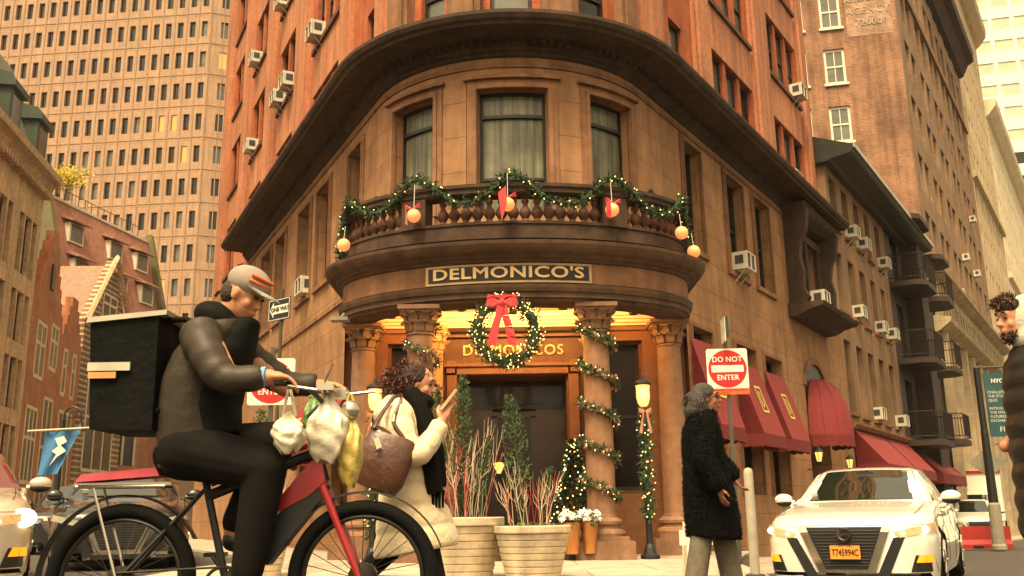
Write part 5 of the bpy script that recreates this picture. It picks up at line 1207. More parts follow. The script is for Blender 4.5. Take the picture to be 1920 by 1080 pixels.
def hand_prims(mb, wrist, fwd, up, s=1.0, curl=.9, side=1):
    w_ = Vector(wrist); f = Vector(fwd).normalized(); u = Vector(up); u = (u - f * u.dot(f)).normalized(); r = f.cross(u)
    M_ = Matrix((f, r, u)).transposed(); pc = w_ + f * .048 * s
    mb.ell(pc, (.05 * s, .040 * s, .018 * s), 14, 8, M_); cap(mb, w_, pc, .026 * s, .026 * s, 10)
    for k, ln in enumerate((.068, .078, .074, .060)):
        b0 = w_ + (f * .088 + r * (.028 - .0185 * k)) * s; a = curl * (.55 + .08 * k); d = f; p = b0; rr = .0098
        for j, seg in enumerate((.45, .32, .25)):
            d = (d * cos(a) - u * sin(a)).normalized(); u2 = (u * cos(a) + f * sin(a))
            q = p + d * ln * seg * s; cap(mb, p, q, rr * s, rr * .92 * s, 8); p = q; rr *= .93; a = curl * .5
    b0 = w_ + (f * .03 + r * side * .036) * s; q = b0 + (f * .032 + r * side * .026 - u * .012) * s; cap(mb, b0, q, .013 * s, .0115 * s, 8); cap(mb, q, q + (f * .028 + r * side * .002 - u * .016) * s, .0112 * s, .0095 * s, 8)
SKIN1 = mat('light skin', (.55, .27, .16), .55, noise=.12, nscale=20, spec=.35); SKIN2 = mat('warm tan skin', (.50, .22, .12), .55, noise=.12, nscale=20); SKIN3 = mat('brown skin', (.26, .105, .055), .5, noise=.12, nscale=20)
HAIRD = mat('dark brown hair', (.035, .018, .012), .55, noise=.5, nscale=40, bump=.8, bscale=90); HAIRB = mat('black grey hair', (.045, .036, .03), .5, noise=.5, nscale=30, bump=.8, bscale=90)
def strands(mb, c, r, n, ln, seed, wave=1.0, sq=(1, 1, 1), drift=(0, 0, -1), w=.0035, reg=None):
    rg = random.Random(seed); c = Vector(c); dr = Vector(drift)
    for _ in range(n):
        d = Vector((rg.gauss(0, 1), rg.gauss(0, 1), rg.gauss(0, 1))).normalized()
        if reg and not reg(d): continue
        p = c + Vector((d.x * r * sq[0], d.y * r * sq[1], d.z * r * sq[2])); v = (d * .5 + dr * .7 + Vector((rg.gauss(0, .4), rg.gauss(0, .4), rg.gauss(0, .4)))).normalized(); pts = [p]
        for k in range(4): v = (v + Vector((rg.gauss(0, .5), rg.gauss(0, .5), rg.gauss(0, .5))) * wave).normalized(); pts.append(pts[-1] + v * ln / 4)
        e = Vector((rg.gauss(0, 1), rg.gauss(0, 1), rg.gauss(0, 1))).normalized() * w
        for a, b_ in zip(pts, pts[1:]): mb.add([tuple(a - e), tuple(b_ - e), tuple(b_ + e), tuple(a + e)], [(0, 1, 2, 3)])
# ---------------------------------------------------------------- woman in the pale puffer coat
Y = 5.8
PUFF = mat('cream quilted nylon', (.72, .57, .36), .5, noise=.08, nscale=6, bump=.5, bscale=22, sheen=.3); BLKC = mat('black cloth', (.005, .0045, .004), .9, spec=.12, noise=.3, nscale=20, bump=.4, bscale=80); BLKT = mat('black trousers', (.007, .006, .005), .85, spec=.12, noise=.3, nscale=10)
t = thing('person', 'woman in a long cream puffer coat and black scarf looking at her phone', 'person', (-.6, Y, .05))
b = MB(); HM = frame(radians(-8), radians(14)); hc = (-.575, Y, 1.415)
head_prims(b, hc, HM, .93)
limb(b, [(-.66, Y, 1.22), (-.66, Y, .85)], [.12, .13]); 
limb(b, [(-.66, Y - .17, 1.2), (-.585, Y - .24, .98), (-.43, Y - .2, 1.165)], [.06, .05, .034]); limb(b, [(-.66, Y + .17, 1.2), (-.6, Y + .2, 1.0), (-.44, Y + .08, 1.18)], [.06, .05, .034])
limb(b, [(-.64, Y - .08, .85), (-.52, Y - .09, .5), (-.42, Y - .1, .12), (-.30, Y - .1, .09)], [.1, .065, .045, .04]); limb(b, [(-.66, Y + .08, .85), (-.72, Y + .1, .5), (-.98, Y + .1, .22), (-.93, Y + .1, .10)], [.1, .065, .045, .04])
hand_prims(b, (-.425, Y - .2, 1.175), (.35, .0, .9), (-.3, -.9, .2), .95, .9, -1); hand_prims(b, (-.44, Y + .06, 1.185), (.3, -.1, .9), (-.3, .9, .2), .9, .8, 1)
blob(b, 'body', SKIN1, t, .0075, 3); eyes(hc, HM, t, .93)
b = MB(); secs = []
prof = [(.43, .255, .225, -.585), (.56, .235, .225, -.595), (.69, .20, .22, -.615), (.81, .175, .21, -.635), (.92, .16, .205, -.65), (1.03, .155, .205, -.66), (1.13, .15, .21, -.665), (1.22, .14, .20, -.67), (1.30, .10, .14, -.665)]
for i, ((z0, rx0, ry0, x0), (z1, rx1, ry1, x1)) in enumerate(zip(prof, prof[1:])):
    for k in range(5):
        f = k / 5; bul = 1 + .05 * abs(sin(pi * f)) ** .5 - .04; tl = .16
        secs.append((x0 + (x1 - x0) * f, Y, z0 + (z1 - z0) * f, (rx0 + (rx1 - rx0) * f) * bul, (ry0 + (ry1 - ry0) * f) * bul, tl if z0 < .6 else tl * .6))
secs.append((-.66, Y, 1.33, .08, .11, 0)); ring_loft(b, secs, 32)
def puffy(mb, pts, r0, r1, n):
    cp = curve_pts(pts, .01); L_ = len(cp); mb.tube(cp, [(r0 + (r1 - r0) * i / L_) * (.92 + .09 * abs(sin(pi * n * i / L_)) ** .5) for i in range(L_)], 18)
puffy(b, [(-.68, Y - .2, 1.24), (-.655, Y - .26, 1.12), (-.60, Y - .29, 1.0), (-.54, Y - .28, .985), (-.47, Y - .24, 1.08), (-.43, Y - .21, 1.16)], .088, .052, 6)
puffy(b, [(-.66, Y + .2, 1.24), (-.62, Y + .25, 1.1), (-.57, Y + .2, 1.02), (-.46, Y + .1, 1.15)], .095, .055, 5)
b.ell((-.765, Y, 1.25), (.085, .14, .10), 18, 10, Matrix.Rotation(.6, 3, 'Y')); b.ell((-.72, Y, 1.31), (.075, .12, .045), 18, 10, Matrix.Rotation(.45, 3, 'Y'))
blob(b, 'puffer_coat', PUFF, t, .0085, 2)
b = MB(); cap(b, (-.66, Y, 1.30), (-.60, Y, 1.335), .085, .08); b.tube(curve_pts([(-.63, Y - .10, 1.36), (-.56, Y - .13, 1.27), (-.52, Y - .15, 1.1), (-.49, Y - .15, .9), (-.47, Y - .15, .76)]), [.04, .05, .055, .055, .05] + [.055] * 400 if False else .05, 12)
b.tube(curve_pts([(-.60, Y, 1.33), (-.53, Y - .05, 1.2), (-.47, Y - .08, 1.0), (-.455, Y - .1, .8)]), .055, 12); b.ell((-.56, Y - .02, 1.31), (.08, .10, .055), 14, 8)
blob(b, 'scarf', BLKC, t, .011, 2)
b = MB()
for k in range(16): x = -.51 + .0065 * k; b.tube([(x, Y - .15 + .02 * sin(k), .78), (x + .004 * sin(k * 2), Y - .16, .68)], .004, 4)
b.build('scarf_fringe', BLKC, t)
b = MB(); limb(b, [(-.64, Y - .09, .8), (-.52, Y - .095, .48), (-.43, Y - .1, .14)], [.09, .075, .058]); limb(b, [(-.66, Y + .09, .8), (-.72, Y + .1, .48), (-.97, Y + .1, .24)], [.09, .075, .055]); blob(b, 'leggings', BLKT, t, .012, 2)
b = MB(); limb(b, [(-.44, Y - .1, .12), (-.32, Y - .1, .085)], [.055, .042]); limb(b, [(-.97, Y + .1, .22), (-.93, Y + .1, .10)], [.055, .042]); blob(b, 'boots', BLKT, t, .012, 1)
b = MB(); b.ell((-.615, Y, 1.465), (.105, .095, .09), 16, 10); b.ell((-.68, Y, 1.445), (.09, .095, .08), 16, 10); b.ell((-.72, Y, 1.40), (.075, .085, .065), 14, 8); b.ell((-.63, Y - .01, 1.38), (.05, .085, .075), 12, 8)
h_ = blob(b, 'hair', HAIRD, t, .012, 1)
b = MB(); strands(b, (-.68, Y, 1.43), .085, 900, .07, 5, 1.0, (1.15, 1.0, .95), (-.4, 0, 0)); strands(b, (-.60, Y, 1.47), .095, 300, .06, 6, .6, (1.1, 1, .95), (-.9, 0, .1), reg=lambda d: d.z > 0); b.build('curls', mat('reddish brown curls', (.10, .035, .018), .5, noise=.4, nscale=30), h_)
ph = thing('phone', 'pale smartphone held up by the woman in the cream coat', 'phone', (-.385, Y - .2, 1.27)); b = MB(); b.box((-.385, Y - .2, 1.30), (.012, .075, .15), M_=Matrix.Rotation(radians(38), 3, 'Y') @ Matrix.Rotation(.2, 3, 'Z')); b.build('phone_case', mat('beige phone case', (.50, .40, .26), .4), ph)
# shoulder bag
LEA = mat('brown leather', (.085, .034, .018), .38, noise=.3, nscale=9, bump=.3, bscale=25, coat=.2)
t = thing('handbag', 'brown leather bucket bag hanging from the shoulder of the woman in the cream coat', 'handbag', (-.75, Y - .33, .8)); b = MB()
RT = lambda x, z: (-.745 + (x * cos(-.45) - z * sin(-.45)), Y - .34, .945 + (x * sin(-.45) + z * cos(-.45)))
vs = []; n = 24
for zz, hw, th in ((-.165, .08, .03), (-.16, .145, .06), (-.08, .165, .075), (.03, .155, .065), (.12, .135, .04), (.155, .12, .022), (.15, .10, .012)):
    for j in range(n):
        a = 2 * pi * j / n; x, y, z = RT(hw * cos(a) * 1.02, zz + .012 * sin(2 * a + zz * 20)); vs.append((x, y + th * sin(a), z))
b.add(vs, [(i * n + j, i * n + (j + 1) % n, (i + 1) * n + (j + 1) % n, (i + 1) * n + j) for i in range(6) for j in range(n)] + [tuple(range(n - 1, -1, -1)), tuple(6 * n + j for j in range(n))]); b.build('bag_body', LEA, t, smooth=True)
b = MB(); p0 = RT(-.10, .14); p1 = RT(.10, .14); b.tube(curve_pts([p0, (-.80, Y - .36, 1.13), (-.70, Y - .27, 1.31), (-.66, Y - .22, 1.33), (-.66, Y - .26, 1.28), (-.69, Y - .34, 1.16), p1]), .012, 6); b.build('strap', LEA, t)
b = MB(); b.tube([RT(-.115, .10), RT(.115, .11)], .006, 6); b.build('tie', LEA, t)
b = MB(); q = Vector((-.765, Y - .43, 1.035)); b.box(q, (.03, .006, .06), M_=Matrix.Rotation(-.35, 3, 'Y')); b.build('tag', mat('cream leather tag', (.72, .62, .42), .5), t)
# ---------------------------------------------------------------- woman in the black coat
Y = 7.85
t = thing('person', 'woman with grey black hair and glasses in a long black fluffy coat and grey trousers', 'person', (1.55, Y, .02))
b = MB(); HM = frame(radians(-14), radians(-6)); hc = (1.60, Y, 1.535); head_prims(b, hc, HM, 1.0)
limb(b, [(1.55, Y, 1.36), (1.53, Y, .95)], [.12, .13]); limb(b, [(1.52, Y - .19, 1.33), (1.50, Y - .27, 1.06), (1.585, Y - .28, .83)], [.06, .05, .034]); limb(b, [(1.56, Y + .19, 1.33), (1.66, Y + .24, 1.08), (1.80, Y + .18, .92)], [.06, .05, .034])
limb(b, [(1.52, Y - .07, .9), (1.475, Y - .07, .5), (1.39, Y - .09, .1), (1.49, Y - .1, .07)], [.1, .065, .045, .038]); limb(b, [(1.54, Y + .09, .9), (1.66, Y + .08, .52), (1.73, Y + .06, .12), (1.84, Y + .05, .09)], [.1, .065, .045, .038])
hand_prims(b, (1.59, Y - .285, .83), (.18, -.05, -.95), (-.9, -.3, 0), 1.02, .55, -1); hand_prims(b, (1.81, Y + .17, .91), (.5, -.2, -.85), (-.8, .2, 0), .98, .7, 1)
blob(b, 'body', SKIN3, t, .008, 3); eyes(hc, HM, t)
FUR = mat('black curly fur fabric', (.005, .005, .0045), .95, spec=.1, noise=.5, nscale=50, bump=1.0, bscale=70)
b = MB(); prof = [(.44, .215, .215, 1.585), (.60, .215, .225, 1.58), (.80, .20, .225, 1.565), (1.0, .175, .215, 1.55), (1.15, .165, .21, 1.54), (1.28, .15, .21, 1.535), (1.37, .12, .17, 1.545), (1.43, .085, .11, 1.56)]
ring_loft(b, [(x, Y, z, rx, ry, -.05) for z, rx, ry, x in prof], 32)
limb(b, [(1.52, Y - .2, 1.32), (1.485, Y - .275, 1.06), (1.57, Y - .29, .86)], [.10, .085, .075]); limb(b, [(1.56, Y + .2, 1.32), (1.68, Y + .24, 1.08), (1.79, Y + .18, .95)], [.10, .085, .078]); b.ell((1.575, Y, 1.42), (.095, .12, .05), 16, 8)
co = blob(b, 'coat', FUR, t, .012, 2)
b = MB(); rg = random.Random(9); vv = co.data.vertices; base = Vector(world(t).translation)
for _ in range(9000):
    v = vv[rg.randrange(len(vv))]; p = v.co + base; d = (v.normal + Vector((rg.gauss(0, .6), rg.gauss(0, .6), rg.gauss(0, .6)))).normalized(); e = d.orthogonal().normalized() * .005; b.add([tuple(p - e), tuple(p + d * .018), tuple(p + e)], [(0, 1, 2)])
b.build('fur_tufts', FUR, co)
GRT = mat('grey wool trousers', (.13, .105, .075), .85, noise=.25, nscale=20, bump=.3, bscale=90)
b = MB(); limb(b, [(1.53, Y - .05, .85), (1.475, Y - .07, .46), (1.40, Y - .09, .11)], [.085, .088, .088]); limb(b, [(1.60, Y + .05, .85), (1.67, Y + .06, .46), (1.72, Y + .06, .13)], [.085, .095, .09]); blob(b, 'trousers', GRT, t, .012, 2)
b = MB(); limb(b, [(1.37, Y - .09, .075), (1.52, Y - .1, .055)], [.05, .04]); limb(b, [(1.71, Y + .06, .09), (1.86, Y + .05, .07)], [.05, .04]); blob(b, 'shoes', BLKT, t, .01, 1)
b = MB(); b.ell((1.565, Y, 1.595), (.105, .092, .09), 16, 10); b.ell((1.51, Y - .02, 1.52), (.085, .10, .11), 16, 10); b.ell((1.47, Y - .01, 1.45), (.075, .10, .07), 14, 8); b.ell((1.54, Y - .06, 1.46), (.06, .04, .08), 12, 8); h_ = blob(b, 'hair', HAIRB, t, .011, 2)
b = MB(); strands(b, (1.53, Y, 1.54), .10, 1500, .065, 15, .10, (.95, .95, 1.05), (-.35, 0, -2.4), w=.0028, reg=lambda d: d.x < .45); b.build('strands', mat('grey streaked hair', (.045, .036, .030), .5, noise=.4, nscale=30), h_)
b = MB()
for q in (-1, 1):
    c_ = Vector(hc) + HM @ Vector((.098, q * .034, .018)); b.tube([c_ + HM @ Vector((0, .024 * cos(a), .018 * sin(a))) for a in np.linspace(0, 2 * pi, 13)], .0028, 5); b.tube([c_ + HM @ Vector((0, q * .024, .004)), Vector(hc) + HM @ Vector((.0, q * .082, .012))], .0028, 5)
b.build('glasses', BLACKM, t)
# ---------------------------------------------------------------- bearded man at the right edge
Y = 5.5
t = thing('person', 'bearded curly haired man in grey hood and long black puffer jacket at the right edge', 'person', (3.05, Y, 0))
b = MB(); HM = frame(radians(180 + 6), radians(2)); hc = (2.925, Y, 1.70); head_prims(b, hc, HM, 1.03)
limb(b, [(3.04, Y, 1.48), (3.06, Y, 1.0)], [.13, .14]); limb(b, [(3.06, Y - .22, 1.44), (3.18, Y - .28, 1.15), (3.04, Y - .26, .97)], [.065, .052, .036]); limb(b, [(3.06, Y + .22, 1.44), (3.1, Y + .28, 1.15), (2.9, Y + .26, .99)], [.065, .052, .036])
limb(b, [(3.03, Y - .1, .95), (2.90, Y - .1, .55), (2.90, Y - .1, .1), (2.78, Y - .1, .06)], [.11, .075, .05, .042]); limb(b, [(3.08, Y + .1, .95), (3.1, Y + .1, .52), (3.3, Y + .1, .14), (3.2, Y + .1, .07)], [.11, .075, .05, .042])
hand_prims(b, (3.035, Y - .26, .965), (-.8, .0, -.35), (.2, -.8, .3), 1.05, .8, 1); blob(b, 'body', SKIN2, t, .0085, 3); eyes(hc, HM, t, 1.03)
PBL = mat('black quilted jacket', (.014, .010, .008), .45, noise=.2, nscale=10, bump=.3, bscale=18)
b = MB(); prof = [(.46, .20, .21), (.60, .20, .22), (.74, .195, .225), (.88, .19, .23), (1.02, .19, .24), (1.16, .18, .245), (1.30, .175, .25), (1.42, .16, .23), (1.50, .13, .17), (1.56, .10, .12), (1.61, .09, .10)]; secs = []
for (z0, a0, c0), (z1, a1, c1) in zip(prof, prof[1:]):
    for k in range(5): f = k / 5; bul = .96 + .09 * sin(pi * f); secs.append((3.02 - .01 * (z0 > 1.3), Y, z0 + (z1 - z0) * f, (a0 + (a1 - a0) * f) * bul, (c0 + (c1 - c0) * f) * bul, 0))
ring_loft(b, secs, 30); puffy(b, [(3.07, Y - .25, 1.45), (3.15, Y - .31, 1.3), (3.19, Y - .31, 1.15), (3.14, Y - .29, 1.03), (3.07, Y - .27, .98)], .10, .06, 6); puffy(b, [(3.07, Y + .25, 1.45), (3.13, Y + .3, 1.2), (2.98, Y + .28, 1.02)], .10, .06, 6); blob(b, 'puffer_jacket', PBL, t, .011, 2)
b = MB(); limb(b, [(3.03, Y - .1, .95), (2.90, Y - .1, .55), (2.90, Y - .1, .12)], [.13, .10, .08]); limb(b, [(3.08, Y + .1, .95), (3.1, Y + .1, .52), (3.3, Y + .1, .16)], [.125, .095, .07]); blob(b, 'trousers', BLKT, t, .013, 2)
b = MB(); limb(b, [(2.91, Y - .1, .08), (2.77, Y - .1, .055)], [.055, .045]); limb(b, [(3.31, Y + .1, .12), (3.2, Y + .1, .06)], [.055, .045]); blob(b, 'shoes', BLKT, t, .012, 1)
HOOD = mat('grey sweatshirt hood', (.52, .47, .38), .85, noise=.15, nscale=20, bump=.3, bscale=60)
b = MB(); b.ell((2.985, Y, 1.715), (.118, .115, .15), 18, 12, Matrix.Rotation(.15, 3, 'Y')); b.ell((3.05, Y, 1.58), (.12, .14, .10), 18, 10); b.ell((2.985, Y - .02, 1.60), (.10, .11, .09), 14, 8); blob(b, 'hood', HOOD, t, .012, 3)
b = MB(); b.ell((2.90, Y, 1.785), (.07, .08, .06), 16, 10); b.ell((2.875, Y, 1.795), (.05, .07, .05), 14, 8); h_ = blob(b, 'hair', HAIRD, t, .012, 1); b = MB(); strands(b, (2.885, Y, 1.795), .068, 600, .04, 25, 1.0, (1.0, 1.0, .8), (-.2, 0, .4), reg=lambda d: d.z > -.2 and d.x < .5); b.build('curls', mat('brown curls', (.07, .032, .018), .5, noise=.4, nscale=30), h_)
b = MB(); b.ell((2.885, Y, 1.615), (.04, .052, .04), 14, 8); b.ell((2.91, Y, 1.64), (.042, .068, .04), 14, 8); be = blob(b, 'beard', HAIRD, t, .009, 2); b = MB(); strands(b, (2.893, Y, 1.625), .048, 260, .03, 26, .8, (1, 1.15, 1), (-.3, 0, -1), reg=lambda d: d.z < .3); b.build('beard_strands', HAIRD, be)
t.location.x += .04
# ================================================================ the cyclist, his bicycle and load
Y = 4.65
BK = thing('bicycle', 'black and red electric delivery bicycle ridden across the foreground', 'bicycle', (-1.3, Y, 0))
TYR = mat('black rubber tyre', (.005, .005, .0045), .85, spec=.12, noise=.2, bump=.3, bscale=120); RIM = mat('grey rim metal', (.04, .036, .03), .35, metal=.7); RED = mat('red frame paint', (.28, .012, .014), .35, noise=.1, coat=.4); CHR = mat('bright metal', (.55, .5, .42), .25, metal=.9, noise=.1)
def torus(mb, c, R_, r_, n=56, k=12, sq=1.0):
    vs = [(c[0] + (R_ + r_ * cos(2 * pi * j / k)) * cos(2 * pi * i / n), c[1] + r_ * sq * sin(2 * pi * j / k), c[2] + (R_ + r_ * cos(2 * pi * j / k)) * sin(2 * pi * i / n)) for i in range(n) for j in range(k)]
    mb.add(vs, [(i * k + j, ((i + 1) % n) * k + j, ((i + 1) % n) * k + (j + 1) % k, i * k + (j + 1) % k) for i in range(n) for j in range(k)])
RW, FW = Vector((-1.86, Y, .355)), Vector((-.72, Y, .355)); WR = .355
for c_ in (RW, FW):
    b = MB(); torus(b, c_, WR - .033, .034); wh = b.build('wheel', TYR, BK, smooth=True)
    b = MB(); torus(b, c_, WR - .075, .012, 48, 8, 1.3); b.build('rim', RIM, wh, smooth=True)
    b = MB()
    for k in range(28):
        a = 2 * pi * k / 28; s = .03 if k % 2 else -.03; b.tube([(c_.x + .03 * cos(a + .4), c_.y + s, c_.z + .03 * sin(a + .4)), (c_.x + (WR - .065) * cos(a), c_.y, c_.z + (WR - .065) * sin(a))], .0022, 3, False)
    b.build('spokes', RIM, wh)
    b = MB(); b.lathe([(.0, -.05), (.05, -.045), (.07, -.02), (.07, .02), (.05, .045), (0, .05)], c_, 18, Matrix.Rotation(pi / 2, 3, 'X')); b.build('hub', RIM, wh)
BB = Vector((-1.36, Y, .33)); ST = Vector((-1.50, Y, .86)); HT = Vector((-.98, Y, 1.0)); HB = Vector((-.915, Y, .80))
b = MB(); b.tube([BB, ST], .019, 8); b.tube([BB, HB], .042, 10); b.tube([Vector((-1.47, Y, .74)), HT + Vector((.02, 0, -.06))], .026, 8); b.tube([HT, HB], .028, 10)
for s in (-.05, .05): b.tube([BB, RW + Vector((0, s, 0))], .011, 6); b.tube([Vector((-1.48, Y, .78)), RW + Vector((0, s, 0))], .010, 6)
b.build('frame', BLACKM, BK)
b = MB(); b.extr([(-1.26, Y - .055, .47), (-1.0, Y - .055, .80), (-.93, Y - .055, .86), (-.90, Y - .055, .74), (-1.16, Y - .055, .42)], (0, .11, 0)); b.build('battery', BLACKM, BK)
b = MB(); b.extr([(-1.20, Y - .062, .62), (-1.02, Y - .062, .84), (-.93, Y - .062, .93), (-.90, Y - .062, .80), (-.98, Y - .062, .73)], (0, .124, 0)); b.tube([(-1.45, Y - .03, .80), (-1.2, Y - .04, .9), (-.99, Y - .03, .98)], .02, 8); b.build('red_panel', RED, BK)
b = MB(); b.tube([(-1.42, Y - .06, .80), (-1.28, Y - .06, .87), (-1.12, Y - .06, .90)], .014, 6); b.build('orange_strap', mat('orange strap', (.75, .26, .03), .6), BK)
b = MB()
for s in (-.055, .055): b.tube([HB + Vector((.0, s, -.02)), FW + Vector((-.01, s, .0))], [.019, .016], 8)
b.tube([HB + Vector((0, -.055, -.02)), HB + Vector((0, .055, -.02))], .02, 8); b.build('fork', RED, BK)
b = MB(); cp = [(FW.x + (WR + .035) * cos(a), Y, FW.z + (WR + .035) * sin(a)) for a in np.linspace(.35, 2.75, 22)]
for q0, q1 in zip(cp, cp[1:]): b.hexa([(q0[0], Y - .035, q0[2]), (q1[0], Y - .035, q1[2]), (q1[0], Y + .035, q1[2]), (q0[0], Y + .035, q0[2]), (q0[0] * 1.0, Y - .02, q0[2] + .008), (q1[0], Y - .02, q1[2] + .008), (q1[0], Y + .02, q1[2] + .008), (q0[0], Y + .02, q0[2] + .008)])
b.build('front_mudguard', BLACKM, BK)
b = MB(); cp = [(RW.x + (WR + .035) * cos(a), Y, RW.z + (WR + .035) * sin(a)) for a in np.linspace(.5, 3.2, 24)]
for q0, q1 in zip(cp, cp[1:]): b.hexa([(q0[0], Y - .035, q0[2]), (q1[0], Y - .035, q1[2]), (q1[0], Y + .035, q1[2]), (q0[0], Y + .035, q0[2]), (q0[0], Y - .02, q0[2] + .008), (q1[0], Y - .02, q1[2] + .008), (q1[0], Y + .02, q1[2] + .008), (q0[0], Y + .02, q0[2] + .008)])
b.build('rear_mudguard', BLACKM, BK)
b = MB(); b.tube([HT, (-.995, Y, 1.12), (-.95, Y, 1.16)], .016, 8); b.build('stem', BLACKM, BK)
b = MB(); b.tube(curve_pts([(-1.10, Y - .30, 1.235), (-.98, Y - .22, 1.23), (-.92, Y - .06, 1.17), (-.92, Y + .06, 1.17), (-.90, Y + .22, 1.25), (-.98, Y + .30, 1.26)]), .012, 8); hb = b.build('handlebar', BLACKM, BK)
b = MB(); b.tube([(-1.04, Y - .29, 1.225), (-.9, Y - .32, 1.2)], .007, 5); b.build('brake_lever', CHR, hb); b = MB(); b.tube([(-.93, Y + .30, 1.25), (-.72, Y + .3, 1.27)], .008, 5); b.build('brake_lever', CHR, hb)
b = MB(); b.box((-.90, Y - .08, 1.24), (.08, .1, .03)); b.box((-.86, Y + .06, 1.23), (.07, .08, .05)); b.tube([(-.92, Y - .1, 1.24), (-.86, Y - .16, 1.35)], .006, 5); b.build('display_unit', CHR, hb)
b = MB(); b.ell((-.80, Y, 1.14), (.05, .05, .05), 12, 8); b.build('headlamp', CHR, BK, smooth=True)
b = MB(); b.ell((-1.52, Y, .91), (.14, .08, .035), 14, 8); b.tube([ST, (-1.515, Y, .90)], .015, 8); b.build('saddle', BLACKM, BK, smooth=True)
b = MB(); b.box((-1.86, Y, .80), (.46, .13, .015))
for s in (-.06, .06): b.tube([(-2.08, Y + s, .79), (-1.66, Y + s, .79)], .009, 6); b.tube([(-2.0, Y + s, .79), (-1.86, Y + s, .37)], .007, 5)
b.build('rear_rack', CHR, BK); b = MB(); b.extr([(-2.05, Y - .09, .845), (-1.7, Y - .09, .875), (-1.68, Y - .09, .835), (-2.08, Y - .09, .81)], (0, .18, 0)); b.build('rack_pad', mat('faded red pad', (.48, .07, .09), .7), BK)
b = MB(); torus(b, (BB.x, Y - .06, BB.z), .085, .008, 30, 6); b.box((BB.x, Y - .06, BB.z), (.15, .006, .03)); b.build('chainring', RIM, BK)
for s in (-1, 1): b = MB(); b.tube([BB + Vector((0, s * .075, 0)), BB + Vector((-s * .10, s * .09, s * .13))], .011, 6); b.box(BB + Vector((-s * .10, s * .14, s * .135)), (.09, .10, .02)); b.build('pedal', RIM, BK)
b = MB(); b.tube([(BB.x, Y - .06, BB.z + .085), (RW.x, Y - .06, RW.z + .04)], .005, 4); b.tube([(BB.x, Y - .06, BB.z - .085), (RW.x, Y - .06, RW.z - .04)], .005, 4); b.build('chain', RIM, BK)
# rider
t = thing('person', 'delivery cyclist in a dark jacket and striped grey cap bent over the handlebar', 'person', (-1.5, Y, .2))
b = MB(); HM = frame(radians(-12), radians(26)); hc = (-1.375, Y - .02, 1.715); head_prims(b, hc, HM, 1.06)
limb(b, [(-1.58, Y, .98), (-1.60, Y, 1.25), (-1.50, Y, 1.48)], [.15, .15, .14])
limb(b, [(-1.50, Y - .19, 1.48), (-1.36, Y - .27, 1.27), (-1.16, Y - .28, 1.27)], [.07, .055, .036]); limb(b, [(-1.46, Y + .19, 1.48), (-1.22, Y + .27, 1.30), (-1.02, Y + .30, 1.30)], [.07, .055, .036])
limb(b, [(-1.58, Y - .1, .96), (-1.20, Y - .13, .86), (-1.27, Y - .13, .36), (-1.17, Y - .14, .26)], [.12, .08, .055, .045]); limb(b, [(-1.58, Y + .1, .96), (-1.22, Y + .12, 1.0), (-1.40, Y + .13, .58), (-1.32, Y + .14, .50)], [.12, .08, .055, .045])
hand_prims(b, (-1.17, Y - .285, 1.27), (.95, .1, -.05), (.0, 0, 1), 1.08, 1.0, -1); hand_prims(b, (-1.02, Y + .30, 1.30), (.95, -.1, -.05), (0, 0, 1), 1.08, 1.0, 1)
blob(b, 'body', SKIN2, t, .008, 3); eyes(hc, HM, t, 1.06)
JK = mat('worn dark grey brown nylon jacket', (.034, .025, .016), .55, spec=.3, noise=.3, nscale=3, bump=.8, bscale=6)
JK2 = mat('black jacket panels', (.005, .005, .004), .8, spec=.12, noise=.3, nscale=8, bump=.6, bscale=12)
b = MB(); pr = [(-1.57, .88, .165, .20), (-1.585, 1.0, .16, .21), (-1.60, 1.15, .155, .22), (-1.585, 1.3, .155, .23), (-1.545, 1.42, .15, .235), (-1.50, 1.52, .13, .20), (-1.46, 1.58, .10, .13)]
ring_loft(b, [(x, Y, z, rx, ry, .1) for x, z, rx, ry in pr], 30)
def sleeve(mb, pts, r0, r1):
    cp = curve_pts(pts, .012); L_ = len(cp); mb.tube(cp, [(r0 + (r1 - r0) * i / L_) * (1 + .035 * sin(i * .9) + .02 * sin(i * .37)) for i in range(L_)], 18)
sleeve(b, [(-1.53, Y - .17, 1.50), (-1.47, Y - .26, 1.40), (-1.37, Y - .30, 1.27), (-1.25, Y - .30, 1.26), (-1.19, Y - .29, 1.27)], .10, .055); sleeve(b, [(-1.48, Y + .17, 1.50), (-1.36, Y + .25, 1.42), (-1.22, Y + .28, 1.32), (-1.06, Y + .30, 1.31)], .095, .055)
blob(b, 'jacket', JK, t, .0105, 1)
b = MB(); ring_loft(b, [(-1.515, Y, 1.02, .155, .17, .1), (-1.535, Y, 1.15, .165, .19, .1), (-1.51, Y, 1.3, .165, .19, .1), (-1.455, Y, 1.42, .14, .17, .1), (-1.41, Y, 1.52, .11, .13, .1), (-1.39, Y, 1.58, .085, .10, .1)], 28); b.ell((-1.50, Y, 1.60), (.13, .14, .085), 18, 10, Matrix.Rotation(.5, 3, 'Y')); b.ell((-1.36, Y, 1.57), (.07, .10, .045), 14, 8)
blob(b, 'hood_and_vest', JK2, t, .0115, 2)
b = MB(); limb(b, [(-1.58, Y - .1, .95), (-1.20, Y - .13, .86), (-1.26, Y - .13, .40)], [.14, .105, .075]); limb(b, [(-1.58, Y + .1, .95), (-1.22, Y + .12, 1.0), (-1.39, Y + .13, .62)], [.14, .105, .075]); b.ell((-1.60, Y, .93), (.17, .19, .12), 18, 10); blob(b, 'trousers', BLKT, t, .012, 2)
b = MB(); limb(b, [(-1.28, Y - .13, .28), (-1.13, Y - .14, .235)], [.052, .045]); limb(b, [(-1.41, Y + .13, .53), (-1.27, Y + .14, .485)], [.052, .045]); blob(b, 'shoes', BLACKM, t, .011, 1)
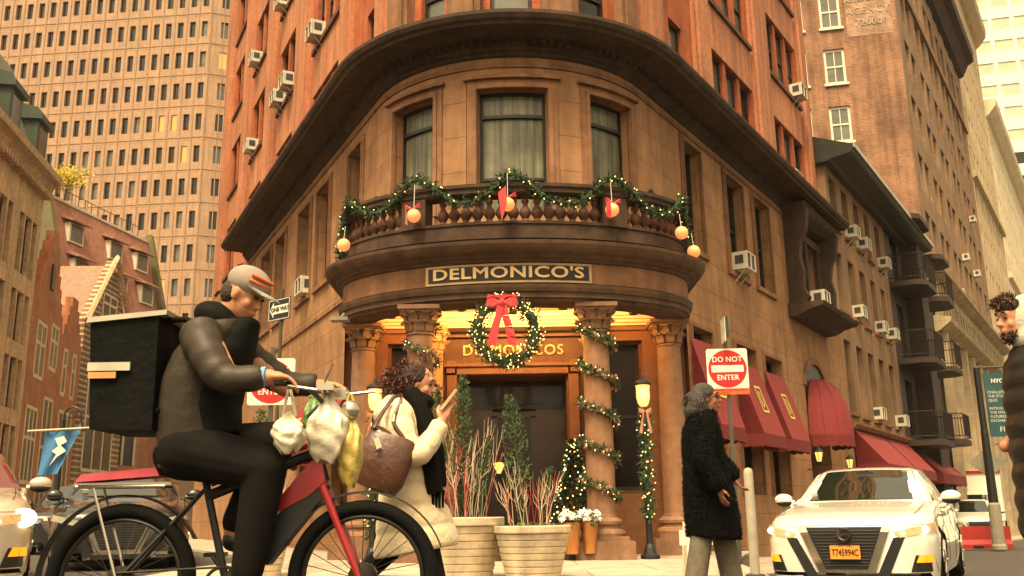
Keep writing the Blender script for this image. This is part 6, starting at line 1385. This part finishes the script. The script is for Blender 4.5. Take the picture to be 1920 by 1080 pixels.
b = MB(); cc = Vector(hc) + HM @ Vector((-.005, 0, .075)); b.ell(cc, (.118, .097, .085), 20, 12, HM); 
cp_ = blob(b, 'cap', mat('grey pink cap cloth', (.27, .22, .18), .8, noise=.15, nscale=12), t, .01, 2)
b = MB()
for k in range(2): b.tube([Vector(hc) + HM @ Vector((.104 * cos(a) + .0, .098 * sin(a) * 1.0, .115 - .028 * k)) for a in np.linspace(-1.15, .5, 10)], .009, 5)
b.build('orange_stripes', mat('orange cap stripe', (.75, .16, .04), .7), cp_)
b = MB(); vs = []; n = 16
for i in range(n + 1):
    a = -1.25 + 2.5 * i / n
    vs += [Vector(hc) + HM @ Vector((.085 * cos(a) + .015, .09 * sin(a), .062)), Vector(hc) + HM @ Vector((.10 + .085 * cos(a), .085 * sin(a), .048))]
b.add([tuple(v) for v in vs] + [tuple(v + Vector((0, 0, -.008))) for v in vs], [(2 * i, 2 * i + 1, 2 * i + 3, 2 * i + 2) for i in range(n)] + [(2 * (n + 1) + 2 * i + 2, 2 * (n + 1) + 2 * i + 3, 2 * (n + 1) + 2 * i + 1, 2 * (n + 1) + 2 * i) for i in range(n)] + [(2 * i + 1, 2 * (n + 1) + 2 * i + 1, 2 * (n + 1) + 2 * i + 3, 2 * i + 3) for i in range(n)])
b.build('cap_brim', mat('greenish grey brim', (.28, .27, .20), .8), cp_)
b = MB(); b.ell(Vector(hc) + HM @ Vector((-.05, 0, .0)), (.075, .083, .08), 14, 10, HM); blob(b, 'hair', HAIRD, t, .012, 1)
b = MB(); b.lathe([(.045, -.012), (.047, 0), (.045, .012)], (-1.185, Y - .288, 1.27), 16, Matrix.Rotation(pi / 2, 3, 'Y')); b.build('blue_cuff', mat('light blue cuff', (.15, .33, .55), .7), t)
t.location.x += .03
# insulated delivery box
DB = thing('delivery_box', 'big black insulated delivery box with a pale lid strap on the cyclist\'s back', 'delivery box', (-1.8, Y + .1, 1.05), 0)
BX = mat('black insulated fabric', (.005, .005, .004), .85, spec=.12, noise=.3, nscale=10, bump=.5, bscale=20)
b = MB(); b.hexa([(-1.94, Y - .18, 1.05), (-1.64, Y - .2, 1.04), (-1.64, Y + .26, 1.04), (-1.94, Y + .26, 1.05), (-1.97, Y - .2, 1.55), (-1.64, Y - .21, 1.58), (-1.64, Y + .27, 1.58), (-1.97, Y + .27, 1.55)]); bo = b.build('box_body', BX, DB)
b = MB(); b.hexa([(-1.985, Y - .215, 1.552), (-1.60, Y - .225, 1.585), (-1.60, Y + .28, 1.585), (-1.985, Y + .28, 1.552), (-1.98, Y - .21, 1.58), (-1.60, Y - .22, 1.61), (-1.60, Y + .28, 1.61), (-1.98, Y + .28, 1.58)]); b.build('lid', mat('grey lid trim', (.30, .27, .2), .6, noise=.2), DB)
b = MB(); b.box((-1.86, Y - .208, 1.34), (.20, .012, .04)); b.build('reflective_strip', mat('reflective strip', (.46, .43, .33), .4), DB)
b = MB(); b.box((-1.89, Y - .206, 1.30), (.13, .01, .03)); b.build('orange_patch', mat('orange patch', (.70, .28, .10), .6), DB)
b = MB()
for s in (-.13, .13): b.tube(curve_pts([(-1.66, Y + s, 1.56), (-1.52, Y + s * 1.2, 1.57), (-1.36, Y + s * 1.25, 1.46), (-1.38, Y + s * 1.3, 1.25), (-1.66, Y + s * 1.3, 1.12)]), .016, 6)
b.build('shoulder_strap', BX, DB)
DB.location.x -= .05
# plastic bags hanging from the handlebar
def bag(name, label, c_, r_, cols, seed, z_top):
    t = thing(name, label, 'plastic bag', (c_[0], c_[1], c_[2] - r_[2]), 0, 'bags hanging from the handlebar'); rg = random.Random(seed)
    b = MB(); n, k = 40, 26; vs = []
    for i in range(k + 1):
        f = i / k; rr = (sin(pi * min(1, f * .93 + .07)) ** .55) * (1 if f < .6 else 1 - (f - .6) * 1.5)
        for j in range(n):
            a = 2 * pi * j / n; ca, sa = cos(a), sin(a); q = 1 + rg.uniform(-.018, .018) + (.03 + .09 * f) * sin(7 * a + 1.3 * sin(i * .5 + seed)) + .05 * sin(i * .9 + 3 * a); vs.append((c_[0] + r_[0] * rr * q * abs(ca) ** .65 * (1 if ca > 0 else -1), c_[1] + r_[1] * rr * q * abs(sa) ** .65 * (1 if sa > 0 else -1), c_[2] - r_[2] + 2 * r_[2] * f + .012 * sin(3 * a + seed)))
    b.add(vs, [(i * n + j, i * n + (j + 1) % n, (i + 1) * n + (j + 1) % n, (i + 1) * n + j) for i in range(k) for j in range(n)] + [tuple(range(n - 1, -1, -1))]); b.build('bag_body', cols[0], t, smooth=True)
    b = MB(); b.tube([(c_[0] - .03, c_[1], c_[2] + r_[2] * .85), (c_[0] - .01, c_[1], z_top)], .008, 5); b.tube([(c_[0] + .03, c_[1], c_[2] + r_[2] * .85), (c_[0] + .0, c_[1], z_top)], .008, 5); b.build('bag_handle', cols[0], t)
    return t
WPL = mat('white translucent plastic', (.66, .60, .46), .3, noise=.12, nscale=9, bump=.5, bscale=18); YPL = mat('yellow plastic', (.50, .38, .10), .4, noise=.25, nscale=9, bump=.5, bscale=18); GPL = mat('green plastic', (.10, .20, .035), .4, noise=.2)
bag('plastic_bag', 'white plastic bag hanging in front of the handlebar', (-.90, Y - .05, 1.05), (.095, .08, .16), (WPL,), 1, 1.24)
bag('plastic_bag', 'yellow plastic bag hanging at the front of the bicycle', (-.80, Y + .02, .97), (.06, .08, .19), (YPL,), 2, 1.22)
bag('plastic_bag', 'small cream plastic bag beside the rider\'s knee', (-1.05, Y - .2, 1.02), (.075, .06, .09), (WPL,), 3, 1.22)
bag('plastic_bag', 'small green plastic bag under the handlebar', (-1.0, Y + .12, 1.12), (.05, .06, .12), (GPL,), 4, 1.23)
# ================================================================ cars
def interp(x, xs, ys): return float(np.interp(x, xs, ys))
GLS = mat('dark green windscreen glass', (.012, .016, .010), .03, noise=0, spec=1.0, coat=1.0)
BLKP = mat('black plastic mesh', (.012, .012, .011), .5, noise=.3, nscale=60); CHM = mat('car chrome', (.65, .6, .5), .12, metal=1, noise=0)
HLG = mat('lit headlamp', (1, .9, .7), .2, emit=(1, .78, .45), estr=5, noise=0); HLB = mat('warm headlamp housing', (.55, .36, .20), .15, emit=(1, .45, .12), estr=.15, noise=.2, nscale=12, coat=1); IND = mat('amber lamp', (.9, .3, .03), .3, emit=(1, .17, .0), estr=.8, noise=0)
def make_car(name, label, loc, rz, paint, lights=True, plate=None, hs_=1.0, emblem=True, grille=True, strong=1, roof=None):
    t = thing(name, label, 'car', loc, rz)
    YS = [0, .04, .12, .25, .45, .9, 2.5, 4.1, 4.6, 4.8, 4.9]; WS = [.60, .70, .80, .865, .905, .92, .925, .905, .84, .76, .62]
    HY = [0, .04, .12, .3, .7, 1.35, 1.6, 2.5, 4.05, 4.5, 4.85, 4.9]; HZ = [.70, .755, .80, .855, .92, 1.0, 1.0, 1.0, 1.05, 1.06, 1.0, .92]
    WC = (.92, 3.72); WRR = .335; AR = .375
    ys = sorted(set([0, .02, .04, .08, .12, .18, .25, .35, .45] + [round(v, 3) for c_ in WC for v in np.linspace(c_ - AR, c_ + AR, 13)] + [1.4, 1.7, 2.0, 2.3, 2.6, 2.9, 3.2, 4.2, 4.4, 4.6, 4.7, 4.8, 4.86, 4.9]))
    def hw(y): return interp(y, YS, WS)
    def hz(y): return interp(y, HY, HZ) * hs_
    def zb(y):
        z = .19 if .2 < y < 4.7 else .24
        for c_ in WC:
            if abs(y - c_) < AR: z = max(z, .335 + math.sqrt(max(0, AR * AR - (y - c_) ** 2)))
        return z
    def xs(w_, z): k = (z - .55) / .45; return w_ * (1 - .055 * k * k - (.03 if z > .62 * hs_ else 0))
    rowsv = []
    for y in ys:
        w_ = hw(y); H = hz(y); a = zb(y); sh = max(a + .02, H - .10 if y < 1.3 else H - .03); r_ = []
        for k in range(8): z = a + (sh - a) * k / 7; r_.append((xs(w_, z / hs_), z))
        r_ += [(w_ * .90, H - .045 if y < 1.3 else H - .01), (w_ * .78, H - .012), (w_ * .5, H), (w_ * .25, H + .006), (0, H + .008)]
        rowsv.append(r_)
    b = MB(); k = len(rowsv[0]); full = []
    for y, r_ in zip(ys, rowsv): full += [(x, y, z) for x, z in r_] + [(-x, y, z) for x, z in r_[-2::-1]]
    m_ = 2 * k - 1; b.add(full, [(i * m_ + j, i * m_ + j + 1, (i + 1) * m_ + j + 1, (i + 1) * m_ + j) for i in range(len(ys) - 1) for j in range(m_ - 1)] + [tuple(range(m_ - 1, -1, -1)), tuple((len(ys) - 1) * m_ + j for j in range(m_))])
    body = b.build('body', paint, t, local=True, smooth=True, recalc=True)
    for s in (-1, 1):
        b = MB(); b.tube([(s * (hw(y) * .80), y, hz(y) - .004) for y in (.3, .5, .7, .9, 1.1, 1.3)], .0035, 4); b.build('panel_gap', BLKP, body, local=True)
        for yy in (1.62, 2.6, 3.62): b = MB(); b.tube([(s * (xs(hw(yy), z / hs_) + .001), yy, z) for z in (.3, .45, .6, .75, .9)], .003, 4); b.build('door_gap', BLKP, body, local=True)
    # greenhouse
    G = [(1.30, .80, .98, .74), (1.5, .80, 1.08, .70), (1.8, .80, 1.245, .64), (2.08, .80, 1.38, .585), (2.35, .80, 1.425, .56), (2.9, .80, 1.44, .56), (3.3, .795, 1.41, .555), (3.7, .79, 1.31, .56), (4.05, .78, 1.19, .60), (4.4, .76, 1.06, .66)]
    b = MB(); vs = []
    for y, wb, zt, wt in G:
        zt *= hs_; bz = .97 * hs_; vs += [(wb, y, bz), (wb * .97 * .5 + wt * .5 + .03, y, bz + (zt - bz) * .55), (wt + .03, y, zt - .035), (wt - .06, y, zt - .006), (wt * .4, y, zt + .008), (0, y, zt + .012), (-wt * .4, y, zt + .008), (-wt + .06, y, zt - .006), (-wt - .03, y, zt - .035), (-(wb * .97 * .5 + wt * .5 + .03), y, bz + (zt - bz) * .55), (-wb, y, bz)]
    m2 = 11; b.add(vs, [(i * m2 + j, i * m2 + j + 1, (i + 1) * m2 + j + 1, (i + 1) * m2 + j) for i in range(len(G) - 1) for j in range(m2 - 1)] + [tuple(range(m2 - 1, -1, -1)), tuple((len(G) - 1) * m2 + j for j in range(m2))])
    b.build('cabin', roof or paint, body, local=True, smooth=True, recalc=True)
    # windscreen : follows the sloping front of the cabin
    def gh(y): 
        yy = [g[0] for g in G]; return interp(y, yy, [g[2] for g in G]) * hs_, interp(y, yy, [g[3] for g in G])
    b = MB(); n = 14; q = 8; vs = []
    for j in range(q + 1):
        y = 1.34 + (2.06 - 1.34) * j / q; zt, wt = gh(y); wx = wt + .0 - .035 * 1
        for i in range(n + 1):
            x = -wx + 2 * wx * i / n; vs.append((x, y + .05 * (x / wx) ** 2 - .012, zt + .014 - .02 * (x / wx) ** 2 + .01))
    b.add(vs, [(j * (n + 1) + i, j * (n + 1) + i + 1, (j + 1) * (n + 1) + i + 1, (j + 1) * (n + 1) + i) for j in range(q) for i in range(n)]); ws = b.build('windscreen', GLS, t, local=True, smooth=True)
    b = MB(); 
    for s in (-.5, .1): b.tube([(s, 1.36, 1.0 * hs_), (s + .35, 1.42, 1.05 * hs_)], .008, 4)
    b.build('wiper', BLKP, ws, local=True); b = MB(); b.box((.0, 1.95, 1.335 * hs_), (.2, .03, .06)); b.build('interior_mirror', BLKP, ws, local=True)
    b = MB(); b.box((.48, 2.0, 1.375 * hs_), (.09, .01, .025), M_=Matrix.Rotation(radians(28), 3, 'X')); b.box((-.56, 1.47, 1.09 * hs_), (.08, .01, .05), M_=Matrix.Rotation(radians(25), 3, 'X')); b.build('sticker', WHITEF, ws, local=True)
    for s in (-1, 1):
        for y0, y1, y2, y3 in ((1.62, 2.55, 2.5, 2.12), (2.62, 3.62, 3.38, 2.58)):
            def sp(y, f): zt, wt = gh(y); bz = .99 * hs_; z = bz + (zt - .07 - bz) * f; wv = .80 + (wt + .03 - .80) * (f * .5 + f * f * .5); return (s * (wv + .008), y, z)
            b = MB(); b.add([sp(y0, 0), sp(y1, 0), sp(y2, 1), sp(y3, 1)], [(0, 1, 2, 3) if s < 0 else (3, 2, 1, 0)]); b.build('side_window', GLS, t, local=True)
        b = MB(); b.ell((s * .99, 1.68, 1.04 * hs_), (.115, .065, .075), 16, 10); b.tube([(s * .86, 1.7, 1.0 * hs_), (s * .95, 1.68, 1.01 * hs_)], .03, 8); mr = b.build('wing_mirror', paint, t, local=True, smooth=True)
        b = MB(); b.ell((s * .985, 1.68, 1.0 * hs_), (.105, .062, .05), 14, 8); b.build('mirror_base', BLKP, mr, local=True, smooth=True)
        b = MB(); b.box((s * .928, 2.28, .86 * hs_), (.02, .16, .025)); b.box((s * .928, 3.28, .88 * hs_), (.02, .16, .025)); b.build('door_handle', paint, t, local=True)
        for yc in WC:
            rot = Matrix.Rotation(pi / 2, 3, 'Y'); b = MB(); b.lathe([(.0, -.10), (.24, -.10), (.30, -.105), (.33, -.07), (.335, 0), (.33, .07), (.30, .105), (.23, .10), (.0, .06)], (s * .80, yc, .335), 36, rot); wh = b.build('wheel', TYR, t, local=True, smooth=True)
            b = MB(); b.lathe([(.235, .092), (.24, .112), (.215, .10), (.20, .07), (.05, .07), (.04, .10), (0, .10)] if s > 0 else [(0, -.10), (.04, -.10), (.05, -.07), (.20, -.07), (.215, -.10), (.24, -.112), (.235, -.092)], (s * .80, yc, .335), 30, rot)
            for a in range(5): th = 2 * pi * a / 5; b.tube([(s * .905, yc + .04 * cos(th), .335 + .04 * sin(th)), (s * .90, yc + .22 * cos(th), .335 + .22 * sin(th))], [.02, .028], 6)
            b.build('rim', CHM, wh, local=True)
            b = MB(); b.lathe([(0, -.12), (AR - .005, -.12), (AR - .005, .1), (AR - .02, .1), (AR - .02, -.11), (0, -.11)] if s > 0 else [(0, .12), (AR - .005, .12), (AR - .005, -.1), (AR - .02, -.1), (AR - .02, .11), (0, .11)], (s * .79, yc, .335), 28, rot); b.build('wheel_arch_liner', BLKP, t, local=True)
    # front face: panels that follow the nose
    def yf(x, z):
        a = abs(x) / (1 - .055 * ((z / hs_ - .55) / .45) ** 2); y1 = interp(a, WS[:6], YS[:6]); y2 = interp(z, [v * hs_ for v in HZ[:6]], HY[:6]) if z > .70 * hs_ else 0; return max(y1, y2 * .9)
    def patch(mb, P4, nu=8, nv=4, off=.008):
        (ax, az), (bx, bz), (cx_, cz), (dx, dz) = P4; vs = []
        for j in range(nv + 1):
            for i in range(nu + 1):
                u, v = i / nu, j / nv; x = (ax * (1 - u) + bx * u) * (1 - v) + (dx * (1 - u) + cx_ * u) * v; z = (az * (1 - u) + bz * u) * (1 - v) + (dz * (1 - u) + cz * u) * v; z *= hs_; vs.append((x, yf(x, z) - off, z))
        f0 = len(mb.v); back = [(x, y + .012, z) for x, y, z in vs]; mb.add(vs + back, [(j * (nu + 1) + i, j * (nu + 1) + i + 1, (j + 1) * (nu + 1) + i + 1, (j + 1) * (nu + 1) + i) for j in range(nv) for i in range(nu)])
    b = MB(); patch(b, [(-.40, .715), (.40, .715), (.22, .27), (-.22, .27)], 10, 6, .010); gr = b.build('grille', BLKP, t, local=True)
    b = MB()
    for k in range(12):
        z = .31 + .033 * k; hwid = .22 + (.40 - .22) * (z - .27) / .445; b.tube([(x, -.014, z * hs_) for x in np.linspace(-hwid + .02, hwid - .02, 6)], .0045, 4)
    b.build('grille_bars', mat('grey grille bars', (.06, .055, .045), .3, metal=.6), gr, local=True)
    b = MB()
    for s in (-1, 1): patch(b, [(s * .40, .72), (s * .485, .72), (s * .285, .235), (s * .215, .27)], 3, 8, .026)
    patch(b, [(-.225, .27), (.225, .27), (.285, .235), (-.285, .235)], 8, 2, .022); b.build('chrome_frame', CHM, gr, local=True)
    b = MB(); patch(b, [(-.86, .735), (.86, .735), (.86, .728), (-.86, .728)], 24, 1, .006); b.build('bonnet_gap', BLKP, t, local=True)
    b = MB()
    for s in (-1, 1): patch(b, [(s * .50, .60), (s * .62, .615), (s * .40, .155), (s * .30, .20)], 4, 8, .009)
    patch(b, [(-.36, .215), (.36, .215), (.33, .155), (-.33, .155)], 8, 2, .012); b.build('lower_intake', BLKP, t, local=True)
    for s in (-1, 1):
        b = MB(); patch(b, [(s * .50, .655), (s * .895, .755), (s * .90, .665), (s * .57, .60)], 10, 4, .010); hl = b.build('headlight', HLB if lights else mat('clear headlamp', (.4, .38, .3), .1, coat=1), t, local=True)
        if lights:
            b = MB(); z = .68 * hs_; b.ell((s * .80, yf(.80, z) - .0, z), (.05 * strong, .03, .038 * strong), 12, 8); b.build('lit_bulb', HLG, hl, local=True, smooth=True)
            b = MB(); b.ell((s * .60, yf(.6, .645 * hs_) - .0, .645 * hs_), (.022, .018, .018), 10, 6); b.build('inner_bulb', HLG, hl, local=True)
        b = MB(); patch(b, [(s * .70, .42), (s * .86, .42), (s * .88, .25), (s * .64, .25)], 5, 4, .008); fg = b.build('fog_light_recess', BLKP, t, local=True)
        if lights: b = MB(); patch(b, [(s * .735, .42), (s * .855, .42), (s * .865, .345), (s * .70, .345)], 5, 3, .014); b.build('indicator', IND, fg, local=True)
        b = MB(); patch(b, [(s * .46, .205), (s * .86, .20), (s * .84, .155), (s * .50, .165)], 6, 2, .02); b.build('bumper_lip', paint, t, local=True)
    if emblem:
        b = MB(); rot = Matrix.Rotation(pi / 2, 3, 'X'); b.lathe([(.055, -.01), (.072, -.01), (.074, .0), (.072, .012), (.055, .012), (.053, 0), (.055, -.01)], (0, -.03, .635 * hs_), 28, rot); b.box((0, -.035, .635 * hs_), (.16, .016, .030)); em = b.build('emblem', CHM, t, local=True)
        b = MB(); put_text(b, 'NISSAN', .03, (0, -.045, .635 * hs_), (1, 0, 0), depth=.003); b.build('emblem_lettering', BLKP, em, local=True)
    if plate:
        b = MB(); b.box((0, -.03, .455), (.31, .01, .155)); pl = b.build('licence_plate', mat('orange plate', (.85, .28, .04), .5, noise=.08), t, local=True)
        b = MB(); put_text(b, plate, .098, (0, -.037, .445), (1, 0, 0), depth=.003, bold=.0012, sx=.66); put_text(b, 'NEW YORK', .026, (0, -.037, .517), (1, 0, 0), depth=.002); b.build('plate_lettering', BLACKM, pl, local=True)
        b = MB(); b.box((0, -.034, .53), (.33, .01, .008)); b.box((0, -.034, .376), (.33, .01, .008)); b.build('plate_frame', BLACKM, pl, local=True)
    return t
SILV = mat('pale champagne car paint', (.78, .74, .64), .25, metal=.15, noise=.05, coat=1.0)
REDP = mat('dark red car paint', (.14, .010, .010), .25, metal=.2, noise=.05, coat=1.0); BLP = mat('black car paint', (.014, .014, .013), .2, noise=.05, coat=1.0); WHP = mat('white car paint', (.7, .66, .55), .3, noise=.05, coat=.8)
make_car('sedan_car', 'silver white sedan with lit headlights and orange plate coming towards us at right', (3.56, 10.65, ground_z(3.6, 11.5) + .0), radians(-28), SILV, True, 'T745994C')
make_car('hatchback_car', 'red roofed car with its body coloured pale for glare and blazing headlights cut by the left edge', (-5.1, 8.35, 0), radians(29), mat('glare washed car paint', (.50, .42, .32), .25, metal=.2, noise=.05, coat=1.0), True, None, 1.0, False, strong=2.2, roof=REDP)  # headlight glare is put into the pale body colour and the enlarged bulbs
make_car('parked_car', 'black car parked behind the bicycle\'s rear wheel', (-5.35, 13.2, 0), radians(20), BLP, False, None, 1.0, False)
make_car('parked_car', 'dark car farther down the left street between the two front cars', (-9.4, 20.5, 0), radians(20), BLP, False, None, 1.05, False)
make_car('suv_car', 'dark fronted car parked under the white truck at the far right', (17.3, 36.5, ground_z(17, 36)), radians(-20), WHP, False, None, 1.15, False)
# white box truck behind
x, y = 20.5, 43.5; z = ground_z(x, y)
t = thing('box_truck', 'white box truck with red trim behind the car at the far right', 'truck', (x, y, z), radians(-28))
b = MB(); b.box((0, 2.5, 2.0), (2.3, 5, 2.2)); b.build('cargo_box', WHP, t, local=True)
b = MB(); b.box((0, -.02, 3.0), (2.34, .06, .14)); b.box((-1.16, 2.5, 3.0), (.04, 5.02, .12)); b.build('red_trim', RED, t, local=True)
b = MB(); b.hexa([(-1.0, -1.6, .4), (1.0, -1.6, .4), (1.0, -.05, .4), (-1, -.05, .4), (-.95, -1.1, 2.1), (.95, -1.1, 2.1), (.95, -.05, 2.2), (-.95, -.05, 2.2)]); cb = b.build('cab', WHP, t, local=True)
b = MB(); b.quad((-.85, -1.42, 1.25), (.85, -1.42, 1.25), (.8, -1.16, 2.0), (-.8, -1.16, 2.0)); b.build('windscreen', GLS, cb, local=True)
for sx in (-1, 1):
    for yy in (-.9, 4.0): b = MB(); b.lathe([(0, -.14), (.4, -.14), (.42, 0), (.4, .14), (0, .14)], (sx * .95, yy, .42), 20, Matrix.Rotation(pi / 2, 3, 'Y')); b.build('wheel', TYR, t, local=True)

# ================================================================ thin air haze in one closed box round the whole scene
b = MB(); b.box((0, 145, 72), (330, 400, 150)); hz_o = b.build('haze', mat('plain', (1, 1, 1)))
hm = bpy.data.materials.new('haze'); hm.use_nodes = True; n_ = hm.node_tree.nodes; n_.clear()
o_ = n_.new('ShaderNodeOutputMaterial'); v_ = n_.new('ShaderNodeVolumePrincipled'); v_.inputs['Color'].default_value = (1, .97, .9, 1); v_.inputs['Density'].default_value = .00025; v_.inputs['Anisotropy'].default_value = .2
hm.node_tree.links.new(v_.outputs[0], o_.inputs['Volume']); hz_o.data.materials.clear(); hz_o.data.materials.append(hm); hz_o['kind'] = 'stuff'
